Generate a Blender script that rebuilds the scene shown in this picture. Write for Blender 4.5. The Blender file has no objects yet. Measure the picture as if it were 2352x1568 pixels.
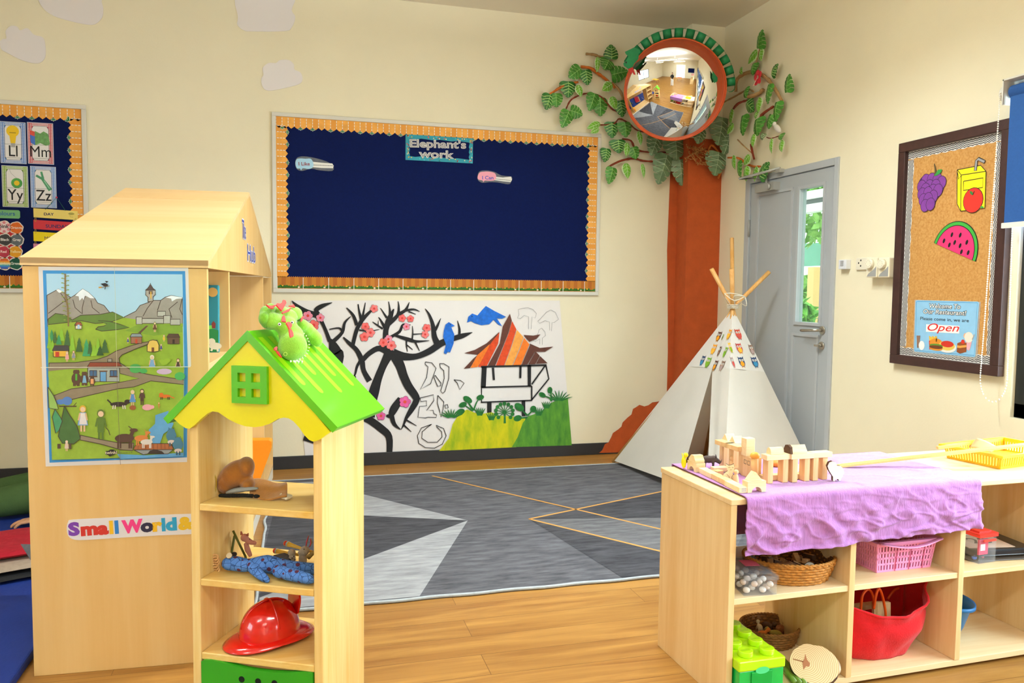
import bpy, bmesh, math, random
from mathutils import Vector as V, Matrix, noise, geometry
random.seed(7)
sc = bpy.context.scene
COL = sc.collection
# ---------------------------------------------------------------- camera, world, light, exposure
FPX = 1816.3
YAW, PITCH, ROLL = .2694, .0666, .0116
CAMP = V((-3.2094, -5.742, 1.2903))
FWD = V((math.sin(YAW)*math.cos(PITCH), math.cos(YAW)*math.cos(PITCH), -math.sin(PITCH)))
_r = V((math.cos(YAW), -math.sin(YAW), 0)); _u = _r.cross(FWD)
RGT = _r*math.cos(ROLL) + _u*math.sin(ROLL); UPV = -_r*math.sin(ROLL) + _u*math.cos(ROLL)
cd = bpy.data.cameras.new('camera'); cam = bpy.data.objects.new('camera', cd); COL.objects.link(cam)
cd.sensor_width = 36; cd.lens = FPX/2352*36; cd.clip_start = .05; cd.clip_end = 200
m3 = Matrix((RGT, UPV, -FWD)).transposed()
cam.matrix_world = Matrix.Translation(CAMP) @ m3.to_4x4()
sc.camera = cam
w = bpy.data.worlds.new('world'); sc.world = w; w.use_nodes = True
bg = w.node_tree.nodes['Background']; bg.inputs[0].default_value = (.86, .94, 1, 1); bg.inputs[1].default_value = 3.0
def area(name, loc, rot, sx, sy, watt, col, spread=180):
    l = bpy.data.lights.new(name, 'AREA'); l.shape = 'RECTANGLE'; l.size = sx; l.size_y = sy; l.energy = watt; l.color = col; l.spread = math.radians(spread)
    o = bpy.data.objects.new(name, l); COL.objects.link(o); o.location = loc; o.rotation_euler = rot; return o
# daylight entering through the windows of the right wall (lamps stand outside the glass)
area('window_daylight', (.30, -4.15, 1.30), (0, math.pi/2, 0), 1.5, 2.7, 300, (.84, .97, 1.16))
area('window_daylight', (.30, -8.0, 1.45), (0, math.pi/2, 0), 1.6, 2.6, 160, (.86, .97, 1.14))
area('window_daylight', (-7.95, -5.2, 1.5), (0, -math.pi/2, 0), 1.5, 2.4, 70, (.86, .97, 1.14))
TUBES = [(-1.9, -2.5), (-5.0, -3.3), (-2.3, -6.3), (-5.2, -6.3), (-3.7, -9.2)]
for (tx, ty), pw in zip(TUBES, (66, 18, 44, 24, 30)):
    area('tube_light', (tx, ty, 2.99), (0, 0, 0), 1.25, .1, pw*.92, (.87, .97, 1.0), 150)
    area('tube_light', (tx, ty, 3.10), (math.pi, 0, 0), 1.25, .1, pw*1.25, (.88, .97, 1.0))
    
sc.view_settings.view_transform = 'Standard'; sc.view_settings.look = 'None'
sc.view_settings.gamma = 1; sc.view_settings.exposure = 0.08
# ---------------------------------------------------------------- pixel helpers (image taken as 2352x1568)
def pray(x, y): return RGT*((x-1176)/FPX) - UPV*((y-784)/FPX) + FWD
def fz(x, y, z=0):
    r = pray(x, y); return CAMP + r*((z-CAMP.z)/r.z)
class Fr:
    """a plane in the room: u along it, v up it, w out of it"""
    def __init__(s, o, eu, ev): s.o=V(o); s.u=V(eu).normalized(); s.v=V(ev).normalized(); s.w=s.u.cross(s.v)
    def __call__(s, u, v, w=0): return s.o + s.u*u + s.v*v + s.w*w
    def px(s, x, y, w=0):
        r = pray(x, y); o = s.o + s.w*w; t = (o-CAMP).dot(s.w)/r.dot(s.w); p = CAMP + r*t - s.o
        return (p.dot(s.u), p.dot(s.v))
    def cp(s, crop, pts, w=0):
        ox, oy, k = crop; return [s.px(ox+p[0]/k, oy+p[1]/k, w) for p in pts]
FB = Fr((0,0,0), (1,0,0), (0,0,1))        # back wall
FC = Fr((0,-.171,0), (1,0,0), (0,0,1))    # front of the corner pilaster
FRW = Fr((0,0,0), (0,-1,0), (0,0,1))      # right wall
# ---------------------------------------------------------------- materials
MATS = {}
def lin(c): return tuple((x/12.92 if x <= .04045 else ((x+.055)/1.055)**2.4) for x in c)
def hexc(h): return lin(tuple(int(h[i:i+2], 16)/255 for i in (0,2,4)))
def mat(h, rough=.55, var=.0, vs=8, bump=0, bs=150, metal=0, spec=.4, sheen=0, coat=0, stretch=(1,1,1), trans=0, col2=None, sss=0, trl=0):
    key = (h, rough, var, vs, bump, bs, metal, spec, sheen, coat, stretch, trans, col2, trl)
    if key in MATS: return MATS[key]
    m = bpy.data.materials.new('m_'+h); m.use_nodes = True; nt = m.node_tree; b = nt.nodes['Principled BSDF']
    c = hexc(h); b.inputs['Base Color'].default_value = (*c, 1); b.inputs['Roughness'].default_value = rough
    b.inputs['Metallic'].default_value = metal; b.inputs['Specular IOR Level'].default_value = spec
    if sheen: b.inputs['Sheen Weight'].default_value = sheen
    if coat: b.inputs['Coat Weight'].default_value = coat; b.inputs['Coat Roughness'].default_value = .1
    if trans: b.inputs['Transmission Weight'].default_value = trans
    if var or bump or col2:
        tc = nt.nodes.new('ShaderNodeTexCoord'); mp = nt.nodes.new('ShaderNodeMapping'); mp.inputs['Scale'].default_value = stretch
        nt.links.new(tc.outputs['Object'], mp.inputs['Vector'])
    if var or col2:
        n = nt.nodes.new('ShaderNodeTexNoise'); n.inputs['Scale'].default_value = vs; n.inputs['Detail'].default_value = 5; n.inputs['Roughness'].default_value = .6
        nt.links.new(mp.outputs[0], n.inputs['Vector'])
        r = nt.nodes.new('ShaderNodeValToRGB'); r.color_ramp.elements[0].position = .3; r.color_ramp.elements[1].position = .7
        a = tuple(max(0, x*(1-var)) for x in c) if not col2 else c
        d = tuple(min(1, x*(1+var)) for x in c) if not col2 else hexc(col2)
        r.color_ramp.elements[0].color = (*a, 1); r.color_ramp.elements[1].color = (*d, 1)
        nt.links.new(n.outputs['Fac'], r.inputs[0]); nt.links.new(r.outputs[0], b.inputs['Base Color'])
    if bump:
        n2 = nt.nodes.new('ShaderNodeTexNoise'); n2.inputs['Scale'].default_value = bs; n2.inputs['Detail'].default_value = 3
        nt.links.new(mp.outputs[0], n2.inputs['Vector'])
        bp = nt.nodes.new('ShaderNodeBump'); bp.inputs['Strength'].default_value = bump; bp.inputs['Distance'].default_value = .004
        nt.links.new(n2.outputs['Fac'], bp.inputs['Height']); nt.links.new(bp.outputs[0], b.inputs['Normal'])
    if trl:
        t = nt.nodes.new('ShaderNodeBsdfTranslucent'); t.inputs[0].default_value = (*c, 1); mx = nt.nodes.new('ShaderNodeMixShader'); mx.inputs[0].default_value = trl
        nt.links.new(b.outputs[0], mx.inputs[1]); nt.links.new(t.outputs[0], mx.inputs[2]); nt.links.new(mx.outputs[0], nt.nodes['Material Output'].inputs[0])
    MATS[key] = m; return m
def wood(h, h2, axis=2, s=1.0, rough=.45, coat=0.1, grain=1.0):
    key = ('wood', h, h2, axis, s, rough)
    if key in MATS: return MATS[key]
    m = bpy.data.materials.new('wood_'+h); m.use_nodes = True; nt = m.node_tree; b = nt.nodes['Principled BSDF']
    b.inputs['Roughness'].default_value = rough; b.inputs['Coat Weight'].default_value = coat; b.inputs['Coat Roughness'].default_value = .25
    b.inputs['Specular IOR Level'].default_value = .35
    tc = nt.nodes.new('ShaderNodeTexCoord'); mp = nt.nodes.new('ShaderNodeMapping')
    st = [14*s, 14*s, 14*s]; st[axis] = .9*s; mp.inputs['Scale'].default_value = st
    nt.links.new(tc.outputs['Object'], mp.inputs['Vector'])
    n = nt.nodes.new('ShaderNodeTexNoise'); n.inputs['Scale'].default_value = 1.3; n.inputs['Detail'].default_value = 6; n.inputs['Roughness'].default_value = .62; n.inputs['Distortion'].default_value = .35
    nt.links.new(mp.outputs[0], n.inputs['Vector'])
    mp2 = nt.nodes.new('ShaderNodeMapping'); st2 = [120*s]*3; st2[axis] = 4*s; mp2.inputs['Scale'].default_value = st2
    nt.links.new(tc.outputs['Object'], mp2.inputs['Vector'])
    n2 = nt.nodes.new('ShaderNodeTexNoise'); n2.inputs['Scale'].default_value = 1; n2.inputs['Detail'].default_value = 3
    nt.links.new(mp2.outputs[0], n2.inputs['Vector'])
    ad = nt.nodes.new('ShaderNodeMath'); ad.operation = 'MULTIPLY_ADD'; ad.inputs[1].default_value = .3*grain; nt.links.new(n2.outputs['Fac'], ad.inputs[0]); nt.links.new(n.outputs['Fac'], ad.inputs[2])
    r = nt.nodes.new('ShaderNodeValToRGB'); r.color_ramp.elements[0].position = .42; r.color_ramp.elements[1].position = .86
    r.color_ramp.elements[0].color = (*hexc(h), 1); r.color_ramp.elements[1].color = (*hexc(h2), 1)
    nt.links.new(ad.outputs[0], r.inputs[0]); nt.links.new(r.outputs[0], b.inputs['Base Color'])
    MATS[key] = m; return m
def emis(h, s):
    key = ('e', h, s)
    if key in MATS: return MATS[key]
    m = bpy.data.materials.new('glow_'+h); m.use_nodes = True; b = m.node_tree.nodes['Principled BSDF']
    b.inputs['Emission Color'].default_value = (*hexc(h), 1); b.inputs['Emission Strength'].default_value = s
    MATS[key] = m; return m
def clear(h='ffffff', mixf=.12, rough=.08, tint=None):
    """thin clear sheet: mostly transparent with a glossy film"""
    key = ('c', h, mixf, rough, tint)
    if key in MATS: return MATS[key]
    m = bpy.data.materials.new('clear_'+h); m.use_nodes = True; nt = m.node_tree; nt.nodes.remove(nt.nodes['Principled BSDF'])
    t = nt.nodes.new('ShaderNodeBsdfTransparent'); t.inputs[0].default_value = (*hexc(h), 1)
    g = nt.nodes.new('ShaderNodeBsdfPrincipled'); g.inputs['Base Color'].default_value = (*hexc(tint or h), 1); g.inputs['Roughness'].default_value = rough
    mx = nt.nodes.new('ShaderNodeMixShader'); mx.inputs[0].default_value = mixf
    nt.links.new(t.outputs[0], mx.inputs[1]); nt.links.new(g.outputs[0], mx.inputs[2]); nt.links.new(mx.outputs[0], nt.nodes['Material Output'].inputs[0])
    MATS[key] = m; return m
# ---------------------------------------------------------------- mesh builder
_tcache = {}
def textmesh(s, bold, shear=0):
    if 'M' in s and bold < .03: bold = 0
    k = (s, bold, shear)
    if k not in _tcache:
        cu = bpy.data.curves.new('t', 'FONT'); cu.body = s; cu.size = 1; cu.offset = bold; cu.resolution_u = 3; cu.shear = shear; cu.fill_mode = 'FRONT'
        o = bpy.data.objects.new('t', cu); COL.objects.link(o); dg = bpy.context.evaluated_depsgraph_get()
        me = o.evaluated_get(dg).to_mesh(); vs = [v.co.copy() for v in me.vertices]; fs = [tuple(p.vertices) for p in me.polygons]
        o.evaluated_get(dg).to_mesh_clear(); COL.objects.unlink(o); bpy.data.objects.remove(o); bpy.data.curves.remove(cu)
        _tcache[k] = (vs, fs)
    return _tcache[k]
class MB:
    def __init__(s): s.v=[]; s.f=[]; s.m=[]; s.sm=[]; s.mats=[]
    def mi(s, m):
        if m not in s.mats: s.mats.append(m)
        return s.mats.index(m)
    def add(s, vs, fs, m, smooth=False, M=None):
        b = len(s.v); k = s.mi(m)
        s.v += [(M @ V(p) if M else V(p)) for p in vs]
        for f in fs: s.f.append(tuple(b+i for i in f)); s.m.append(k); s.sm.append(smooth)
        return s
    def box(s, c, d, m, M=None):
        x, y, z = (q/2 for q in d); cx, cy, cz = c
        vs = [(cx+i*x, cy+j*y, cz+k*z) for i in (-1,1) for j in (-1,1) for k in (-1,1)]
        return s.add(vs, [(0,1,3,2),(4,6,7,5),(0,4,5,1),(2,3,7,6),(0,2,6,4),(1,5,7,3)], m, False, M)
    def fbox(s, F, u0, u1, v0, v1, w0, w1, m):
        vs = [F(u, v, ww) for u in (u0,u1) for v in (v0,v1) for ww in (w0,w1)]
        return s.add(vs, [(0,1,3,2),(4,6,7,5),(0,4,5,1),(2,3,7,6),(0,2,6,4),(1,5,7,3)], m)
    def tube(s, pts, r, m, n=10, cap=True, closed=False, flat=1, up=None):
        pts = [V(p) for p in pts]; N = len(pts); rs = r if isinstance(r, (list, tuple)) else [r]*N
        T = []
        for i in range(N):
            a = pts[(i-1) % N] if closed or i else pts[i]; c = pts[(i+1) % N] if closed or i < N-1 else pts[i]
            t = (c-a); T.append(t.normalized() if t.length > 1e-9 else V((0,0,1)))
        a = up or (V((0,0,1)) if abs(T[0].z) < .9 else V((1,0,0))); nrm = (a - T[0]*a.dot(T[0])).normalized()
        vs = []; fs = []
        for i in range(N):
            nrm = nrm - T[i]*nrm.dot(T[i]); nrm.normalize(); bn = T[i].cross(nrm)
            for k in range(n):
                an = 2*math.pi*k/n; vs.append(pts[i] + nrm*(math.cos(an)*rs[i]*flat) + bn*(math.sin(an)*rs[i]))
        for i in range(N if closed else N-1):
            j = (i+1) % N
            for k in range(n): fs.append((i*n+k, i*n+(k+1) % n, j*n+(k+1) % n, j*n+k))
        if cap and not closed: fs += [tuple(range(n-1, -1, -1)), tuple((N-1)*n+k for k in range(n))]
        return s.add(vs, fs, m, True)
    def cyl(s, p0, p1, r0, r1, m, n=20): 
        s.tube([p0, p1], [r0, r1], m, n); 
        k = len(s.f); s.sm[k-2] = s.sm[k-1] = False; return s
    def lathe(s, prof, m, n=32, M=None, sx=1, sy=1, a0=0, a1=2*math.pi):
        full = abs(a1-a0-2*math.pi) < 1e-6; q = n if full else n+1; vs = []; fs = []
        for r, z in prof:
            for k in range(q):
                a = a0+(a1-a0)*k/n; vs.append((math.cos(a)*r*sx, math.sin(a)*r*sy, z))
        for i in range(len(prof)-1):
            for k in range(n): fs.append((i*q+k, i*q+(k+1) % q, (i+1)*q+(k+1) % q, (i+1)*q+k))
        return s.add(vs, fs, m, True, M)
    def ell(s, c, r, m, n=16, M=None, rot=None):
        vs = []; fs = []; h = n//2
        for i in range(h+1):
            t = math.pi*i/h
            for k in range(n):
                a = 2*math.pi*k/n; p = V((math.sin(t)*math.cos(a)*r[0], math.sin(t)*math.sin(a)*r[1], math.cos(t)*r[2]))
                if rot: p = rot @ p
                vs.append(V(c)+p)
        for i in range(h):
            for k in range(n): fs.append((i*n+k, (i+1)*n+k, (i+1)*n+(k+1) % n, i*n+(k+1) % n))
        return s.add(vs, fs, m, True, M)
    def poly(s, pts, m, F=None, w=0):
        P = [F(p[0], p[1], w) for p in pts] if F else [V(p) for p in pts]
        try: tri = geometry.tessellate_polygon([[V((p[0], p[1], 0)) for p in pts]]) if F else geometry.tessellate_polygon([P])
        except Exception: return s
        if F:
            fs = []
            for t in tri:
                a, b, c = (V((pts[i][0], pts[i][1])) for i in t)
                fs.append(tuple(t) if (b-a).cross(c-a) > 0 else tuple(reversed(t)))
        else: fs = [tuple(t) for t in tri]
        return s.add(P, fs, m)
    def ext(s, pts, m, F, w0, w1, edge=None):
        """extruded flat outline"""
        ar = sum(pts[i-1][0]*pts[i][1]-pts[i][0]*pts[i-1][1] for i in range(len(pts)))
        if ar < 0: pts = pts[::-1]
        s.poly(pts, m, F, w1); k = len(s.f)
        s.poly(pts, m, F, w0)
        for i in range(k, len(s.f)): s.f[i] = tuple(reversed(s.f[i]))
        n = len(pts); vs = [F(p[0], p[1], w0) for p in pts] + [F(p[0], p[1], w1) for p in pts]
        return s.add(vs, [(i, (i+1) % n, n+(i+1) % n, n+i) for i in range(n)], edge or m)
    def rib(s, pts, m, F, w=0, k=1.0, lw=None):
        """flat stroke; pts (u,v,width)"""
        if lw: pts = [(p[0], p[1], lw) for p in pts]
        n = len(pts); L = []; R_ = []
        for i in range(n):
            a = pts[max(0, i-1)]; c = pts[min(n-1, i+1)]; d = V((c[0]-a[0], c[1]-a[1]))
            if d.length < 1e-9: d = V((1, 0))
            d.normalize(); h = pts[i][2]*k/2
            L.append(F(pts[i][0]-d.y*h, pts[i][1]+d.x*h, w)); R_.append(F(pts[i][0]+d.y*h, pts[i][1]-d.x*h, w))
        return s.add(L+R_, [(n+i, n+i+1, i+1, i) for i in range(n-1)], m)
    def disc(s, u, v, r, m, F, w, n=16, ry=None, rot=0):
        ry = ry or r; c, q = math.cos(rot), math.sin(rot); P = []
        for k in range(n):
            a = 2*math.pi*k/n; x, y = math.cos(a)*r, math.sin(a)*ry; P.append(F(u+x*c-y*q, v+x*q+y*c, w))
        return s.add(P, [tuple(range(n))], m)
    def text(s, t, F, u, v, size, m, w=0, bold=.0, align='c', sx=1, rot=0, shear=0):
        vs, fs = textmesh(t, bold, shear)
        if not vs: return s
        x0 = min(p.x for p in vs); x1 = max(p.x for p in vs); off = {'c': (x0+x1)/2, 'l': x0, 'r': x1}[align]
        c, q = math.cos(rot), math.sin(rot); P = []
        for p in vs:
            x, y = (p.x-off)*size*sx, p.y*size; P.append(F(u+x*c-y*q, v+x*q+y*c, w))
        return s.add(P, fs, m)
    def tf(s, t, F, C_, p0, p1, cap, m, w=0, bold=.0, shear=0):
        # lettering fitted between two traced baseline points
        a, c = F.cp(C_, [p0, p1], w); d = math.hypot(c[0]-a[0], c[1]-a[1]); h = F.cp(C_, [(p0[0], p0[1]-cap)], w)[0]; size = math.hypot(h[0]-a[0], h[1]-a[1])/.73
        vs, fs = textmesh(t, 0, shear); x0 = min(p.x for p in vs); x1 = max(p.x for p in vs); sx = d/((x1-x0)*size)
        return s.text(t, F, (a[0]+c[0])/2, (a[1]+c[1])/2, size, m, w, bold, sx=sx, rot=math.atan2(c[1]-a[1], c[0]-a[0]), shear=shear)
    def grid(s, fn, nu, nv, m, smooth=True):
        vs = [fn(i/nu, j/nv) for j in range(nv+1) for i in range(nu+1)]
        return s.add(vs, [(j*(nu+1)+i, j*(nu+1)+i+1, (j+1)*(nu+1)+i+1, (j+1)*(nu+1)+i) for j in range(nv) for i in range(nu)], m, smooth)
    def build(s, name, parent=None, bevel=0, solid=0, sub=0, M=None, loc=None, rem=0):
        if M: s.v = [M @ p for p in s.v]
        if parent:
            o0 = ROOTLOC[parent.name]
        else:
            if loc is not None: o0 = V(loc)
            else:
                xs = [p.x for p in s.v]; ys = [p.y for p in s.v]; o0 = V(((min(xs)+max(xs))/2, (min(ys)+max(ys))/2, min(p.z for p in s.v)))
        me = bpy.data.meshes.new(name); me.from_pydata([p-o0 for p in s.v], [], s.f)
        for m in s.mats: me.materials.append(m)
        me.polygons.foreach_set('material_index', s.m); me.polygons.foreach_set('use_smooth', s.sm); me.update()
        o = bpy.data.objects.new(name, me); COL.objects.link(o)
        if parent: o.parent = parent; ROOTLOC[o.name] = o0
        else: o.location = o0; ROOTLOC[o.name] = o0
        if rem:
            q = o.modifiers.new('r', 'REMESH'); q.mode = 'VOXEL'; q.voxel_size = rem; q.use_smooth_shade = True
            q = o.modifiers.new('k', 'SMOOTH'); q.iterations = 5; q.factor = .5
        if sub:
            q = o.modifiers.new('s', 'SUBSURF'); q.levels = q.render_levels = sub
        if solid:
            q = o.modifiers.new('t', 'SOLIDIFY'); q.thickness = solid; q.offset = 0
        if bevel:
            q = o.modifiers.new('b', 'BEVEL'); q.width = bevel; q.segments = 2; q.limit_method = 'ANGLE'; q.angle_limit = .7
        return o
ROOTLOC = {}
def tag(o, label=None, cat=None, group=None, kind=None):
    if label: o['label'] = label
    if cat: o['category'] = cat
    if group: o['group'] = group
    if kind: o['kind'] = kind
    return o
def thing(name, loc, label, cat, group=None):
    o = bpy.data.objects.new(name, None); COL.objects.link(o); o.location = loc; o.empty_display_size = .05; ROOTLOC[o.name] = V(loc)
    return tag(o, label, cat, group)
def struct(mb, name, parent=None, **k):
    o = mb.build(name, parent, **k)
    if not parent: o['kind'] = 'structure'
    return o
def rotz(a, c=(0,0,0)): return Matrix.Translation(V(c)) @ Matrix.Rotation(a, 4, 'Z')
def smoothpts(pts, n=4, closed=False):
    """Catmull-Rom through the points"""
    P = [V(p) for p in pts]; N = len(P); out = []
    for i in range(N if closed else N-1):
        a, b, c, d = (P[(i-1) % N], P[i], P[(i+1) % N], P[(i+2) % N]) if closed else (P[max(0,i-1)], P[i], P[i+1], P[min(N-1,i+2)])
        for k in range(n):
            t = k/n; out.append(.5*((2*b)+(c-a)*t+(2*a-5*b+4*c-d)*t*t+(3*b-3*c+d-a)*t*t*t))
    if not closed: out.append(P[-1])
    return out
# ================================================================ the room
WALL = mat('ece3c6', .75, .03, 1.5, .12, 90, spec=.2)
def floor_mat():
    m = bpy.data.materials.new('plank_floor'); m.use_nodes = True; nt = m.node_tree; b = nt.nodes['Principled BSDF']; L = nt.links.new
    tc = nt.nodes.new('ShaderNodeTexCoord')
    br = nt.nodes.new('ShaderNodeTexBrick'); br.offset = .37; br.inputs['Scale'].default_value = 1; br.inputs['Brick Width'].default_value = 1.22
    br.inputs['Row Height'].default_value = .15; br.inputs['Mortar Size'].default_value = .0011; br.inputs['Bias'].default_value = 0
    br.inputs['Color1'].default_value = (0,0,0,1); br.inputs['Color2'].default_value = (1,1,1,1); br.inputs['Mortar'].default_value = (.5,.5,.5,1)
    L(tc.outputs['Object'], br.inputs['Vector'])
    mp = nt.nodes.new('ShaderNodeMapping'); mp.inputs['Scale'].default_value = (1.1, 15, 15); L(tc.outputs['Object'], mp.inputs['Vector'])
    sep = nt.nodes.new('ShaderNodeVectorMath'); sep.operation = 'MULTIPLY_ADD'; sep.inputs[1].default_value = (7, 7, 7)
    L(br.outputs['Color'], sep.inputs[0]); L(mp.outputs[0], sep.inputs[2])
    n = nt.nodes.new('ShaderNodeTexNoise'); n.inputs['Scale'].default_value = 1.2; n.inputs['Detail'].default_value = 7; n.inputs['Roughness'].default_value = .62; n.inputs['Distortion'].default_value = .8
    L(sep.outputs[0], n.inputs['Vector'])
    r = nt.nodes.new('ShaderNodeValToRGB'); e = r.color_ramp.elements; e[0].position = .28; e[1].position = .75
    e[0].color = (*hexc('8a5a26'), 1); e[1].color = (*hexc('b98a46'), 1); L(n.outputs['Fac'], r.inputs[0])
    mx = nt.nodes.new('ShaderNodeMix'); mx.data_type = 'RGBA'; mx.blend_type = 'MULTIPLY'; mx.inputs[0].default_value = .35
    r2 = nt.nodes.new('ShaderNodeValToRGB'); r2.color_ramp.elements[0].color = (.72,.68,.62,1); r2.color_ramp.elements[1].color = (1,1,1,1); L(br.outputs['Color'], r2.inputs[0])
    L(r.outputs[0], mx.inputs[6]); L(r2.outputs[0], mx.inputs[7])
    mx2 = nt.nodes.new('ShaderNodeMix'); mx2.data_type = 'RGBA'; L(br.outputs['Fac'], mx2.inputs[0]); L(mx.outputs[2], mx2.inputs[6]); mx2.inputs[7].default_value = (*hexc('6b441c'), 1)
    L(mx2.outputs[2], b.inputs['Base Color']); b.inputs['Roughness'].default_value = .38; b.inputs['Specular IOR Level'].default_value = .35
    bp = nt.nodes.new('ShaderNodeBump'); bp.inputs['Strength'].default_value = .12; bp.inputs['Distance'].default_value = .003; L(n.outputs['Fac'], bp.inputs['Height']); L(bp.outputs[0], b.inputs['Normal'])
    return m
HC = 3.312
struct(MB().box((-3.8, -5.2, -.05), (7.9, 10.8, .1), floor_mat()), 'floor')
struct(MB().box((-3.8, -5.2, HC+.05), (7.9, 10.8, .1), mat('ece4d2', .8, .02, 2)), 'ceiling')
struct(MB().box((-3.8, .075, HC/2), (7.9, .15, HC), WALL), 'wall_back')
b = MB(); FLW = Fr((-7.6,0,0), (0,1,0), (0,0,1))
for u0, u1, v0, v1 in [(-10.4,-6.3,0,HC),(-6.3,-4.1,0,.8),(-6.3,-4.1,2.2,HC),(-4.1,0,0,HC)]: b.fbox(FLW, u0, u1, v0, v1, -.15, 0, WALL)
struct(b, 'wall_left')
b = MB()
for u0, u1, v0, v1 in [(-.0,.543,0,HC),(.543,1.571,2.115,HC),(1.571,2.84,0,HC),(2.84,5.5,0,.72),(2.84,5.5,2.2,HC),(5.5,6.7,0,HC),(6.7,9.3,0,.72),(6.7,9.3,2.2,HC),(9.3,10.4,0,HC)]:
    b.fbox(FRW, u0, u1, v0, v1, -.15, 0, WALL)
struct(b, 'wall_right')
b = MB()   # wall behind the camera with an open doorway to the next room
for x0, x1, z0, z1 in [(-7.6,-4.2,0,HC),(-4.2,-2.4,2.5,HC),(-2.4,0,0,HC)]: b.box(((x0+x1)/2, -10.475, (z0+z1)/2), (x1-x0, .15, z1-z0), WALL)
b.box((-3.3, -13, 1.6), (5, .1, 3.3), WALL)
struct(b, 'wall_front')
struct(MB().box((-.14, -.085, HC/2), (.28, .171, HC), WALL), 'trim_1')                 # corner pilaster
SK = mat('2b2b2d', .5, spec=.4)
struct(MB().fbox(FB, -7.6, -.28, 0, .092, 0, .012, SK), 'baseboard_back', bevel=.003)
b = MB(); b.fbox(FRW, .171, .54, 0, .092, 0, .012, SK); b.fbox(FRW, 1.575, 10.4, 0, .092, 0, .012, SK); struct(b, 'baseboard_right', bevel=.003)
# ---- grey door
DG = mat('b0b5b9', .5, .03, 3, .05, 200); DG2 = mat('a8adb1', .5, .03, 3, .05, 200); STEEL = mat('b9b4a8', .3, metal=.9); DARK = mat('17171a', .5)
b = MB(); b.fbox(FRW, .543, .60, 0, 2.115, -.14, .012, DG); b.fbox(FRW, 1.533, 1.571, 0, 2.115, -.14, .012, DG); b.fbox(FRW, .60, 1.533, 2.07, 2.115, -.14, .012, DG)
door = struct(b, 'door_1', bevel=.003)
b = MB()
U0, U1, G0, G1, GB, GT = .606, 1.528, 1.192, 1.432, 1.095, 1.962
for a in [(U0,G0,.006,2.064),(G1,U1,.006,2.064),(G0,G1,.006,GB),(G0,G1,GT,2.064)]: b.fbox(FRW, a[0], a[1], a[2], a[3], -.045, 0, DG2)
def mould(u0, u1, v0, v1, t=.018, h=.008):
    for a in [(u0,u0+t,v0,v1),(u1-t,u1,v0,v1),(u0+t,u1-t,v0,v0+t),(u0+t,u1-t,v1-t,v1)]: b.fbox(FRW, *a, 0, h, DG)
mould(.70, 1.115, .18, 1.985); mould(1.155, 1.435, .18, 1.02); mould(G0-.02, G1+.02, GB-.02, GT+.02, .02, .01)
leaf = b.build('door_leaf', door)
MB().fbox(FRW, G0, G1, GB, GT, -.026, -.020, clear('eef8f2', .05, .03)).build('glass_pane', door)
h = MB(); h.cyl(FRW(1.468,1.052,0), FRW(1.468,1.052,.008), .026, .026, STEEL); h.tube([FRW(1.468,1.052,.004), FRW(1.468,1.052,.052), FRW(1.44,1.05,.06), FRW(1.35,1.045,.06), FRW(1.325,1.044,.055)], .0095, STEEL)
h.build('door_handle', door)
h = MB(); h.cyl(FRW(1.466,.955,0), FRW(1.466,.955,.009), .026, .026, STEEL); h.cyl(FRW(1.466,.955,.009), FRW(1.466,.955,.03), .012, .011, STEEL); h.fbox(FRW, 1.44, 1.485, .948, .962, .03, .042, STEEL); h.build('door_lock', door)
GM = mat('a9a9a4', .45, metal=.3)
h = MB(); h.fbox(FRW, .735, .96, 1.985, 2.04, .0, .055, GM); h.cyl(FRW(.915,2.01,.055), FRW(.915,2.01,.075), .02, .018, GM)
h.tube([FRW(.84,2.045,.03), FRW(.84,2.075,.03), FRW(.62,2.10,.11), FRW(1.0,2.125,.035)], .009, GM, 8); h.fbox(FRW, .97, 1.02, 2.095, 2.12, .012, .05, GM)
h.build('door_closer', door)
for z in (.3, 1.75): 
    MB().cyl(FRW(.603, z-.06, .01), FRW(.603, z+.06, .01), .008, .008, GM).build('hinge', door)
# ---- black framed windows of the right wall
BL = mat('161a19', .4, spec=.5)
def window(name, u0, u1, n):
    f = MB()
    for a in [(u0,u0+.07,.72,2.2),(u1-.07,u1,.72,2.2),(u0,u1,.72,.79),(u0,u1,2.13,2.2)]: f.fbox(FRW, *a, -.10, -.02, BL)
    for k in range(1, n): q = u0+(u1-u0)*k/n; f.fbox(FRW, q-.05, q+.05, .79, 2.13, -.09, -.03, BL)
    o = struct(f, name, bevel=.004)
    g = MB(); g.fbox(FRW, u0+.07, u1-.07, .79, 2.13, -.062, -.056, clear('f4faf8', .06, .03)); g.build('glass_pane', o)
    g = MB(); g.fbox(FRW, u0, u1, .720, .7205, -.15, -.001, mat('e4dcc8', .5)); g.build('window_sill', o)
    return o
w1 = window('window_1', 2.84, 5.5, 3); window('window_2', 6.7, 9.3, 3)
f = MB()
for a in [(-6.3,-6.23,.8,2.2),(-4.17,-4.1,.8,2.2),(-6.23,-4.17,.8,.87),(-6.23,-4.17,2.13,2.2),(-5.24,-5.16,.87,2.13)]: f.fbox(FLW, *a, -.10, -.02, BL)
w3 = struct(f, 'window_3'); g = MB(); g.fbox(FLW, -6.23, -4.17, .87, 2.13, -.062, -.056, clear('f4faf8', .06, .03)); g.build('glass_pane', w3)
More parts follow.
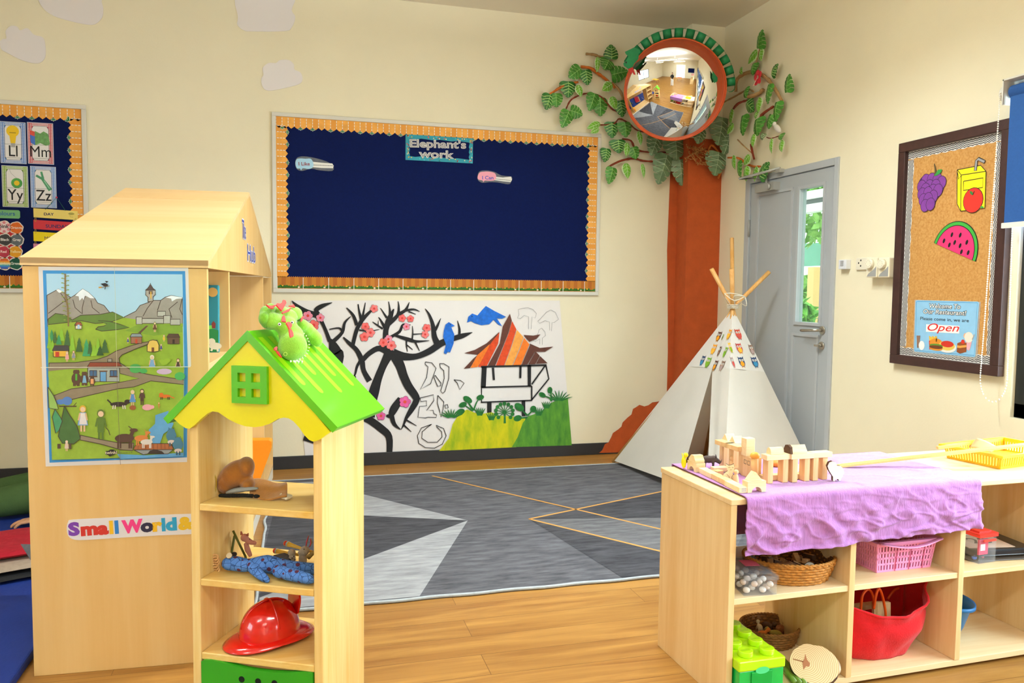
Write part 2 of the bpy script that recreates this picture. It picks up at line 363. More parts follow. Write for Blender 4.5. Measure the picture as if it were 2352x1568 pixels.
# ---- garden seen through the door glass
gr = MB(); gr.box((6.2, -.5, -.1), (11.5, 16, .1), mat('b9b8a8', .9, .15, 2)); struct(gr, 'ground')
def bush(name, c, r, n, label, h1='5f9a3c', h2='a5d070', grp=None):
    b = MB(); ml = mat(h1, .6, col2=h2, vs=6)
    vs=[]; fs=[]
    for i in range(n):
        d = V((random.gauss(0,1), random.gauss(0,1), random.gauss(0,1))).normalized(); p = V(c)+V((d.x*r[0], d.y*r[1], d.z*r[2]))*(.55+.45*random.random())
        a = V((random.gauss(0,1), random.gauss(0,1), random.gauss(0,.6))).normalized()*.11; q = a.cross(V((random.gauss(0,1), random.gauss(0,1), random.gauss(0,1)))).normalized()*.05
        k = len(vs); vs += [p-a, p+q, p+a, p-q]; fs.append((k,k+1,k+2,k+3))
    b.add(vs, fs, ml)
    tag(b.build(name), label, 'plant', grp)
bush('garden_tree', (4.6, 4.9, 2.75), (.9, 1.3, .75), 1300, 'leafy green tree behind the top of the door glass')
bush('garden_hedge', (4.2, 4.5, .85), (.5, 1.2, .75), 1100, 'light green hedge in the garden behind the lower door glass')
bush('potted_shrub', (1.8, 1.32, .98), (.2, .2, .22), 160, 'small dark green shrub close behind the bottom of the door glass', '3f8a2c', '7fc04a')
b = MB(); b.box((1.8, 1.32, .38), (.3, .3, .74), mat('c9c6bd', .7)); tag(b.build('planter_box'), 'pale square planter under the small shrub outside the door', 'planter')
b = MB(); b.box((5.6, 6.4, 1.95), (.06, 2.6, .40), mat('6fa58e', .7, .08, 3)); b.box((5.6,5.2,.9),(.06,.06,1.8),mat('9a9a92',.5)); b.box((5.6,7.6,.9),(.06,.06,1.8),mat('9a9a92',.5)); tag(b.build('garden_screen'), 'sea green garden screen across the middle of the door glass', 'screen')
b = MB(); b.box((3.0, 2.72, .80), (.12, .12, 1.6), mat('d8b070', .6)); tag(b.build('garden_post'), 'tan timber post seen at the right of the door glass', 'post')
b = MB(); b.box((3.2, 3.4, 2.52), (.2, 3, .1), mat('e8e8e4', .6)); b.box((3.2,3.4,2.44),(.1,3,.05),mat('4c5250',.5)); b.box((3.2,3.4,2.36),(.14,3,.1),mat('dcdcd6',.6)); b.box((3.2,1.95,1.2),(.08,.08,2.6),mat('dcdcd6',.6)); b.box((3.2,4.85,1.2),(.08,.08,2.6),mat('dcdcd6',.6)); tag(b.build('pergola_beam'), 'white and dark pergola beams across the top of the door glass', 'pergola')
# ---- tube lights hanging under the ceiling
for i, (tx, ty) in enumerate(TUBES):
    t = thing('ceiling_light', (tx, ty, HC-.001), ['hanging white tube light nearest the round mirror', 'hanging white tube light above the blue floor mat side', 'hanging white tube light over the camera side by the windows', 'hanging white tube light at the far left of the room', 'hanging white tube light near the open doorway'][i], 'ceiling light', 'hanging tube lights')
    MB().box((tx, ty, 3.05), (1.3, .11, .05), mat('e8e6e0', .4)).build('lamp_body', t, bevel=.006)
    g = MB(); g.tube([(tx-.6, ty, 3.012), (tx+.6, ty, 3.012)], .014, emis('fff1d8', 9)); g.build('light_tube', t)
    for s in (-.5, .5): MB().tube([(tx+s, ty, 3.07), (tx+s, ty, HC)], .003, mat('777777', .5), 6).build('cable', t)
# ================================================================ things on the back wall
PAPER = mat('e9e3e2', .8); WHITE = mat('e8e6e0', .6); GREY = mat('a8a4a2', .7); BLACK = mat('141416', .6); NAVY = mat('061444', .9, .12, 60, .15, 400, spec=.1, sheen=.1)
ALU = mat('d6d2c6', .4, spec=.5)
CL = (0, 0, 3.0)
for pts, lab in [([(265,-10),(300,60),(370,110),(480,145),(600,170),(660,165),(705,120),(712,60),(700,10),(690,-60),(300,-60)], 'large pale paper cloud cut off by the top edge, upper left of the wall'),
    ([(0,290),(20,270),(45,265),(40,215),(75,180),(120,185),(140,210),(190,195),(235,240),(290,255),(310,290),(315,380),(290,425),(240,437),(150,415),(60,370),(10,340)], 'pale paper cloud low at the far left above the alphabet board'),
    ([(1645,-40),(1640,120),(1635,170),(1680,210),(1740,217),(1960,215),(2010,190),(2035,120),(2010,70),(2012,-40)], 'large boxy pale paper cloud at the top, above the gap between the boards'),
    ([(1800,545),(1815,515),(1810,470),(1850,435),(1900,435),(1930,415),(1990,415),(2025,445),(2030,480),(2070,500),(2085,545),(2060,580),(1950,610),(1850,625),(1810,600)], 'smallest pale paper cloud just above the big blue board')]:
    P = [(p.x, p.y) for p in smoothpts([(*q, 0) for q in FB.cp(CL, pts)], 4, True)]
    tag(MB().ext(P, PAPER, FB, .001, .004).build('paper_cloud'), lab, 'cloud cutout', 'paper clouds')
# ---------------- bulletin boards
OR1 = mat('e9a64a', .7, .12, 20); OR2 = mat('e2993c', .7); LEAFG = mat('2f7a3a', .7); FEN = [mat(h, .7) for h in ('b8741f','c98a2c','a86018','d79a3a')]; GRASS = mat('2f6a1e', .8, .3, 60)
def sprig(b, u, v, w, a):
    for k in (-.7, .1, .9):
        q = a+k; uu, vv = u+math.cos(q)*.010, v+math.sin(q)*.010
        b.disc(uu, vv, .010, WHITE, FB, w, 8, .0055, q); b.disc(uu, vv, .008, LEAFG, FB, w+.0004, 8, .0035, q)
def board(u0, u1, v0, v1, label):
    t = thing('bulletin_board', FB((u0+u1)/2, v0, 0), label, 'bulletin board', 'navy bulletin boards')
    f = .027
    MB().fbox(FB, u0+.01, u1-.01, v0+.01, v1-.01, .001, .012, NAVY).build('felt_panel', t)
    b = MB()
    for a in [(u0,u1,v1-f,v1),(u0,u1,v0,v0+f),(u0,u0+f,v0+f,v1-f),(u1-f,u1,v0+f,v1-f)]: b.fbox(FB, *a, .001, .022, ALU)
    b.build('frame', t, bevel=.003)
    P = .0405; w = .0135; a0, a1, c0, c1 = u0+f, u1-f, v0+f, v1-f
    for side in ('top', 'left', 'right'):
        b = MB(); L = (a1-a0) if side == 'top' else (c1-c0-.141); n = int(L/P); D = .062; ct_ = c1-(0 if side == 'top' else .0625)
        for k in range(n):
            s0, s1 = k*L/n, (k+1)*L/n; q = [(s0,0),(s1,0),(s1,D),((s0+s1)/2,D+.016),(s0,D)]; line = [(s0,.004),(s0,D-.004)]
            if side == 'top': T = lambda p: (a0+p[0], c1-p[1])
            elif side == 'left': T = lambda p: (a0+p[1], ct_-p[0])
            else: T = lambda p: (a1-p[1], ct_-p[0])
            qq = [T(p) for p in q]
            if side != 'left': qq = qq[::-1]
            b.poly(qq, OR1 if k % 3 else OR2, FB, w)
            for j in range(3):
                e0, e1 = T((s0, .006+j*.02)), T((s0, .02+j*.02)); b.rib([(*e0, .0045), (*e1, .0045)], WHITE, FB, w+.0005)
            if (k*7+len(side)) % 5 < 2:
                c = T((s0, D+.006)); sprig(b, c[0], c[1], w+.001, {'top': -1.6, 'left': 0, 'right': 3.1}[side])
        b.build('border_trim', t)
    b = MB(); x = a0; top = c0+.078
    n = int((a1-a0)/.0145)
    for k in range(n):
        s0, s1 = a0+(a1-a0)*k/n, a0+(a1-a0)*(k+1)/n; b.poly([(s0,c0),(s1,c0),(s1,top),((s0+s1)/2,top+.008),(s0,top)], FEN[(k*k+3*k) % 4], FB, w)
        hgt = .012+.014*random.random(); b.poly([(s0,c0+.004),(s1+.004,c0+.004),(s1,c0+.004+hgt*.7),((s0+s1)/2,c0+.004+hgt),(s0-.002,c0+.004+hgt*.6)], GRASS, FB, w+.0005)
        if k % 5 == 2: b.disc((s0+s1)/2, c0+.02, .0045, mat('e5c02a', .7), FB, w+.001, 8)
        if k % 12 == 0: b.rib([(s0, c0, .004), (s0, top, .004)], WHITE, FB, w+.0012)
        if k % 12 == 10: b.disc(s0, c0+.010, .008, mat('d8cbb0', .7), FB, w+.001, 8, .006)
    b.build('border_trim', t)
    return t
bu0, bv1 = FB.px(624, 257.7); bu1, _ = FB.px(1376, 490); _, bv0 = FB.px(1000, 674.5)
big = board(bu0, bu1, bv0, bv1, 'wide navy bulletin board with a nearly empty felt and picket fence trim')
lu1 = FB.px(201.5, 380)[0]; lb = board(lu1-2.41, lu1, FB.px(40, 672)[1], FB.px(199, 243)[1], 'navy bulletin board at the far left crowded with alphabet cards')
# ---- sign on the big board
def px4(x0, y0, x1, y1, F=FB, w=0): a = F.px(x0, y0, w); c = F.px(x1, y1, w); return a[0], c[0], c[1], a[1]
u0, u1, v0, v1 = px4(931, 309, 1085, 376)
TEAL = mat('1f8fa0', .6); t = thing('title_sign', FB((u0+u1)/2, v0, .012), "teal dotted sign reading Elephant's work at the top of the wide board", 'sign')
b = MB().fbox(FB, u0, u1, v0, v1, .0125, .015, TEAL); dcol = [mat(h, .6) for h in ('e8b23c','d8463c','ecd9a0','3fb6c0')]
for k in range(120):
    s = random.random(); e = random.choice('tblr'); q = random.random()*.022
    uu, vv = {'t': (u0+s*(u1-u0), v1-q), 'b': (u0+s*(u1-u0), v0+q), 'l': (u0+q, v0+s*(v1-v0)), 'r': (u1-q, v0+s*(v1-v0))}[e]
    if u0+.006 < uu < u1-.006 and v0+.006 < vv < v1-.006: b.disc(uu, vv, .0045, dcol[k % 4], FB, .0154, 8)
pts = []; n = 40
for k in range(n):
    a = k/n*4; i = int(a); q = a-i; e = .028+.004*math.sin(k*2.1)
    pts.append([(u0+e+q*(u1-u0-2*e), v1-e), (u1-e, v1-e-q*(v1-v0-2*e)), (u1-e-q*(u1-u0-2*e), v0+e), (u0+e, v0+e+q*(v1-v0-2*e))][i])
b.poly(pts, NAVY, FB, .0158); b.build('sign_panel', t)
uc = (u0+u1)/2
CB = (620, 240, 2.94); b = MB()
for w_, m_, bo in ((.0166, WHITE, .035), (.0174, GREY, .004)): b.tf("Elephant's", FB, CB, (948,286), (1322,296), 54, m_, w_, bo); b.tf("work", FB, CB, (1012,356), (1238,364), 54, m_, w_, bo)
b.build('lettering', t)
def bubble(dark, cloud, strip, dots, colr, word, tc, pos, label, name='speech_label'):
    t = thing(name, FB(*FB.cp(CB, [pos])[0], .012), label, 'label', 'speech bubble labels')
    b = MB(); b.poly([(p.x,p.y) for p in smoothpts([(*q,0) for q in FB.cp(CB, dark)], 3, True)], mat('5d6068', .7, .2, 40), FB, .0135); b.build('backing_card', t)
    b = MB(); b.poly(FB.cp(CB, strip), WHITE, FB, .0142)
    a, c = FB.cp(CB, dots)
    for k in range(22): b.disc(a[0]+(c[0]-a[0])*k/21, a[1]+(c[1]-a[1])*k/21, .0025, BLACK, FB, .0146, 6)
    b.poly([(p.x,p.y) for p in smoothpts([(*q,0) for q in FB.cp(CB, cloud)], 3, True)], mat(colr, .7), FB, .0147)
    b.tf(word, FB, CB, (pos[0]-37, pos[1]+3), (pos[0]+37, pos[1]+3), 24, mat(tc, .7), .0152, .02); b.build('bubble_print', t)
bubble([(170,395),(185,360),(230,352),(300,362),(380,385),(425,415),(420,450),(330,445),(280,435),(215,450),(180,435)],
       [(172,400),(180,372),(205,366),(240,368),(275,368),(292,395),(290,425),(262,437),(222,432),(210,446),(203,434),(182,432)],
       [(285,388),(350,395),(420,400),(430,415),(425,432),(350,430),(285,425)], [(296,410),(422,415)], 'a9d2e8', 'I Like', '8c3040', (232,408), 'blue speech bubble label reading I Like at the left of the wide board')
bubble([(1398,490),(1410,455),(1450,446),(1510,455),(1560,480),(1630,490),(1625,525),(1605,540),(1540,528),(1480,525),(1435,530),(1405,515)],
       [(1400,490),(1412,462),(1440,455),(1480,455),(1515,465),(1525,490),(1515,512),(1480,516),(1448,515),(1438,526),(1432,514),(1405,508)],
       [(1515,488),(1570,494),(1625,488),(1631,508),(1622,525),(1570,520),(1515,512)], [(1512,503),(1620,514)], 'f0a3b4', 'I Can', '3a4aa8', (1472,502), 'pink speech bubble label reading I Can at the right of the wide board')
# ---- alphabet cards on the left board
def card(x0, y0, x1, y1, h, word, label, pic):
    u0, u1, v0, v1 = px4(x0, y0, x1, y1); t = thing('alphabet_card', FB((u0+u1)/2, v0, .012), label, 'alphabet card', 'alphabet cards')
    b = MB().fbox(FB, u0, u1, v0, v1, .0125, .0145, mat('c9cdd8', .7)); W, H = u1-u0, v1-v0; m = .004
    b.poly([(u0+m,v0+m),(u1-m,v0+m),(u1-m,v1-m),(u0+m,v1-m)], mat(h, .7), FB, .0148)
    for i in range(26):
        for uu in (u0+.010, u0+.021, u1-.010, u1-.021): b.disc(uu, v0+.012+i*(H-.024)/25, .0032, WHITE, FB, .0151, 6)
    for i in range(14):
        for vv in (v0+.010, v0+.019, v1-.010, v1-.019): b.disc(u0+.03+i*(W-.06)/13, vv, .0032, WHITE, FB, .0151, 6)
    rr = [(u0+.027+(W-.054)*p[0], v0+.024+(H-.048)*p[1]) for p in [(.1,0),(.9,0),(1,.08),(1,.92),(.9,1),(.1,1),(0,.92),(0,.08)]]
    b.poly([(x+(-.002 if x < (u0+u1)/2 else .002), y+(-.002 if y < (v0+v1)/2 else .002)) for x, y in rr], mat('55606a', .7), FB, .0153); b.poly(rr, mat('e6e2df', .7), FB, .0156); b.build('card_sheet', t)
    b = MB(); c = (u0+u1)/2; b.text(word, FB, c, v0+.045, .098, BLACK, .0160, .006, sx=.85)
    for q in (.035, .12): b.rib([(c-.05, v0+q, .0018), (c+.05, v0+q, .0018)], mat('4a5a50', .7), FB, .0159)
    pic(b, c, v0+H*.66); b.build('card_print', t)
YEL = mat('ecc321', .6)
def pl(b, c, v): b.disc(c, v+.03, .036, YEL, FB, .0162); b.poly([(c-.02,v+.01),(c+.02,v+.01),(c+.013,v-.045),(c-.013,v-.045)], YEL, FB, .0163); b.fbox(FB, c-.012, c+.012, v-.07, v-.045, .016, .0166, GREY); b.rib([(c-.018,v+.02,.005),(c+.018,v+.02,.005)], mat('9a7c1a'), FB, .0168)
def pm(b, c, v): 
    b.poly([(c-.055,v-.04),(c-.03,v-.055),(c-.03,v+.03),(c-.06,v+.04)], mat('3f6cc0'), FB, .0162); b.poly([(c-.06,v+.04),(c-.03,v+.03),(c-.032,v+.0),(c-.057,v+.01)], mat('d8503c'), FB, .0166)
    b.poly([(c-.03,v-.055),(c,v-.04),(c+.03,v-.055),(c+.055,v-.045),(c+.045,v+.02),(c+.02,v+.035),(c,v+.02),(c-.03,v+.035)], mat('6a9a5c', .7, .3, 60), FB, .0164)
def py(b, c, v): b.disc(c+.01, v-.02, .032, mat('4a9a48'), FB, .0162); b.disc(c+.01, v-.02, .016, YEL, FB, .0166); b.rib([(c-.03,v+.065,.002),(c-.02,v+.04,.002),(c+.01,v+.01,.002)], GREY, FB, .0164)
def pz(b, c, v): b.rib([(c-.04,v+.03,.014),(c-.005,v+.01,.016),(c+.04,v-.06,.024)], mat('4d9468'), FB, .0162); b.rib([(c-.01,v+.055,.012),(c,v+.01,.014)], mat('4d9468'), FB, .0163); b.rib([(c+.005,v-.0,.004),(c+.036,v-.05,.004)], mat('a8d8b8'), FB, .0166)
card(.6,279,62.7,377.5,'5d86c8','Ll','alphabet card Ll with a yellow light bulb, blue dotted border',pl); card(63.5,281,125.5,379,'c8545c','Mm','alphabet card Mm with a folded map, red dotted border',pm)
card(5,380,68,477,'86a83e','Yy','alphabet card Yy with a green yoyo, green dotted border',py); card(70.5,381.5,132,478.5,'6a94d0','Zz','alphabet card Zz with a green zip, blue dotted border',pz)
t = thing('colours_sign', FB(*FB.px(0, 500), .012), 'green rounded sign ending in lours on the left board', 'sign'); u0, u1, v0, v1 = px4(-52, 480, 48, 502.5)
rr = [(u0+(u1-u0)*p[0], v0+(v1-v0)*p[1]) for p in [(.03,0),(.97,0),(1,.15),(1,.85),(.97,1),(.03,1),(0,.85),(0,.15)]]
MB().ext(rr, mat('6fae74', .6), FB, .0125, .0145).build('sign_panel', t); b = MB(); b.tf('Colours', FB, (0,470,9.225), (-125,222), (315,230), 92, mat('2a62a0', .6), .0152, .010); b.build('lettering', t)
u0, u1, v0, v1 = px4(-40, 511, 52.5, 617); b = MB().fbox(FB, u0, u1, v0, v1, .0125, .014, mat('b8242c', .7)); tag(b.build('red_sheet'), 'red paper sheet behind the round colour name badges', 'sheet')
for x, y, h, wd, tc in [(11.4,521.5,'e9d3d6','pink','333338'),(39.2,523.7,'d9691c','Orange','f0e0d0'),(13.5,550.8,'3a3a3c','Black','f0f0f0'),(40.6,551.3,'5d666e','Grey','f0f0f0'),(10.3,578.4,'b43348','Red','f0d8d8'),(37.4,578.4,'dc9a1c','Yellow','f4e8b0'),(12,606,'e0a03c','Rainbow','f0e8d0'),(38,605.5,'11533f','Green','e8f0e8')]:
    u, v = FB.px(x, y); t = thing('colour_badge', FB(u, v, .014), f'round colour badge reading {wd} on the red sheet', 'badge', 'colour name badges')
    R_ = .0405; P = [(u+R_*math.cos(a)*(1+.05*math.sin(7*a)), v+R_*math.sin(a)*(1+.05*math.cos(5*a))) for a in [k*math.pi/14 for k in range(28)]]
    MB().ext(P, mat('e6e0da', .7), FB, .0142, .0154).build('badge_card', t); b = MB()
    P = [(u+(p[0]-u)*.87, v+(p[1]-v)*.87) for p in P]; b.poly(P, mat(h, .7), FB, .0158)
    if wd == 'Rainbow':
        for k, hh in enumerate(('c8481c','e08a24','e0c870','4ab0a0','2f7ac8','2c50a8')): s = math.sqrt(max(.0002, .0335**2-(.026-k*.0105)**2)); b.poly([(u-s,v+.031-k*.0105-.0105),(u+s,v+.031-k*.0105-.0105),(u+s,v+.031-k*.0105),(u-s,v+.031-k*.0105)], mat(hh), FB, .0161)
    if wd == 'pink':
        for k in range(6): b.disc(u+.028*math.cos(k*1.05+.5), v+.028*math.sin(k*1.05+.5), .009, mat('d8808c'), FB, .0161, 10)
    b.text(wd, FB, u, v-.006, {'pink':.032}.get(wd, .0225), mat(tc, .7), .0165, .02); b.build('badge_print', t)
t = thing('weekday_chart', FB(*FB.px(130, 587), .012), 'hanging chart of coloured weekday strips on green string', 'chart')
for y0, y1, h, wd in [(480.5,504.5,'ecd673','DAY'),(507,531,'c8303c','SUNDAY'),(534,558,'ecd50a','MONDAY'),(561.5,586,'dc8cc0','TUESDAY')]:
    u0, u1, v0, v1 = px4(78.5, y0, 180.5, y1); s = .0
    b = MB().ext([(u0,v0+.006),(u1,v0-.004),(u1,v1-.004),(u0,v1+.006)], mat(h, .65), FB, .0150, .0162)
    q0, q1, cp_ = {'DAY':((935,224),(1140,230),58),'SUNDAY':((970,486),(1452,498),72),'MONDAY':((945,738),(1425,750),70),'TUESDAY':((945,990),(1425,1000),70)}[wd]; b.tf(wd, FB, (0,470,9.225), q0, q1, cp_, mat('2a2c5c', .7), .0167, .02)
    if wd == 'DAY': b.disc((u0+u1)/2+.09, v1-.022, .018, mat('b0a04a'), FB, .0167, 12, .008); b.rib([((u0+u1)/2+.08,v1-.03,.002),((u0+u1)/2+.085,v0+.015,.002),((u0+u1)/2+.1,v0+.015,.002)], mat('b0a04a'), FB, .0167)
    b.build('weekday_strip', t)
    for uu in (u0+.012, u1-.012):
        if wd != 'DAY': MB().tube(smoothpts([FB(uu+.004*math.cos(a), v1+.008+.016*math.sin(a), .0164) for a in [k*.785 for k in range(8)]], 1, True), .0012, mat('c8a840', .4, metal=.6), 6, closed=True).build('binder_ring', t)
b = MB(); p0 = FB.px(132, 454); b.tube([FB(*FB.px(106, 482), .019), FB(*p0, .021), FB(*FB.px(152, 484), .019)], .0014, mat('2a7050'), 6); b.build('string', t)
b = MB(); b.ell(FB(*p0, .020), (.006,.006,.006), mat('d03a5a'), 10); b.build('push_pin', t)
# ================================================================ painted cloth banner
CLOTH = mat('e8e3e0', .85, .02, 3, .25, 14); INK = mat('1b1b1d', .8, .15, 30); CP = (640, 660, 3.357)
b = MB()
tl = FB.px(668, 690); tr = FB.px(1285, 690); br = FB.px(1312, 1022); bl = FB.px(701, 1050)
def bw_(s, t): 
    a = V(tl).lerp(V(tr), s); c = V(bl).lerp(V(br), s); p = a.lerp(c, t)
    return FB(p.x, p.y, .004+.0022*noise.noise((p.x*3, p.y*2.2, 1)) + .0012*math.sin(p.x*9))
b.grid(lambda s, t: bw_(s, 1-t), 48, 24, CLOTH)
LW = .0105; dw_ = 0.; ds_ = 0.
def stroke(pts, m=INK, w=LW, k=1/3.357/325*1.03): 
    P = FB.cp(CP, [(p[0], p[1]) for p in pts]); q = smoothpts([(P[i][0], P[i][1], pts[i][2]*k) for i in range(len(pts))], 4)
    global ds_; ds_ += .000006
    b.rib([(p.x, p.y, max(.0008, p.z)) for p in q], m, FB, w+ds_)
for s in [[(395,400,24),(418,440,60),(436,500,100),(440,560,110),(340,900,110),(235,1190,95)],[(395,415,30),(350,300,24),(300,220,36),(210,190,48),(140,140,26),(103,103,5)],[(425,412,30),(490,345,24),(510,270,18),(556,222,5)],[(492,340,18),(465,312,13),(390,322,8)],
    [(305,205,30),(290,172,34),(340,140,30),(413,116,4)],[(853,1282,44),(850,1150,52),(790,1085,58),(700,1020,56),(640,1000,50)],[(705,1000,70),(712,900,75),(735,800,78),(765,700,62),(805,600,58),(850,510,75)],[(700,720,44),(655,640,36),(640,560,40),(600,480,34),(540,425,26),(498,382,9)],
    [(650,555,36),(700,505,38),(780,468,45),(880,520,66)],[(640,545,22),(605,605,20),(588,670,13),(568,690,7)],[(590,680,8),(597,716,5)],[(572,440,28),(600,330,30),(640,255,30),(700,190,20),(732,165,10)],[(640,255,26),(622,190,15),(612,128,8)],[(645,235,18),(658,170,12),(668,116,5)],
    [(602,290,26),(575,215,22),(523,156,8)],[(620,328,14),(700,335,10),(776,322,4)],[(850,510,74),(828,420,48),(826,330,40),(850,250,46),(878,185,20),(888,165,6)],[(860,235,26),(855,160,13),(847,108,5)],[(848,278,36),(915,215,26),(925,150,14),(920,106,5)],[(925,205,26),(978,172,22),(1006,113,5)],
    [(975,178,18),(1040,168,14),(1087,185,4)],[(1000,185,12),(1056,206,5)],[(822,315,26),(785,250,13),(768,228,4)],[(832,232,18),(784,158,5)],[(802,318,15),(760,290,12),(723,264,5)],[(766,292,8),(768,253,4)],[(855,385,22),(930,340,22),(958,285,16),(1016,288,5)],[(895,368,18),(1000,400,30),(1060,415,20),(1160,408,4)],
    [(1050,418,16),(1085,487,5)],[(985,400,14),(984,450,10),(993,494,5)],[(985,440,10),(1032,478,5)],[(1028,402,12),(1033,350,10),(1030,296,5)],[(1034,360,10),(1112,355,5)],[(880,505,72),(960,530,62),(1060,530,46),(1160,490,50),(1250,430,52),(1340,395,42),(1420,370,38),(1492,345,3)],
    [(1228,440,52),(1200,380,42),(1188,290,30),(1160,210,18),(1128,163,5)],[(1205,330,22),(1225,290,18),(1248,237,4)],[(1390,378,20),(1392,320,18),(1377,255,4)],[(885,505,84),(935,600,72),(962,680,66),(1000,760,64),(1050,830,58),(1060,870,50),(1022,940,42),(985,1000,26),(960,1060,14),(942,1094,4)],
    [(985,1020,14),(1062,1064,4)],[(965,1060,14),(1022,1110,4)],[(940,855,46),(890,930,62),(860,985,40),(828,985,14)],[(868,980,38),(890,1050,30),(938,1092,7)]]: stroke(s)
def shape(pts, m, w, sm=0):
    P = FB.cp(CP, pts)
    global dw_; dw_ += .000012; w += dw_
    if sm: P = [(p.x, p.y) for p in smoothpts([(*q, 0) for q in P], sm, True)]
    b.poly(P, m, FB, w)
PK = [mat(h, .8, .15, 30) for h in ('e86a66','e58aa0','ea7a78','e060a0')]
for i, (x, y, r, c) in enumerate([(225,217,36,1),(321,233,31,1),(270,290,40,0),(735,162,30,2),(668,300,31,0),(706,347,35,2),(660,380,35,0),(845,397,31,1),(806,424,34,0),(868,446,37,2),(951,236,29,0),(1015,240,27,0),(984,301,27,1),(1140,311,31,0),(1128,361,29,2),(972,880,44,3),(788,988,34,3)]):
    for k in range(5):
        a = k*1.257+i; P = FB.cp(CP, [(x+math.cos(a)*r*.58, y+math.sin(a)*r*.58)])[0]; b.disc(*P, r*.50/3.357/322, INK, FB, .0112, 12); b.disc(*P, r*.46/3.357/322, PK[c], FB, .0114+.0001*k, 12)
    P = FB.cp(CP, [(x, y)])[0]; b.disc(*P, r*.3/3.357/322, mat('d83a34' if c != 3 else 'd8503c', .8), FB, .0122, 12)
BLU = mat('1a66c8', .8, .25, 40)
shape([(1450,270),(1460,225),(1490,200),(1530,215),(1560,180),(1595,142),(1660,180),(1750,225),(1720,240),(1680,238),(1720,297),(1690,285),(1655,248),(1620,283),(1560,290),(1510,275),(1480,258)], BLU, .0116)
shape([(1272,330),(1285,285),(1310,266),(1356,294),(1328,305),(1352,360),(1347,430),(1320,500),(1303,493),(1290,512),(1271,505),(1288,440),(1266,380)], BLU, .0116)
for p in ((1488,222),(1322,285)): b.disc(*FB.cp(CP, [p])[0], .004, BLACK, FB, .012, 8)
BR = mat('5d352a', .8, .2, 40); RO = mat('d2481e', .8, .2, 40); OG = mat('ee7a26', .8, .2, 40); LO = mat('f4a24a', .8, .2, 40)
for pts, m in [([(1700,340),(1600,430),(1510,480),(1428,505),(1560,522),(1650,450)],BR),([(1885,365),(1960,370),(2015,360),(1985,395),(1930,418)],BR),([(1930,430),(2010,465),(2114,455),(2050,495),(1960,495)],BR),
    ([(1425,625),(1500,545),(1530,520),(1472,620)],BR),([(1530,520),(1625,435),(1605,510),(1530,612),(1476,618)],OG),([(1632,430),(1700,345),(1690,430),(1600,608),(1536,612)],RO),([(1725,300),(1780,202),(1795,255),(1770,345),(1665,606),(1606,608),(1702,430)],BR),([(1797,258),(1830,322),(1790,450),(1735,602),(1671,605),(1772,350)],RO),
    ([(1834,326),(1885,382),(1848,480),(1798,598),(1740,602),(1796,450)],LO),([(1890,387),(1930,437),(1865,595),(1804,598),(1855,480)],OG),([(1935,442),(1975,490),(1915,592),(1870,595)],BR),([(1978,492),(2010,525),(1975,590),(1921,592)],BR),([(2013,528),(2070,582),(1980,588)],BR)]: shape(pts, m, .0117)
for s in [[(1583,612,40),(1575,770,40)],[(1930,598,30),(1930,757,26)],[(1558,610,14),(2062,597,14)],[(1558,768,12),(1948,758,12)],[(1562,772,8),(1562,888,8)],[(1948,758,12),(1948,868,12)],[(1556,883,11),(1950,868,11)],[(1650,616,18),(1657,712,18)],[(1862,604,18),(1860,697,18)],[(2052,600,12),(1948,745,12)],[(2058,600,11),(2080,702,11),(1948,864,11)],[(1622,885,36),(1622,970,36)],[(1885,870,30),(1885,990,30)]]:
    P = FB.cp(CP, [(p[0], p[1]) for p in s]); b.rib([(P[i][0], P[i][1], s[i][2]/1055) for i in range(len(s))], INK, FB, .0119)
for s in [[(1130,572),(1180,580),(1212,620),(1170,740),(1090,785),(1140,690),(1150,610),(1128,590),(1130,572)],[(1205,675),(1250,735),(1248,755),(1225,762),(1195,690),(1205,675)],[(1240,585),(1270,585),(1312,610),(1310,700),(1280,800),(1262,815),(1248,795),(1275,700),(1272,640),(1245,615),(1240,585)],[(1350,710),(1400,715),(1428,735),(1395,785),(1375,735),(1350,710)],
    [(1088,850),(1192,825),(1195,870),(1140,945),(1190,945),(1195,970),(1216,980),(1213,1000),(1150,998),(1130,1004),(1072,998),(1085,915),(1140,910),(1138,872),(1095,878),(1088,850)],[(1225,830),(1272,880),(1265,940),(1250,998),(1240,950),(1222,890),(1225,830)],[(1280,905),(1300,900),(1307,925),(1285,930),(1280,905)],
    [(1178,1052),(1100,1080),(1068,1140),(1080,1200),(1130,1232),(1200,1236),(1260,1205),(1290,1140),(1270,1085),(1212,1060),(1220,1075),(1255,1110),(1258,1150),(1220,1190),(1150,1192),(1102,1160),(1105,1110),(1145,1075),(1178,1052)]]:
    P = FB.cp(CP, s); b.rib([(*p, .0052) for p in P], INK, FB, .0108)
for s in [[(1925,320),(1925,225),(1890,215),(1860,240),(1838,235),(1850,210),(1845,170),(1880,160),(1920,155),(1960,170),(1985,200),(1975,235),(1950,225),(1945,320)],[(2088,330),(2085,265),(2050,255),(2010,275),(1995,260),(2040,215),(2060,190),(2095,172),(2130,190),(2155,245),(2120,270),(2105,270),(2100,335)],[(2010,435),(2010,395),(1975,415),(1960,410),(1995,360),(2005,325),(2025,312),(2050,340),(2055,370),(2030,390),(2030,440)]]:
    P = FB.cp(CP, s); b.rib([(*p, .0022) for p in P], mat('6a6a6e', .8), FB, .0104)
HY = mat('d8cc12', .85, col2='8aa818', vs=5, stretch=(3,1,1)); HG = mat('5d9a2e', .85, col2='35702a', vs=6, stretch=(4,1,1.2)); PLG = mat('1f6a2c', .8, .25, 40)
shape([(1235,1257),(1310,1160),(1340,1050),(1390,970),(1450,938),(1540,975),(1640,960),(1700,985),(1790,992),(1900,1008),(1870,1080),(1830,1228)], HY, .0121)
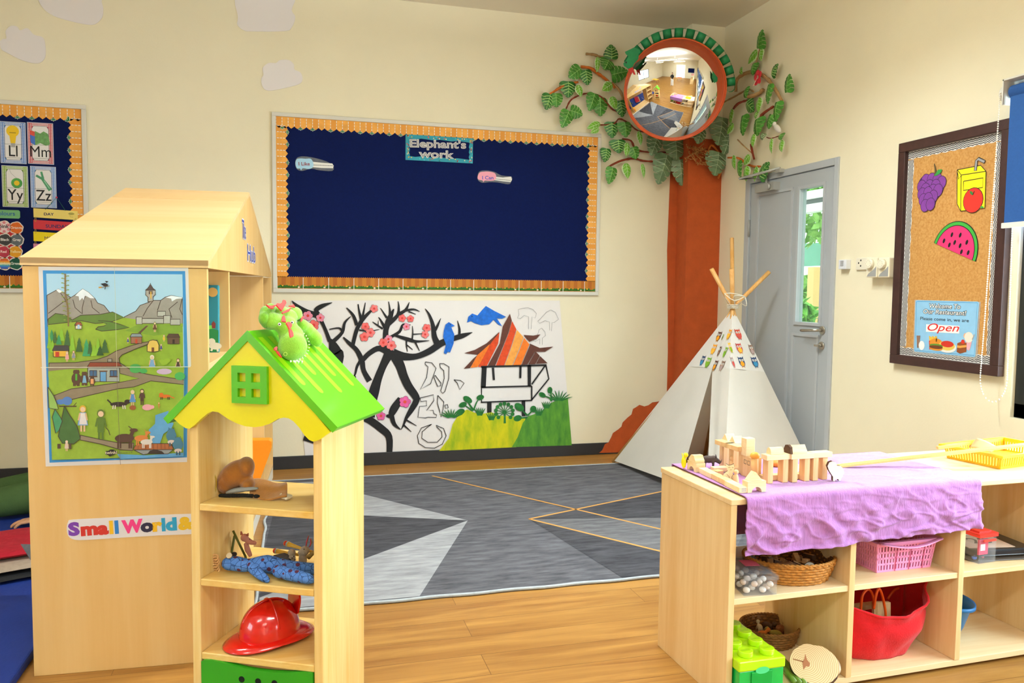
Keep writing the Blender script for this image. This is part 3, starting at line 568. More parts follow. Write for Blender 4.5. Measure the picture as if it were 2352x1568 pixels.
shape([(1795,1228),(1840,1150),(1880,1040),(1920,990),(2010,960),(2110,880),(2226,846),(2256,1214)], HG, .0123)
def ele(x, y, rx, ry, a=0): b.disc(*FB.cp(CP, [(x, y)])[0], rx/1085, PLG, FB, .0126, 14, ry/1085, a)
for e in [(1455,862,42,24,-.6),(1418,902,34,22,.3),(1552,846,32,22,.2),(1400,956,36,24,.3),(1852,920,46,30,-.6),(1960,935,28,28,0),(1840,1006,36,26,.2),(2030,826,32,20,-.5),(2088,790,22,28,0)]: ele(*e)
for k in range(11): a = math.pi*(k/10*1.5-.25); ele(1738+66*math.cos(a), 955-62*math.sin(a), 16, 16); stroke([(1738,960,7),(1738+60*math.cos(a),955-56*math.sin(a),6)], PLG, .0125)
for s in [[(1500,945,16),(1470,900,12),(1450,870,6)],[(1495,950,14),(1440,910,8)],[(1500,945,14),(1525,880,10),(1550,850,5)],[(1740,1045,20),(1740,960,14)],[(1915,985,16),(1880,950,12),(1850,925,5)],[(1915,985,14),(1955,945,10)],[(1915,1000,14),(1850,1006,10)],[(2100,875,16),(2085,850,12),(2035,830,6)],[(2100,875,14),(2095,795,8)]]: stroke(s, PLG, .0126)
for cx, cy, n, L in [(1330,1000,9,75),(2160,870,9,90),(1550,985,6,70),(1640,1020,6,65),(2005,985,6,70),(2065,930,6,60)]:
    for k in range(n): a = (k/(n-1)-.5)*(2.4 if n > 6 else .9); stroke([(cx+(k-n/2)*5, cy, 12),(cx+(k-n/2)*5+math.sin(a)*L*.6, cy-math.cos(a)*L*.6, 9),(cx+(k-n/2)*5+math.sin(a)*L, cy-math.cos(a)*L*.9, 2)], PLG, .0127)
tag(b.build('painted_banner'), 'white cloth banner painted with black blossom trees, blue birds and a pagoda', 'banner')
# ================================================================ paper tree in the corner
CT = (1220, 50, 3.733); CQ = (1360, 520, 2.7034)
FT = Fr((0, 0, 0), (1,0,0), (0,0,1))
TRK = mat('ac4a1a', .85, .10, 14, .3, 60); tree = thing('paper_tree', FB(-.35, 0, 0), 'brown paper tree with pinned leaves climbing the corner of the room', 'paper tree')
b = MB()
zt, zb = FC.px(1600, 318)[1], .0; xl = FB.px(1538, 420)[0]; xl2 = FB.px(1531, 900)[0]; xr = FC.px(1657, 600)[0]; xc = -.286
b.poly([(xl2,0),(xc,0),(xc,zt),(xl,zt-.25),(xl-.01,1.6),(xl2-.012,1.2),(xl2,.8)], TRK, FB, .006)
FS = Fr((xc, 0, 0), (0,-1,0), (0,0,1)); b.poly([(0,0),(.177,0),(.177,zt),(0,zt)], TRK, FS, .0)
b.poly([(xc,0),(xr,0),(xr-.005,.9),(xr+.003,1.5),(xr,zt),(xc,zt)], TRK, FC, .006)
b.build('trunk', tree, solid=.002)
b = MB(); P = FB.cp(CQ, [(470,1066),(455,1072),(405,1085),(370,1090),(345,1108),(320,1115),(290,1105),(268,1120),(250,1130),(240,1165),(215,1185),(185,1215),(178,1240),(160,1256),(125,1280),(115,1305),(98,1337),(75,1350),(60,1385),(40,1403)]) + [FB.px(1531, 1035), FB.px(1531, 905)]
b.ext(P, TRK, FB, .0125, .0145); b.build('root_paper', tree)
BRC = {'o': mat('c0651f', .85, .2, 30, .4, 80), 'r': mat('7d2f16', .85, .2, 30, .4, 80), 't': mat('a88455', .9, .2, 30, .4, 80)}
def toF(pts, F, w): return [F(*p, ww) for p, ww in zip(F.cp(CT, pts, w), [w+.012*math.sin(i*1.9) for i in range(len(pts))])]
for F, pts, th, c in [(FB,[(425,385),(500,400),(560,430),(640,490),(715,570)],46,'o'),(FB,[(150,630),(240,570),(330,530),(405,515)],40,'o'),(FB,[(300,745),(340,670),(440,620),(520,610)],26,'r'),(FB,[(520,610),(600,650),(690,740),(740,770)],22,'r'),(FB,[(468,275),(530,285),(600,300),(660,300)],40,'t'),(FB,[(690,520),(760,600),(800,690)],44,'t'),
    (FB,[(585,885),(700,878),(760,830),(840,870),(900,930),(990,950)],24,'r'),(FB,[(780,1005),(850,1022),(900,1090),(1000,1115),(1150,1120)],30,'r'),(FB,[(660,1245),(760,1195),(880,1170),(960,1190),(1060,1200)],34,'r'),
    (FRW,[(1962,230),(1945,330),(1925,420)],18,'t'),(FRW,[(1755,600),(1780,490),(1870,430),(1980,460),(2080,540),(2150,680)],46,'t'),(FRW,[(1650,690),(1760,640),(1850,580),(1900,600)],26,'t'),(FRW,[(1735,745),(1790,700),(1850,670)],34,'r'),(FRW,[(1960,840),(2000,790),(2070,725)],38,'r'),(FRW,[(2020,990),(2070,1000),(2125,975)],14,'r'),
    (FRW,[(1885,1050),(1905,1100),(1905,1180)],28,'r'),(FRW,[(1690,1165),(1790,1170),(1830,1210),(1900,1240),(1975,1240)],34,'o'),(FRW,[(1770,1010),(1830,1060),(1890,1130)],18,'t'),(FC,[(1600,1345),(1640,1200),(1560,1060),(1520,1110)],40,'o'),(FRW,[(1860,640),(1900,640),(1950,610),(1980,580)],60,'t')]:
    P = smoothpts(toF(pts, F, .035), 5); n = len(P); sc_ = th/3.733/2/318
    rs = [sc_*(.75+.35*noise.noise((i*.8, th, 3))) * (1-.35*abs(i/(n-1)-.4)) for i in range(n)]
    MB().tube(P, rs, BRC[c], 9, flat=.8).build('branch', tree)
LM = {'m': mat('45862c', .45, .35, 30), 'd': mat('2f7029', .4, .3, 30), 'v': mat('6fb02c', .5, .2, 30), 'P': mat('66805a', .22, .3, 26, spec=.6)}
EDGE = mat('cfe3b4', .5); VEIN = mat('a4cc78', .5); VEINP = mat('a9bd97', .4)
def leaf(F, p0, p1, wd, ty, w=.045):
    a, c = F.cp(CT, [p0, p1], w); A, B_ = V(a), V(c); d = B_-A; L = d.length; d.normalize(); e = V((-d.y, d.x)); hw = wd/3.733/2/318*(1.55 if F is FRW else 1.22)
    b = MB(); g = 'v' if ty == 'v' else ('P' if ty == 'P' else 'm')
    mm = LM['d' if ty == 's' else g]
    def half(t, k): 
        s = (max(0, math.sin(math.pi*min(1, t**.60)))**.62) if ty != 'v' else max(0, math.sin(math.pi*t**.75))**.8
        return hw*s*k
    def pt(t, x, dw=0): 
        q = A+d*(L*t)+e*x; return F(q.x, q.y, w+dw+.012*math.sin(3*t)-.35*x*x/max(hw,.01))
    n = 42
    def sheet(k, m, dw, notch):
        vs = []; fs = []
        for side in (-1, 1):
            o = len(vs)
            for i in range(n+1):
                t = i/n; tt = -.0+t; h = half(t, k)
                if notch and ((i % 8 == 5 and ty != 'v') or (i % 5 == 2 and ty == 'v')) and 7 < i < n-4: h *= (.40 if ty != 'v' else .80)
                back = -.10*(1-t)*(h/hw) if ty in 'msP' else 0
                vs += [pt(t, 0, dw), pt(max(-.12, t+back), side*h, dw)]
            for i in range(n):
                q = (o+2*i, o+2*i+1, o+2*i+3, o+2*i+2); fs.append(q if side < 0 else q[::-1])
        b.add(vs, fs, m, True)
    if ty == 'v': sheet(1, EDGE, -.0006, True); sheet(.8, mm, .0004, True); vm, vw = EDGE, .0016
    else: sheet(1, mm, 0, True); vm, vw = (VEINP if ty == 'P' else VEIN), .0016
    def vein(t0, t1, x1, wid): 
        q = [pt(t0+(t1-t0)*i/5, x1*i/5, .0012) for i in range(6)]; s = (F.u*e.x+F.v*e.y)*wid; s2 = (F.u*d.x+F.v*d.y)*wid
        z = s if abs(x1) < 1e-6 else s2
        b.add([p-z for p in q]+[p+z for p in q], [(i, i+1, 7+i, 6+i) for i in range(5)], vm)
    vein(0, .96, 0, vw)
    for i in range(4 if ty == 's' else 3):
        t = .12+i*(.17 if ty == 's' else .2)
        for sd in (-1, 1): vein(t, min(.97, t+.16), sd*half(min(1,t+.16), .82), .0030 if ty == 's' else (.0022 if ty == 'P' else .0011))
    b.build('leaf', tree)
for F, p0, p1, wd, ty in [(FB,(690,320),(682,195),120,'s'),(FB,(665,325),(625,412),130,'m'),(FB,(572,300),(562,435),46,'v'),(FB,(690,455),(830,425),125,'m'),(FB,(425,400),(320,480),112,'m'),(FB,(465,412),(482,545),108,'s'),(FB,(318,510),(315,652),130,'s'),(FB,(398,540),(428,645),62,'v'),(FB,(165,620),(125,755),112,'s'),(FB,(210,612),(215,735),118,'m'),(FB,(325,762),(262,908),108,'m'),(FB,(335,760),(440,800),108,'m'),(FB,(695,530),(608,590),84,'v'),(FB,(545,615),(495,765),105,'m'),(FB,(590,650),(592,812),135,'m'),(FB,(690,640),(722,748),78,'v'),(FB,(760,675),(782,818),108,'s'),
    (FB,(592,870),(478,915),66,'v'),(FB,(582,915),(508,955),50,'v'),(FB,(690,858),(692,998),116,'s'),(FB,(800,860),(812,992),118,'m'),(FB,(922,935),(940,1060),50,'v'),(FB,(745,1010),(752,1128),138,'s'),(FB,(826,1035),(812,1158),58,'v'),(FB,(645,1085),(628,1205),92,'s'),(FB,(870,1075),(898,1178),104,'m'),(FB,(700,1248),(662,1392),95,'m'),(FB,(812,1210),(828,1345),78,'v'),(FB,(952,1215),(965,1342),38,'v'),
    (FB,(1080,985),(1025,1148),135,'P'),(FB,(1235,1005),(1245,1188),190,'P'),(FB,(1165,1140),(1085,1395),172,'P'),(FB,(1275,1180),(1290,1408),150,'P'),(FC,(1455,915),(1425,1048),120,'P'),(FC,(1640,820),(1598,1062),190,'P'),(FC,(1700,960),(1650,1140),150,'P'),(FC,(1610,1118),(1570,1322),185,'P'),
    (FRW,(1950,230),(1988,65),98,'m'),(FRW,(1940,245),(1862,362),62,'v'),(FRW,(1970,235),(1978,338),56,'v'),(FRW,(1912,355),(1905,460),78,'m'),(FRW,(2062,465),(2122,360),58,'s'),(FRW,(2195,605),(2220,445),86,'m'),(FRW,(1795,395),(1815,448),42,'v'),(FRW,(2045,535),(2032,708),68,'m'),(FRW,(1838,572),(1852,652),68,'m'),(FRW,(1848,680),(1915,768),84,'s'),(FRW,(1955,648),(1955,778),64,'v'),(FRW,(2112,685),(2105,858),88,'m'),(FRW,(1722,745),(1714,885),52,'v'),(FRW,(1820,800),(1820,978),92,'m'),(FRW,(1940,828),(1946,978),118,'m'),
    (FRW,(2062,795),(2038,920),82,'m'),(FRW,(1938,768),(1928,835),46,'v'),(FRW,(1735,872),(1682,965),56,'v'),(FRW,(1906,962),(1904,1075),56,'v'),(FRW,(2145,958),(2145,1015),56,'m'),(FRW,(2060,998),(2066,1130),36,'v'),(FRW,(2148,1012),(2152,1118),50,'v'),(FRW,(1732,1145),(1752,1265),52,'v'),(FRW,(1778,1198),(1802,1338),56,'m'),(FRW,(1875,1145),(1825,1228),62,'v'),(FRW,(1848,1235),(1846,1368),72,'v'),(FRW,(1932,1238),(1918,1372),56,'v'),(FRW,(1955,1335),(2048,1205),88,'s'),(FRW,(1992,955),(1982,1015),52,'P')]:
    leaf(F, p0, p1, wd, ty, {'P': .085}.get(ty, .05) + .02*random.random())
b = MB()
for i in range(5):
    a = i*1.257+.4; c = FRW.cp(CT, [(1945,478)], .07)[0]; q = (c[0]+.028*math.cos(a), c[1]+.034*math.sin(a)); b.ell(FRW(*q, .072), (.003,.02,.026), mat('d0303c', .6, .2, 40), 10, rot=Matrix.Rotation(a, 3, 'X'))
b.tube([FRW(*c, .075), FRW(c[0]-.01, c[1]-.06, .1)], .003, mat('e8b0a0'), 6); b.build('flower', tree)
b = MB(); c = FRW.cp(CT, [(2118,915)], .06)[0]; b.ell(FRW(*c, .065), (.018,.05,.02), mat('e9e6df', .6), 12, rot=Matrix.Rotation(.7, 3, 'X')); b.ell(FRW(c[0]-.03, c[1]+.035, .07), (.013,.016,.016), mat('e9e6df', .6), 10); b.build('paper_bird', tree)
b = MB(); TW = mat('a5703a', .8, .2, 40)
for i in range(26):
    x0, y0 = 1440+random.uniform(-60,60), 1140+random.uniform(-60,70); p = FC.cp(CT, [(x0,y0)], .05)[0]; a = random.uniform(2.2,4.4) if i % 2 else random.uniform(-.6,.8); q = V(p); P = []
    for k in range(5): P.append(FC(q.x, q.y, .05+.02*math.sin(k+i))); a += random.uniform(-.4,.4); q = q+V((math.cos(a), math.sin(a)))*.022
    b.tube(P, [.003,.0028,.0026,.0022,.0016], TW, 5)
    for k in range(1, 5): b.ell(P[k]+V((random.uniform(-.01,.01),0,random.uniform(-.01,.01))), (.008,.003,.004), TW, 6, rot=Matrix.Rotation(random.random()*6, 3, 'Y'))
b.build('dried_twig', tree)
# ================================================================ convex mirror with hood, paper chain snake
mc = FB.px(1549, 207, .47); MC = FB(*mc, .47); ax = (CAMP-MC).normalized()
ax = Matrix.Rotation(math.radians(8.0), 3, ax.cross(V((0,0,1))).normalized()*-1) @ ax
ax = Matrix.Rotation(math.radians(3), 3, 'Z') @ ax
my = (V((0,0,1))-ax*ax.z).normalized(); mx_ = my.cross(ax); MM = Matrix.Translation(MC) @ Matrix((mx_, my, ax)).transposed().to_4x4()
RIM = mat('d2561f', .45, .06, 20, spec=.5)
t = thing('convex_mirror', MC-V((0,0,.36)), 'round convex security mirror with an orange rim in the corner above the trunk', 'mirror')
Rc, ra = .80, .346; b = MB(); prof = [(ra*k/24, math.sqrt(Rc*Rc-(ra*k/24)**2)-math.sqrt(Rc*Rc-ra*ra)) for k in range(24, -1, -1)]; prof[-1] = (1e-4, prof[-1][1])
b.lathe(prof, mat('f2f2f0', .02, metal=1), 72, MM); b.build('mirror_dome', t)
b = MB(); b.lathe([(.345,-.02),(.345,.008),(.348,.014),(.355,.014),(.359,.008),(.359,-.03),(.345,-.03)], RIM, 72, MM); b.build('rim', t)
b = MB(); vs = []; fs = []; n = 72
for k in range(n):
    a = 2*math.pi*k/n; dpt = .012+.105*max(0, .5+.5*math.cos(a-1.05))**2
    for r, z in ((.353,.0),(.353,dpt),(.3585,dpt),(.3585,.0)): vs.append(MM @ V((r*math.cos(a), r*math.sin(a), z)))
for k in range(n):
    j = (k+1) % n
    for q in range(3): fs.append((k*4+q, j*4+q, j*4+q+1, k*4+q+1))
b.add(vs, fs, RIM, True); b.build('hood', t)
b = MB(); b.lathe([(.345,-.03),(.30,-.07),(.12,-.10),(1e-4,-.10)], mat('3a3a3c', .6), 48, MM); b.build('back_shell', t)
b = MB(); p0 = MM @ V((0,0,-.09)); b.tube([p0, p0+V((.04,.05,0)), V((-.16,-.165,p0.z-.02))], .018, mat('8a8a88', .4, metal=.6), 10); b.box((-.16,-.176,p0.z-.02),(.12,.01,.12), mat('8a8a88', .4, metal=.6)); b.build('bracket', t)
SG = mat('0f7a45', .5, .12, 30); s_ = thing('paper_chain_snake', MM @ V((0,.40,0)), 'green paper chain snake curled over the top of the round mirror', 'paper chain')
N = 26; A0, A1 = math.radians(146), math.radians(2)
for i in range(N):
    a = A0+(A1-A0)*i/(N-1); rr = .388; c = V((rr*math.cos(a), rr*math.sin(a), .035)); tv = V((-math.sin(a), math.cos(a), 0)); rv = V((math.cos(a), math.sin(a), 0)); zv = V((0,0,1))
    ax2 = rv if i % 2 == 0 else zv; e1 = tv; e2 = ax2.cross(tv); R2 = .029; hw = .030 if i % 2 == 0 else .014
    vs = []; fs = []
    for k in range(16):
        q = 2*math.pi*k/16
        for sg in (-1, 1): vs.append(MM @ (c + e1*(R2*math.cos(q)) + e2*(R2*(.8 if i%2==0 else 1)*math.sin(q)) + ax2*(sg*hw)))
    for k in range(16): j = (k+1) % 16; fs.append((2*k, 2*k+1, 2*j+1, 2*j))
    MB().add(vs, fs, SG, True).build('chain_link', s_, solid=.0012)
FM = Fr(MM @ V((0,0,.085)), mx_, my); CM = (1400, 70, 5.807)
b = MB(); b.ext(FM.cp(CM, [(205,285),(330,225),(400,255),(412,300),(392,308),(385,380),(330,440),(310,485),(250,512),(192,472),(183,440),(228,390),(250,345),(215,312)]), SG, FM, 0, .004); b.disc(*FM.cp(CM, [(222,425)])[0], .006, BLACK, FM, .0045); b.build('snake_head', s_)
b = MB(); b.ext(FM.cp(CM, [(245,515),(310,488),(330,540),(348,590),(322,588),(300,545),(295,582),(278,580),(275,545)]), mat('c02a26', .6), FM, -.002, .001); b.build('tongue', s_)
b = MB(); b.ext(FM.cp(CM, [(340,445),(430,385),(440,400),(380,470),(325,520),(310,500)]), mat('2d4028', .6), FM, -.006, -.003); b.build('head_flap', s_)
b = MB(); b.ext(FM.cp(CM, [(1380,545),(1450,640),(1445,690),(1400,710),(1372,640)]), SG, FM, -.04, -.037); b.build('tail', s_)
# ================================================================ things on the right wall
def fpx(F, x0, y0, w=0): return F.px(x0, y0, w)
# ---- cork board
ct, cbm = fpx(FRW, 2069, 331, .02), fpx(FRW, 2050, 833, .02)
u0, v1, v0 = (ct[0]+cbm[0])/2, ct[1], cbm[1]; u1 = fpx(FRW, 2298.5, 864, .02)[0]
FRM = mat('3a211d', .45, .2, 30, spec=.5)
cork = thing('cork_board', FRW((u0+u1)/2, v0, 0), 'tall cork board in a dark brown frame with zigzag trim', 'cork board')
MB().fbox(FRW, u0+.01, u1-.01, v0+.01, v1-.01, .001, .014, mat('b07a3a', .9, .3, 90, .5, 160, col2='cc9c5a')).build('cork_panel', cork)
b = MB(); f = .05
for a in [(u0,u1,v1-f,v1),(u0,u1,v0,v0+f),(u0,u0+f,v0+f,v1-f),(u1-f,u1,v0+f,v1-f)]: b.fbox(FRW, *a, .001, .038, FRM)
b.build('frame', cork, bevel=.003)
b = MB(); W2 = mat('dedad4', .7); Z2 = mat('26262b', .7); a0, a1, c0, c1 = u0+f, u1-f, v0+f, v1-f; tw = .042
def zig(p, q, inward):
    p, q = V(p), V(q); d = (q-p); L = d.length; d.normalize(); n = int(L/.012)
    outl = [p, q] + [q-d*(L*k/40)+V(inward)*(tw+.003*math.sin(k*1.7)) for k in range(41)]
    b.poly([(x.x, x.y) for x in outl], W2, FRW, .0148)
    for j in range(4):
        P = [p+d*(L*k/n)+V(inward)*(.008+j*.009+(.0028 if k % 2 else -.0028)) for k in range(n+1)]
        b.rib([(x.x, x.y, .0042) for x in P], Z2, FRW, .0153)
zig((a0,c1-tw-.004),(a0,c0+tw+.004),(1,0)); zig((a1,c0+tw+.004),(a1,c1-tw-.004),(-1,0)); zig((a0,c1),(a1,c1),(0,-1)); zig((a1,c0),(a0,c0),(0,1))
b.build('border_trim', cork)
CG = (2020, 180, 4.127)
# grapes
P = FRW.cp(CG, [(495,1080)], .016)[0]; t = thing('grape_cutout', FRW(P[0], P[1]-.1, .015), 'purple paper grape bunch pinned at the upper left of the cork board', 'cutout')
b = MB(); PU = mat('7a3a92', .7, .1, 30); KO = mat('2a1430', .7); sx = 4.127*262
def q_(x, y): return FRW.cp(CG, [(x, y)], .016)[0]
GR = [(440,965),(497,955),(550,955),(590,985),(402,1022),(475,1018),(535,1015),(438,1050),(405,1095),(508,1062),(558,1060),(462,1085),(512,1118),(418,1150),(465,1140),(435,1205),(487,1192)]
b.ext([(x.x,x.y) for x in smoothpts([(*q_(*p),0) for p in [(410,930),(500,915),(580,925),(622,985),(590,1090),(540,1150),(520,1210),(440,1250),(405,1210),(385,1130),(370,1080),(368,1000)]], 3, True)], mat('4a1f5c', .7), FRW, .0155, .017)
for x, y in GR:
    c = q_(x, y); wz = .0174+.00008*GR.index((x, y)); b.disc(*c, .0315, KO, FRW, wz, 16, .034); b.disc(*c, .0290, PU, FRW, wz+.00004, 16, .0315)
b.build('grape_card', t)
b = MB(); b.ext([q_(*p) for p in [(523,922),(560,865),(598,862),(590,890),(560,915),(535,925)]], mat('2f8a3c', .7), FRW, .018, .019); b.rib([(*q_(527,925),.012),(*q_(535,870),.010),(*q_(524,808),.006)], mat('5a4a2c', .7), FRW, .0188); b.build('stem', t)
# juice box
t = thing('juice_box_cutout', FRW(*q_(870,1250), .015), 'yellow paper juice box with grey straw at the upper right of the cork board', 'cutout'); JY = mat('f0de14', .65)
b = MB(); b.ext([q_(*p) for p in [(740,866),(962,824),(1012,880),(1000,1228),(772,1258),(738,1190)]], JY, FRW, .0155, .017)
for l in [[(740,866),(962,824),(1012,880),(1000,1228),(772,1258),(738,1190),(740,866)],[(740,866),(778,916),(1012,880)],[(778,916),(772,1258)],[(742,890),(752,955),(778,920)],[(800,975),(985,942),(980,1034),(798,1062),(800,975)]]: b.rib([(*q_(*p), .0035) for p in l], BLACK, FRW, .0176)
c = q_(890,1155); b.disc(*c, .060, BLACK, FRW, .0178, 20, .062); b.disc(*c, .057, mat('dc2f22', .7), FRW, .0182, 20, .059); b.ext([q_(*p) for p in [(858,1075),(870,1066),(890,1080),(888,1108),(868,1098)]], mat('2f7a34'), FRW, .0184, .019); b.rib([(*q_(888,1105),.005),(*q_(905,1068),.004)], BLACK, FRW, .0188)
b.rib([(*q_(960,1218),.008),(*q_(990,1222),.008)], mat('3aa04a'), FRW, .0186); b.build('box_card', t)
b = MB(); b.rib([(*q_(912,875),.017),(*q_(922,780),.017),(*q_(940,760),.017),(*q_(1002,792),.017)], BLACK, FRW, .0178); b.rib([(*q_(912,872),.011),(*q_(922,782),.011),(*q_(940,764),.011),(*q_(998,791),.011)], mat('9a9a9c', .6), FRW, .0182); b.build('straw', t)
# watermelon
t = thing('watermelon_cutout', FRW(*FRW.px(2200,600,.016), .015), 'pink paper watermelon slice pinned in the middle of the cork board', 'cutout')
A, B_ = V(FRW.px(2145.5,557.5,.016)), V(FRW.px(2241,600.5,.016)); mid = (A+B_)/2; d = (B_-A); R_ = d.length/2; d.normalize(); e = V((-d.y, d.x))
def arc(k, n=26): return [tuple(mid+d*(-R_*k*math.cos(math.pi*i/n))+e*(R_*1.08*k*math.sin(math.pi*i/n))) for i in range(n+1)]
b = MB(); b.ext(arc(1), BLACK, FRW, .0155, .017); b.poly(arc(.975), mat('3aa038', .7), FRW, .0174); b.poly(arc(.87), BLACK, FRW, .0178); b.poly(arc(.845), mat('e0306e', .7), FRW, .0182)
for k, a in [(.62,.35),(.62,1.0),(.62,1.6),(.62,2.25),(.62,2.85),(.33,.5),(.33,1.25),(.33,2.1),(.33,2.8)]:
    p = mid+d*(-R_*k*math.cos(a))+e*(R_*k*math.sin(a)); b.disc(p.x, p.y, .013, BLACK, FRW, .0186, 10, .0075, 1.2)
b.build('melon_card', t)
# restaurant sign
CW = (2020, 560, 3.732)
def s_q(x, y): return FRW.cp(CW, [(x, y)], .018)[0]
t = thing('restaurant_sign', FRW(*s_q(560,950), .015), 'laminated light blue sign reading Welcome To Our Restaurant, at the foot of the cork board', 'sign')
b = MB(); b.ext([s_q(*p) for p in [(300,478),(866,495),(835,992),(285,940)]], clear('f4f2ee', .25, .1), FRW, .0155, .0165); b.build('laminate', t)
b = MB(); SB = mat('8fc3e6', .5, .05, 20); b.ext([s_q(*p) for p in [(318,483),(840,494),(852,505),(820,962),(808,970),(300,922),(296,910),(308,490)]], SB, FRW, .0166, .0172)
b.rib([(*s_q(*p), .003) for p in [(322,492),(838,504),(812,956),(304,912),(318,492)]], mat('4a8ec0'), FRW, .0175); b.build('sign_sheet', t)
b = MB(); SC = 1/3.732/262
def ln(txt, x, y, sz, m, w, bold=0, shear=0, col=None):
    c = s_q(x, y); ang = -.045
    b.text(txt, FRW, c[0], c[1], sz, m, w, bold, sx=.95, rot=ang, shear=shear)
WT = mat('f2f2f0', .6)
for m, w, bo in ((BLACK, .0177, .075), (WT, .0181, .010)): b.tf('Welcome To', FRW, CW, (428,548), (692,556), 38, m, w, bo, .15); b.tf('Our Restaurant!', FRW, CW, (376,594), (742,612), 38, m, w, bo, .15)
b.tf('Please come in, we are', FRW, CW, (350,650), (766,671), 28, BLACK, .0178, .004)
b.poly([s_q(*p) for p in [(400,688),(685,702),(682,768),(398,752)]], WT, FRW, .0178); b.tf('Open', FRW, CW, (412,742), (682,752), 66, mat('d8231f', .6), .0182, .004, .3)
FRI = mat('e8b83a', .6)
b.poly([s_q(*p) for p in [(424,830),(440,826),(448,900),(428,905)]], mat('d02a22'), FRW, .0182)
for k in range(8): b.rib([(*s_q(432+k*8,838),.006),(*s_q(428+k*9,788+5*(k%3)),.006)], FRI, FRW, .0179+.0001*k)
for (x, y, rx, ry, h, w) in [(486,850,42,24,'d98a2a',.0186),(486,872,44,10,'5a8a2a',.0189),(486,884,44,9,'6a3a1c',.0190),(486,897,42,10,'d98a2a',.0188),(578,885,58,28,'e8e6e0',.0184),(578,872,50,24,'e0c25a',.0187),(582,858,40,16,'c8321e',.0191)]:
    c = s_q(x, y); b.disc(*c, rx*SC, mat(h, .6), FRW, w, 16, ry*SC)
b.poly([s_q(*p) for p in [(668,850),(700,838),(748,848),(745,925),(690,940),(662,925)]], mat('8a4a24'), FRW, .0184); b.poly([s_q(*p) for p in [(668,868),(690,872),(746,866),(746,885),(690,892),(666,888)]], mat('e8a04a'), FRW, .0187); b.disc(*s_q(716,838), 11*SC, mat('d03020'), FRW, .019, 10)
b.poly([s_q(*p) for p in [(738,815),(795,815),(780,890),(768,915),(750,905)]], mat('e8a8b4'), FRW, .0183); b.disc(*s_q(766,800), 26*SC, mat('e8e0d0'), FRW, .0186, 12); b.disc(*s_q(740,788), 14*SC, mat('e8b088'), FRW, .0185, 10); b.rib([(*s_q(795,820),.005),(*s_q(815,775),.005)], GREY, FRW, .0188)
b.poly([s_q(*p) for p in [(318,785),(350,785),(342,890),(322,890)]], mat('8a6a58'), FRW, .0183); b.disc(*s_q(362,870), 20*SC, WT, FRW, .0185, 12, 24*SC); b.build('sign_print', t)
# ---- switch, socket, timers
IV = mat('e9e2cd', .4, spec=.5)
u0_, v1_ = FRW.px(1937.5, 597); u1_, v0_ = FRW.px(1954, 618); t = thing('sensor_switch', FRW((u0_+u1_)/2, v0_, 0), 'small white wall box with a grey slot beside the door', 'switch')
MB().fbox(FRW, u0_, u1_, v0_, v1_, 0, .035, mat('dfe2e8', .4)).build('switch_body', t, bevel=.003); MB().fbox(FRW, u0_+.02, u0_+.045, v0_+.02, v1_-.006, .035, .038, mat('a8a8aa', .5)).build('slot_cover', t)
u0_, v1_ = FRW.px(1970, 592.5); u1_, v0_ = FRW.px(2003, 619); t = thing('wall_socket', FRW((u0_+u1_)/2, v0_, 0), 'ivory wall socket plate with small black pin holes', 'socket')
MB().fbox(FRW, u0_, u1_, v0_, v1_, 0, .012, IV).build('socket_plate', t, bevel=.003); b = MB()
c = FRW.px(1981, 605); 
for dx, dy in ((0,.018),(0,-.014),(-.018,.003),(.042,.003)): b.disc(c[0]+dx, c[1]+dy, .0055, BLACK, FRW, .0124, 8)
b.build('pin_holes', t)
for x0, x1, lab in [(1991,2014,'ivory plug-in timer with round dial and grey corner, left of the pair'),(2018,2042,'ivory plug-in timer with round dial and grey corner, next to the cork board')]:
    u0_, v1_ = FRW.px(x0, 592, .06); u1_, v0_ = FRW.px(x1, 637, .06); t = thing('plug_timer', FRW((u0_+u1_)/2, v0_, .012), lab, 'plug timer', 'plug timers')
    MB().fbox(FRW, u0_, u1_, v0_, v1_, .0125, .062, mat('eae2c8', .4)).build('timer_body', t, bevel=.005); c = (u0_+u1_)/2
    b = MB(); b.cyl(FRW(c-.005, v1_-.035, .062), FRW(c-.005, v1_-.035, .082), .027, .025, mat('efe8d2', .4), 20)
    for k in range(10): a = k*.628; b.disc(c-.005+.018*math.cos(a), v1_-.035+.018*math.sin(a), .002, mat('9a9078'), FRW, .0826, 6)
    b.build('dial', t)
    b = MB(); b.poly([(u0_+.008,v0_+.006),(u1_-.006,v0_+.006),(u1_-.006,v0_+.062),(c+.01,v0_+.04),(u0_+.02,v0_+.022)], mat('9a9a98', .5), FRW, .0626); b.build('corner_print', t)
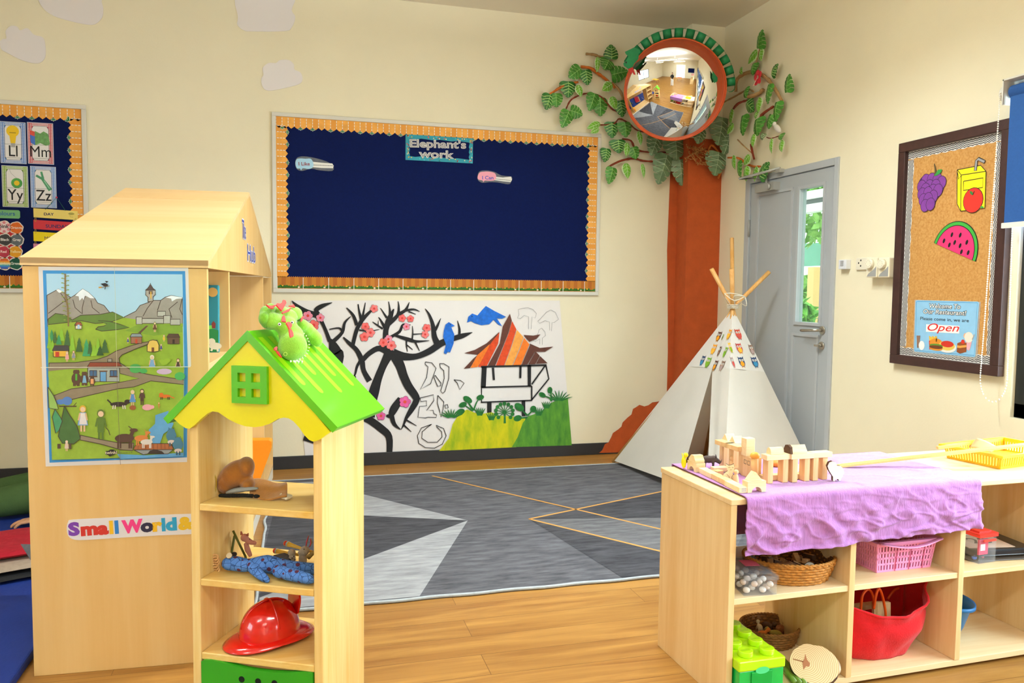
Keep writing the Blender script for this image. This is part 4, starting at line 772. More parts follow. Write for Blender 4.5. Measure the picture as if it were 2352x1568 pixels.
# ---- roller blinds
BLU2 = mat('1d4f90', .8, .06, 80, .2, 400); 
def blind(u0, u1, lab, chain):
    t = thing('roller_blind', FRW((u0+u1)/2, 2.25, .06), lab, 'blind', 'blue roller blinds')
    MB().fbox(FRW, u0+.025, u1-.02, 1.615, 2.215, .075, .0775, BLU2).build('blind_fabric', t)
    b = MB(); b.cyl(FRW(u0+.02, 2.205, .055), FRW(u1-.02, 2.205, .055), .032, .032, BLU2, 18); b.build('roller_tube', t)
    b = MB(); b.fbox(FRW, u0+.015, u1-.015, 1.592, 1.616, .070, .083, mat('e6e2d8', .4)); b.build('bottom_bar', t, bevel=.002)
    b = MB(); b.fbox(FRW, u0, u0+.006, 2.15, 2.262, .0, .10, ALU); b.fbox(FRW, u1-.006, u1, 2.15, 2.262, .0, .10, ALU); b.fbox(FRW, u0, u1, 2.256, 2.264, .0, .10, ALU); b.build('headrail', t)
    if chain:
        b = MB(); b.cyl(FRW(u0-.002, 2.205, .055), FRW(u0-.022, 2.205, .055), .04, .04, mat('ddd8cc', .4), 18); b.build('chain_wheel', t)
        b = MB(); P = [FRW(u0-.012, 2.205, .098)]; z = 2.19
        path = [(u0-.012, 2.205, .098),(u0-.02,1.7,.10),(u0-.03,1.2,.10),(u0-.04,.90,.10)]
        path += [(u0-.04+.05*(1-math.cos(a)), .90-.11*math.sin(a), .075+.025*math.cos(a)) for a in [k*math.pi/12 for k in range(1, 12)]]
        path += [(u0+.06,.90,.05),(u0+.04,1.6,.045),(u0-.012,2.205,.012)]
        for i in range(len(path)-1):
            a, c = V(path[i]), V(path[i+1]); n = max(1, int((c-a).length/.0105))
            for k in range(n): q = a+(c-a)*(k/n); b.ell(FRW(*q), (.0036,.0036,.0046), mat('efe9da', .4), 6)
        b.build('bead_chain', t)
blind(2.80, 4.15, 'blue roller blind with a white bead chain over the black window frame', True)
blind(4.19, 5.55, 'blue roller blind nearest the camera on the right wall', False)
blind(6.65, 9.35, 'blue roller blind over the far window behind the camera', False)
# ================================================================ rug
CR = (580, 1040, 2.4); RG = .012
FF = Fr((0,0,0), (1,0,0), (0,1,0))
def rq(pts): return [(p.x, p.y) for p in (fz(580+x/2.4, 1040+y/2.4, RG) for x, y in pts)]
def rugm(h, h2): return mat(h, .95, 0, 22, .35, 500, spec=.08, stretch=(.35, 1.6, 1), col2=h2)
R0, R1, R2, R3 = rugm('46464b','6c6c72'), rugm('38383d','545459'), rugm('85868a','aaabae'), rugm('545459','777779')
X0, X1, Y0, Y1 = -3.365, -.62, -2.565, -.385
rug = thing('rug', (-2, -1.5, 0), 'grey patterned rug with thin gold lines lying in front of the painted banner', 'rug')
b = MB(); b.box(((X0+X1)/2, (Y0+Y1)/2, RG/2), (X1-X0, Y1-Y0, RG), R0)
sl = (Y0+.02)-(Y0); cl = lambda P: [(min(max(x, X0+.012), X1-.012), min(max(y, Y0+.012), Y1-.012)) for x, y in P]
tip = rq([(1187,372)])[0]
b.poly(cl([tip]+rq([(612,228),(330,158)])+[(X0,Y1-.1)]+rq([(118,322)])), R2, FF, RG+.0006)
b.poly(cl([tip]+rq([(118,322),(65,500),(8,800)])), R1, FF, RG+.0008)
b.poly(cl([tip]+rq([(8,800)])+[(X0,Y0)]+rq([(612,838),(930,812)])), R2, FF, RG+.0010)
g = rq([(1525,365)])[0]; E1, E2, E3 = rq([(2290,222),(2290,553),(2290,430)]); ext = lambda a, c, k: (a[0]+(c[0]-a[0])*k, a[1]+(c[1]-a[1])*k)
H1, H2 = ext(g, E1, 1.5), ext(g, E2, 1.35)
b.poly(cl([g]+rq([(2065,712)])+[(X1,Y0+.0)]+[H2, H1]), R1, FF, RG+.0012)
b.poly(cl([rq([(1540,367)])[0], H2, (X1, rq([(2290,358)])[0][1]), rq([(2290,358)])[0]]), R3, FF, RG+.0014)
GOLD = mat('c8924a', .7, .1, 40)
s0 = rq([(990,127)])[0]; s1 = ext(s0, E3, 1.25)
for A, B_ in ((g, H1), (g, H2), (s0, s1)): P = cl([A, B_]); b.rib([(*P[0], .017), (*P[1], .017)], GOLD, FF, RG+.0018)
b.build('rug_pile', rug)
BND = mat('aeb6ba', .8, .1, 60); b = MB(); n = 60
P = [V((X0+(X1-X0)*k/n, Y0+.004*math.sin(k*.9), .008)) for k in range(n+1)] + [V((X1, Y0+(Y1-Y0)*k/n, .008)) for k in range(1, n+1)] + [V((X1-(X1-X0)*k/n, Y1, .008)) for k in range(1, n+1)] + [V((X0+.012*noise.noise((k*.22,0,5)), Y1-(Y1-Y0)*k/n, .008)) for k in range(1, n)]
b.tube(P, .0075, BND, 6, closed=True); b.build('edge_binding', rug)
# ================================================================ teepee
J = CAMP + pray(1683, 707)*5.3; Lf = fz(1408, 1066, .0); Rf = fz(1895, 1143, 0); Nf = fz(1659, 1190, 0); Bf = V((-.17, -.33, 0))
CV = mat('efece4', .9, .02, 8, .25, 30, sheen=.2, trl=.3); CVB = mat('f6f4f0', .9, .02, 8, .25, 30, trl=.3)
tp = thing('teepee', (-.5, -.9, 0), 'white canvas play teepee with owl printed top, standing before the grey door', 'play tent')
def sub(a, c, t): return a+(c-a)*t
TJ = .02
def pan(p00, p10, p01, p11, nu=14, nv=14, amp=.012, m=CV, seed=0):
    nr = (p10-p00).cross(p01-p00).normalized(); bb = MB()
    def fn(s, t):
        q = sub(sub(p00, p10, s), sub(p01, p11, s), t); e = math.sin(math.pi*s)
        return q + nr*(amp*e*(noise.noise((q.x*5+seed, q.y*5, q.z*3)) + .8*math.sin(s*9+seed+2*t)*t))
    bb.grid(fn, nu, nv, m); return bb
def foot(f, h=.012): return V((f.x, f.y, h))
def edge(f, t): return sub(J+V((0,0,-.0)), foot(f, .03), t)
tb = .335
zb = lambda t: t
apx = CAMP + pray(1635, 850)*1
# point where the slit starts on the near-left face
nrm = (Lf-J).cross(Nf-J).normalized(); r = pray(1634, 852); slit = CAMP + r*((J-CAMP).dot(nrm)/r.dot(nrm))
def onface(x, y): r = pray(x, y); return CAMP + r*((J-CAMP).dot(nrm)/r.dot(nrm))
tL = .36; slit0 = slit; slit = sub(slit, J, .05)
pan(edge(Lf,.03), edge(Nf,.03), edge(Lf,tL), edge(Nf,.33), 14, 8, .004, CVB).build('owl_panel', tp)
bL = onface(1577, 1062); bL2 = sub(slit, bL, 1.0); floorL = sub(slit, onface(1560, 1112), 1.0)
pan(edge(Lf,tL-.012), slit, foot(Lf,.03), floorL, 12, 16, .016, CV, 3).build('door_flap', tp)
fr2 = onface(1622, 1150)
pan(slit, edge(Nf,.32), fr2, foot(Nf,.0), 10, 18, .014, CV, 5).build('door_flap', tp)
pan(edge(Nf,.03), edge(Rf,.03), edge(Nf,.33), edge(Rf,.36), 12, 8, .004, CVB).build('owl_panel', tp)
pan(edge(Nf,.33), edge(Rf,.36), foot(Nf), foot(Rf), 16, 18, .014, CV, 9).build('side_panel', tp)
pan(edge(Rf,.03), edge(Bf,.03), foot(Rf), foot(Bf), 10, 16, .01, CV, 11).build('side_panel', tp)
pan(edge(Bf,.03), edge(Lf,.03), foot(Bf), foot(Lf), 10, 16, .01, CV, 13).build('side_panel', tp)
WP = wood('c98f45', 'e0b070', 2, 1.5)
for f, (ex, ey), dep in ((Rf,(1634,617),5.25),(Lf,(1767,624),5.3),(Nf,(1681,547),5.42),(Bf,(1680,618),5.15)):
    E = CAMP + pray(ex, ey)*dep; jj = J + (E-J).normalized()*.0 + V((0,0,-.01))
    dj = (f-J).normalized(); q = J + dj*.02
    cen = (Lf+Rf+Nf+Bf)/4; ft = f+(V((cen.x,cen.y,0))-f)*(.07 if f is not Lf else .0); ft.z = .017
    MB().tube([ft, sub(ft, J+V((0,0,-.05))+(V((cen.x,cen.y,J.z))-J)*.0, .90)+(V((cen.x,cen.y,0))-V((f.x,f.y,0)))*.02, J+(E-J)*.02, E], .0145, WP, 10).build('pole', tp)
RP = mat('e9e2d2', .8); b = MB()
E1, E2, E3 = (CAMP+pray(x, y)*d for x, y, d in ((1664,674,5.2),(1711,681,5.22),(1686,690,5.15)))
for P in ([J+V((-.02,-.03,.0)), E1, E2, J+V((.02,-.02,.02))], [E1, E3, E2], [J+V((0,-.03,.02)), E3+V((0,0,.03)), E2], [E2, E2+V((.01,-.01,-.06)), J+V((.05,-.02,.03))]): b.tube(smoothpts(P, 3), .0028, RP, 6)
for k in range(3): b.tube([J+V((.035*math.cos(a), .035*math.sin(a)-.0, .01*k)) for a in [i*math.pi/5 for i in range(10)]], .004, RP, 6, closed=True)
b.build('rope', tp)
# owl prints
nrm2 = (Nf-J).cross(Rf-J).normalized()
def owl(F, u, v, s, body, belly, eye, b, sx=1):
    b = MB(); w = .008; b.disc(u, v, .026*s*sx, body, F, w, 14, .034*s); 
    for k in (-1, 1): b.poly([(u+k*.006*s*sx, v+.024*s),(u+k*.024*s*sx, v+.040*s),(u+k*.023*s*sx, v+.012*s)][::k], body, F, w); b.disc(u+k*.011*s*sx, v+.013*s, .0085*s*sx, eye, F, w+.001, 10, .0085*s); b.disc(u+k*.011*s*sx, v+.013*s, .0035*s*sx, BLACK, F, w+.0015, 8, .0035*s); b.poly([(u+k*.004*s*sx,v-.033*s),(u+k*.012*s*sx,v-.042*s),(u+k*.014*s*sx,v-.030*s)][::k], belly, F, w)
    b.disc(u, v-.012*s, .018*s*sx, belly, F, w+.0005, 12, .018*s); b.poly([(u-.003*s*sx,v+.008*s),(u,v-.001*s),(u+.003*s*sx,v+.008*s)], mat('f0a030'), F, w+.002); b.build('owl_print', tp)
def fface(nr, flip):
    n = nr if nr.dot(CAMP-J) > 0 else -nr; eu = V((0,0,1)).cross(n).normalized(); return Fr(J, eu, n.cross(eu))
FL_, FR_ = fface(nrm, 0), fface(nrm2, 0); OC = {k: mat(h, .85) for k, h in dict(o='e89a1c', br='5a2f1e', r='c8452e', g='7aa82a', n='27406a', p='c04a44', t='8a6a58', y='f0b83a', lb='3a8ab8', gy='b09a98').items()}
CO = (1620, 680, 8.7125)
b = MB()
for x, y, s, bo, be, sx in [(268,808,1,'br','o',.75),(478,765,1,'o','y',.6),(168,1062,1,'o','y',.8),(282,1100,1,'br','t',.35),(398,1118,1,'g','g',.45),(55,1325,1,'g','g',.85),(198,1385,1,'br','o',.6),(335,1395,1,'t','gy',.7),(-55,1290,1,'n','lb',.7),(348,820,.6,'g','t',.3)]:
    c = FL_.cp(CO, [(x, y)], .006)[0]; owl(FL_, *c, s, OC[bo], OC[be], WHITE, b, sx*1.15)
b = MB()
for x, y, s, bo, be, sx in [(660,762,1,'r','p',1),(682,1045,1,'p','y',1),(925,1070,1,'t','gy',.75),(548,1320,1,'gy','p',.5),(728,1320,1,'n','o',1),(990,1320,1,'n','lb',1.05),(500,1030,1,'y','g',.5)]:
    c = FR_.cp(CO, [(x, y)], .006)[0]; owl(FR_, *c, s, OC[bo], OC[be], WHITE, b, sx)
# ================================================================ big wooden playhouse cabinet
MAP = wood('ddb06a', 'e7c284', 2, .55, .5, .05, .5); MAPX = wood('e0b87c', 'eac896', 0, .4, .5, .05, .5); MAPY = wood('dcb274', 'e6c38c', 1, .55, .5, .05, .5)
a_ = .05; NC = V((-3.487, -2.926, 0)); ce, cdp = V((math.cos(a_), -math.sin(a_), 0)), V((math.sin(a_), math.cos(a_), 0))
FN = Fr(NC, ce, (0,0,1)); FG = Fr(NC, cdp, (0,0,1)); CLEN, CWID = 2.70, .555
def cb(b, u0, u1, p0, p1, z0, z1, m): b.fbox(FN, u0, u1, z0, z1, -p1, -p0, m)
cab = thing('playhouse_cabinet', NC+ce*(-.28)+cdp*1.35, 'big pale wooden playhouse cabinet with a pitched roof and poster on its end', 'cabinet')
b = MB(); cb(b, -CWID, 0, 0, .025, 0, 1.345, MAP); b.build('end_panel', cab, bevel=.002)
b = MB(); cb(b, -CWID, 0, CLEN-.025, CLEN, 0, 1.345, MAP); b.build('end_panel', cab, bevel=.002)
b = MB(); cb(b, -CWID+.01, 0, .545, .57, 0, 1.345, MAP); b.build('partition', cab, bevel=.002)
b = MB(); cb(b, -CWID+.01, -.004, 2.11, 2.135, 0, 1.345, MAP); b.build('partition', cab, bevel=.002)
b = MB(); cb(b, -CWID, -CWID+.012, .025, .545, .0, 1.345, MAP); b.build('back_panel', cab)
for z in (.30, .66, 1.005): b = MB(); cb(b, -CWID+.012, -.002, .025, .545, z, z+.02, MAPY); b.build('shelf', cab, bevel=.002)
b = MB(); cb(b, -CWID, .0, .57, CLEN-.025, .075, .095, MAPY); cb(b, -.02, 0, .57, CLEN-.025, .0, .075, mat('ece4d4', .5)); cb(b, -CWID, -CWID+.02, .57, CLEN-.025, .0, .075, mat('ece4d4', .5)); b.build('base', cab, bevel=.002)
pk, zk, ze = 1.318, 1.748, 1.372
FE = Fr(NC, cdp, (0,0,1))   # u along depth, w to the right
for w0, w1 in ((-.018, .003), (-CWID-.003, -CWID+.018)):
    b = MB(); b.ext([(-.002,1.347),(-.002,ze-.004),(pk,zk-.004),(CLEN-.06,ze-.004),(CLEN-.06,1.347)], MAP, FE, w0, w1); b.build('gable_panel', cab)
b = MB(); b.ext([(-.006,1.347),(-.006,ze),(.02,ze+.0075),(.02,1.347)], MAPX, FE, -CWID-.004, .004); b.build('fascia', cab)
sl_ = (zk-ze)/pk
for p0, z0, p1, z1 in ((-.006,ze,pk*.82,ze+sl_*pk*.82),(pk*.825,ze+sl_*pk*.825,pk,zk),(pk,zk,CLEN-.055,ze)):
    b = MB(); b.ext([(p0,z0-.018),(p0,z0),(p1,z1),(p1,z1-.018)], MAPX, FE, -CWID-.004+(.05 if p1 > pk else 0)*0, .004); b.build('roof_panel', cab)
# letters on the gable
t = thing('gable_sign', FG(1.2, 1.42, .003), 'small white letter stickers up on the gable of the wooden playhouse', 'sign')
b = MB(); CGB = (530, 480, 8.71)
for wd, p0, p1 in (('The', (205,170), (285,640)), ('Hub', (312,690), (478,1100))):
    a = FG.cp(CGB, [(p0[0], (p0[1]+p1[1])/2)])[0]; c = FG.cp(CGB, [(p1[0], (p0[1]+p1[1])/2)])[0]
    y0 = FG.cp(CGB, [((p0[0]+p1[0])/2, p1[1])])[0][1]; y1 = FG.cp(CGB, [((p0[0]+p1[0])/2, p0[1])])[0][1]; H = (y1-y0)
    b.text(wd, FG, (a[0]+c[0])/2, y0+.12*H, H*1.1, mat('dcd6e0', .5), .0045, .05, sx=(c[0]-a[0])/H/1.9); b.text(wd, FG, (a[0]+c[0])/2, y0+.12*H, H*1.1, mat('3a4aa0', .5), .0052, -.002, sx=(c[0]-a[0])/H/1.9)
b.build('lettering', t)
# picture book in the near bay
t = thing('picture_book', FN(-.1, 1.026, -.45), 'teal picture book with a white cat standing on the top shelf of the playhouse', 'book')
FK = Fr(FN(0,0,-.40), ce, (0, math.sin(.10), math.cos(.10))); CK = (0, 420, 3.5636); kq = lambda pts: FK.cp(CK, pts)
br_ = kq([(1808,1395)])[0]; u1 = br_[0]; v0 = 1.028; v1 = kq([(1825,835)])[0][1]; u0 = u1-.20
b = MB(); b.fbox(FK, u0, u1, v0, v1, -.012, 0, mat('2f8fa0', .4, coat=.3)); b.build('book_cover', t, bevel=.006)
b = MB(); b.poly([(u0+.004,v0+.004),(u1-.004,v0+.004),(u1-.004,v0+.09),(u0+.1,v0+.12),(u0+.004,v0+.08)], mat('2a8a4a'), FK, .0006); c = kq([(1755,895)])[0]; bs_ = MB(); bs_.disc(*c, .019, mat('e0b060'), FK, .0008, 14); bs_.build('sun_print', t)
b.poly(kq([(1705,1170),(1775,1160),(1775,1190),(1705,1200)]), mat('7ae060'), FK, .001); b.poly(kq([(1745,1150),(1760,1130),(1778,1150),(1775,1190),(1748,1190)]), mat('8a3a3a'), FK, .0012)
c = kq([(1745,1300)])[0]; b.disc(*c, .014, mat('e8e2cc'), FK, .0012, 12); c = kq([(1775,1335)])[0]; b.disc(*c, .024, mat('e8e2cc'), FK, .0012, 12, .014); b.rib([(*q, .008) for q in kq([(1755,1340),(1740,1375)])], mat('e8e2cc'), FK, .0013); b.rib([(*q, .008) for q in kq([(1790,1340),(1795,1380)])], mat('e8e2cc'), FK, .0013); b.text('S', FK, *kq([(1715,1015)])[0], .02, mat('1a2a3a'), .0012)
b.build('cover_print', t)
# orange mat inside the nook
FO = Fr(FN(0,0,-1.98), ce, (0,0,1)); P = [FO.px(*q) for q in ((548,1012),(617,1011),(623,1014),(624,1022),(622,1034),(600,1094))]; vb = .098
b = MB(); b.ext([(P[0][0]-.1, vb), (P[0][0]-.1, P[0][1])] + P[1:5] + [(P[5][0], P[5][1]), (P[5][0]-.03, vb)], mat('f08a12', .5, .05, 6), FO, -.09, 0, mat('f8a81c', .5)); tag(b.build('foam_mat', bevel=.006), 'bright orange foam mat standing inside the playhouse nook', 'mat')
# ---- poster
CA, CBt = (80, 600, 6.03), (80, 840, 6.533)
t = thing('storyland_poster', FN(-.28, .70, 0), 'taped storyland poster with mountains, cottages and animals on the end of the playhouse', 'poster')
A = lambda pts: FN.cp(CA, pts); B2 = lambda pts: FN.cp(CBt, pts)
b = MB(); PW = mat('ddd8d6', .6); b.ext(A([(50,73),(2125,88),(2165,1450),(1110,1452),(105,1458)])[:3] + B2([(2290,30),(2285,1440),(165,1508),(105,25)])[0:4] + A([(100,1458)]), PW, FN, .0004, .0012)
PB = mat('3f8fce', .6); w = .0015
b.poly(A([(112,125),(2083,135)]) + B2([(2297,20),(2283,1370),(222,1450)]), PB, FN, w); w += .0003
b.poly(A([(160,170),(2045,180)]) + B2([(2247,20),(2235,1345),(270,1402)]), mat('a9cfe6', .6), FN, w)
def pp(pts, h, c='A', sm=0, line=0, var=.08):
    global w
    P = (A if c == 'A' else B2)(pts); w += .000035
    if sm: P = [(p.x, p.y) for p in smoothpts([(*q, 0) for q in P], sm, True)]
    if line: b.rib([(*q, .0022) for q in P+[P[0]]], mat('4a3c34', .7), FN, w+.00002)
    b.poly(P, mat(h, .65, var, 30), FN, w)
def pe(x, y, rx, ry, h, c='A'):
    global w
    k = 6.03 if c == 'A' else 6.533; w += .000035; P = (A if c == 'A' else B2)([(x, y)])[0]; s = k*648
    b.disc(*P, rx/s, mat(h, .65), FN, w, 14, ry/s)
def ps(pts, wd, h, c='A'):
    global w
    w += .000035; k = (6.03 if c == 'A' else 6.533)*648; P = (A if c == 'A' else B2)(pts); b.rib([(*q, wd/k) for q in P], mat(h, .65), FN, w)
pp([(170,470),(330,382),(500,500),(555,470),(665,382),(745,430),(835,515),(870,575),(960,610),(1040,710),(1080,760),(1080,900),(180,900)], '9a948c', line=1)
pp([(1240,770),(1400,690),(1460,610),(1570,570),(1640,540),(1745,540),(1810,495),(1890,472),(2045,500),(2050,900),(1300,860)], '9c968e', line=1)
pp([(300,395),(330,382),(410,430),(380,425),(350,435),(330,430)], 'e8ecf0'); pp([(560,475),(610,425),(665,382),(745,430),(830,512),(770,510),(705,475),(690,550),(660,505),(620,545),(610,485)], 'e6ecf2'); pp([(1810,500),(1890,474),(2043,500),(2043,512),(1960,520),(1900,555),(1890,515)], 'e6ecf2')
for l in [[(360,440),(430,540),(400,560),(190,720)],[(530,530),(560,640),(650,720)],[(700,480),(660,640),(660,730)],[(780,540),(800,640),(900,720)],[(500,500),(420,560)],[(1640,545),(1560,650),(1500,760)],[(1745,545),(1700,680)],[(1980,560),(1860,660),(1900,780)],[(2040,520),(2010,660),(2045,740)]]: ps(l, 8, '4a3c34')
pp([(185,870),(190,1600),(2060,1600),(2050,860),(1600,830),(1240,780),(700,820)], '93b03a', var=.12)
pp([(185,800),(290,720),(420,740),(520,810),(640,745),(900,735),(1080,700),(1240,775),(1050,840),(840,860),(640,820),(500,840),(190,875)], '647f3a', line=1); pp([(845,940),(880,905),(960,895),(1000,865),(880,820),(1040,830),(1180,870),(1315,915),(1150,945),(930,965)], '5f7f38', line=1)
pp([(1250,960),(1420,880),(1720,860),(2045,890),(2045,980),(1650,1030)], '7fa03a'); pp([(1430,990),(1545,890),(1575,890),(1470,995)], '6a5040')
for x, y, ww, hh in [(1405,770,85,100),(1490,790,300,70),(1700,690,112,70),(1785,750,95,110),(1880,800,135,80)]: pp([(x,y),(x+ww,y),(x+ww,y+hh),(x,y+hh)], 'b4b4ac', line=1)
pp([(1570,560),(1640,550),(1640,490),(1672,460),(1672,400),(1540,400),(1538,465),(1570,495)], 'a8a29a', line=1); pp([(1535,400),(1570,370),(1604,315),(1640,375),(1676,400)], '5a4a48', line=1); pp([(1580,410),(1635,410),(1635,455),(1580,455)], '6a5a52'); ps([(1610,420),(1610,515)], 14, 'dcb04a'); ps([(1604,300),(1604,320)], 6, '4a3c34')
ps([(425,170),(425,440),(460,640),(470,900)], 18, '8a7048')
for k in range(22): y = 180+k*32; s = 1 if k % 2 else -1; x = 425+max(0, (y-440)*.09); ps([(x,y),(x+s*45,y-12)], 7, '7a7a3c'); pe(x+s*40, y-10, 14, 7, '8a9a4a')
pp([(915,310),(980,300),(1020,320),(1015,350),(960,345)], '2a2628'); pp([(975,270),(1025,275),(1000,300)], '2a2628'); ps([(895,365),(1040,340)], 6, '7a5a30'); ps([(890,362),(930,360)], 18, 'c8923a'); ps([(985,350),(975,388)], 8, '2a2628')
for x, y, hh, ww, h in [(240,940,160,75,'3f8f5a'),(285,960,170,70,'4a6a3a'),(375,920,180,90,'8cbc3a'),(455,940,230,90,'44663a'),(525,1010,240,90,'8cbc3a'),(340,1010,140,80,'3f8f5a'),(210,1020,180,70,'8cbc3a'),(620,1050,200,95,'44663a'),(720,1070,240,110,'3f9a68'),(770,1090,190,70,'44663a'),(880,1050,240,80,'8cbc3a'),(975,1075,190,110,'44663a'),(825,1150,160,90,'8cbc3a'),(910,1170,130,100,'3a5a34'),(250,1080,180,80,'8cbc3a')]:
    pp([(x,y),(x+ww*.3,y+hh*.4),(x+ww*.22,y+hh*.4),(x+ww*.5,y+hh),(x-ww*.5,y+hh),(x-ww*.22,y+hh*.4),(x-ww*.3,y+hh*.4)], h)
pp([(265,1320),(265,1220),(470,1220),(470,1320)], 'e0b040', line=1); pp([(250,1235),(280,1165),(470,1165),(485,1235)], '4a4648', line=1); pp([(292,1320),(292,1250),(345,1250),(345,1320)], 'c8462e')
pp([(205,1405),(560,1400),(860,1360),(1010,1310),(1130,1240),(1330,1170),(1490,1125),(1700,1090),(1700,1110),(1560,1150),(1400,1210),(1215,1290),(1170,1340),(1180,1400),(1400,1540),(1300,1560),(900,1480),(600,1460),(205,1500)], '8f806a', line=1)
def house(x0, y0, x1, y1, h, rh, dh, c='A'): pp([(x0,y0),(x1,y0),(x1,y1),(x0,y1)], h, c, line=1); pp([(x0-12,y0),(x0+14,y0-45),(x1-14,y0-45),(x1+12,y0)], rh, c, line=1); xm = (x0+x1)/2; pp([(xm-14,y1),(xm-14,y1-60),(xm+16,y1-60),(xm+16,y1)], dh, c)
house(1335,1045,1485,1135,'9a6a52','8a98a0','c04a34'); house(1845,1050,2005,1140,'6a5040','5a4438','3a2c28'); house(570,885,655,935,'d8d0b8','a05a40','a8c8e0')
pp([(1562,1160),(1590,1100),(1640,1085),(1700,1100),(1725,1160),(1720,1240),(1640,1255),(1562,1245)], 'e6c464', line=1); pp([(1622,1250),(1622,1190),(1658,1190),(1658,1250)], '7a5030')
def person(x, y, hh, dress, hair, c='A', skirt=1):
    k = hh/100; pp([(x-11*k,y+24*k),(x+11*k,y+24*k),(x+(20 if skirt else 11)*k,y+74*k),(x-(20 if skirt else 11)*k,y+74*k)], dress, c)
    for s in (-1, 1): ps([(x+s*6*k,y+74*k),(x+s*6*k,y+98*k)], 6*k, 'dcb48c' if skirt else dress, c); ps([(x+s*11*k,y+27*k),(x+s*17*k,y+55*k)], 5*k, 'dcb48c' if skirt else dress, c)
    pe(x, y+11*k, 11*k, 13*k, hair, c); pe(x, y+13*k, 8*k, 9*k, 'e8c8a8', c)
person(455,1250,140,'e0a0a4','b0a8a0'); person(545,1235,135,'8a8f9a','a06a40'); person(1630,1300,240,'7fa8d4','e8e0d0'); person(1668,840,140,'6a4a30','6a8a3a'); person(1297,1055,80,'3f5a9a','e0a8a8'); person(1795,1020,90,'e0c030','e0a8a8'); person(1755,1145,90,'4a4a90','e0a8a8'); person(1990,1345,190,'4a3a34','7a5a40')
pp([(735,1460),(775,1395),(1170,1395),(1215,1450)], '8f4632', line=1); pp([(1015,1390),(1020,1345),(1075,1345),(1075,1390)], '9a948c', line=1)
pe(1800,1525,100,45,'d4bcd8'); 
for x, y, r in ((1400,1470,70),(1520,1510,45),(1800,1400,45),(1840,1370,40),(1770,1380,35)): pe(x, y, r, r*.7, '58a85a' if y > 1440 else '9ab83a')
# lower half
pp([(215,75),(600,35),(1300,20),(2247,15),(2240,120),(2235,1345),(270,1402),(250,900)], '94b13c', 'B', var=.12)
pp([(805,25),(1278,25),(1278,232),(805,232)], 'a4aca8', 'B', line=1); pp([(990,230),(990,85),(1082,85),(1082,230)], '6aa4d8', 'B', line=1)
for x in (835,1140): pp([(x,65),(x+105,65),(x+105,150),(x,150)], '4a6a90', 'B', line=1); ps([(x+52,65),(x+52,150)], 8, '5a4438', 'B'); ps([(x-12,158),(x+115,158)], 14, '6a4a3a', 'B')
ps([(975,75),(1100,75)], 16, '7a5a44', 'B')
pp([(215,25),(800,20),(800,30),(500,45),(215,75)], '8f806a', 'B'); pp([(1280,20),(1380,15),(1500,80),(1750,130),(2240,205),(2240,275),(1750,220),(1500,310),(1250,340),(900,420),(560,500),(300,560),(300,440),(560,340),(800,310),(1250,250),(1575,185),(1290,110)], '8f806a', 'B', line=1)
for x, y, k in ((635,60,1.0),(757,85,.86),(872,145,.62)):
    pe(x, y+30, 42*k, 34*k, '5f4636', 'B'); pe(x, y+130*k, 62*k, 85*k, '5f4636', 'B'); ps([(x-28*k,y+190*k),(x-28*k,y+238*k)], 36*k, '5f4636', 'B'); ps([(x+28*k,y+190*k),(x+28*k,y+238*k)], 36*k, '5f4636', 'B')
    for s in (-1,1): pe(x+s*30*k, y+8, 12*k, 12*k, '5f4636', 'B')
pp([(620,115),(650,115),(650,215),(620,215)], '58a83a', 'B'); pp([(742,140),(772,140),(790,250),(725,250)], '7fb0d0', 'B'); pp([(850,190),(895,190),(895,265),(850,265)], 'e0a070', 'B')
pe(1520,50,75,50,'4fa85c','B'); pe(1640,72,50,34,'4fa85c','B'); pe(2185,150,70,58,'4fa85c','B'); pe(1950,80,100,42,'cdb4d4','B')
pe(500,520,62,60,'5a82c4','B'); pe(400,535,62,36,'5a82c4','B'); ps([(380,600),(640,600)], 16, '5a4438', 'B'); ps([(590,600),(640,545)], 8, '5a4438', 'B')
for x, y, s, fl in ((1270,570,1.0,1),(1960,450,.72,1)):
    h = '3f332e' if s == 1 else 'd8702a'; pe(x, y, 110*s, 34*s, h, 'B'); pe(x+(130 if s==1 else -75)*s, y-40*s, 40*s, 30*s, h, 'B'); ps([(x-100*s,y),(x-170*s,y-70*s)] if s==1 else [(x+100*s,y),(x+200*s,y+40*s)], 18*s, h, 'B')
    for q in (-80,-50,60,90): ps([(x+q*s,y+15*s),(x+q*s*1.1,y+70*s)], 14*s, 'e0d8d0' if s==1 else '4a3028', 'B')
person(1478,360,240,'5f90cc','dccb9c','B'); person(1620,345,240,'5a4038','5a3a2a','B',0); pe(1480,620,42,34,'9a5a34','B'); pe(1700,615,68,44,'e8a8b0','B'); pe(1770,610,30,26,'e8a8b0','B'); person(1872,540,95,'c8904a','c8904a','B',0)
person(735,595,390,'7fa8d8','e0b040','B'); pp([(705,700),(765,700),(800,870),(680,870)], 'e2dcdc', 'B'); person(1005,655,450,'5f7a34','6a7a3a','B',0); ps([(1075,910),(1120,960),(1142,1030)], 9, '4a3c34', 'B')
pp([(460,590),(520,700),(600,820),(650,900),(700,1080),(600,1160),(430,1150),(370,1050),(400,880),(430,740)], '4a6c3a', 'B', line=1); pp([(320,640),(400,760),(430,820),(380,960),(330,1000),(280,760)], '4a9468', 'B', line=1); pp([(215,310),(300,440),(350,560),(370,640),(300,640),(230,620)], '94b860', 'B', line=1)
ps([(380,1160),(380,1230)], 40, '5a4438', 'B'); ps([(545,1160),(545,1240)], 30, '5a4438', 'B'); person(495,1110,160,'d8c0b0','d8c0b0','B')
pp([(700,1030),(1000,1095),(1300,1150),(1500,1150),(1480,1260),(1300,1245),(1000,1160),(700,1100)], '8f806a', 'B', line=1)
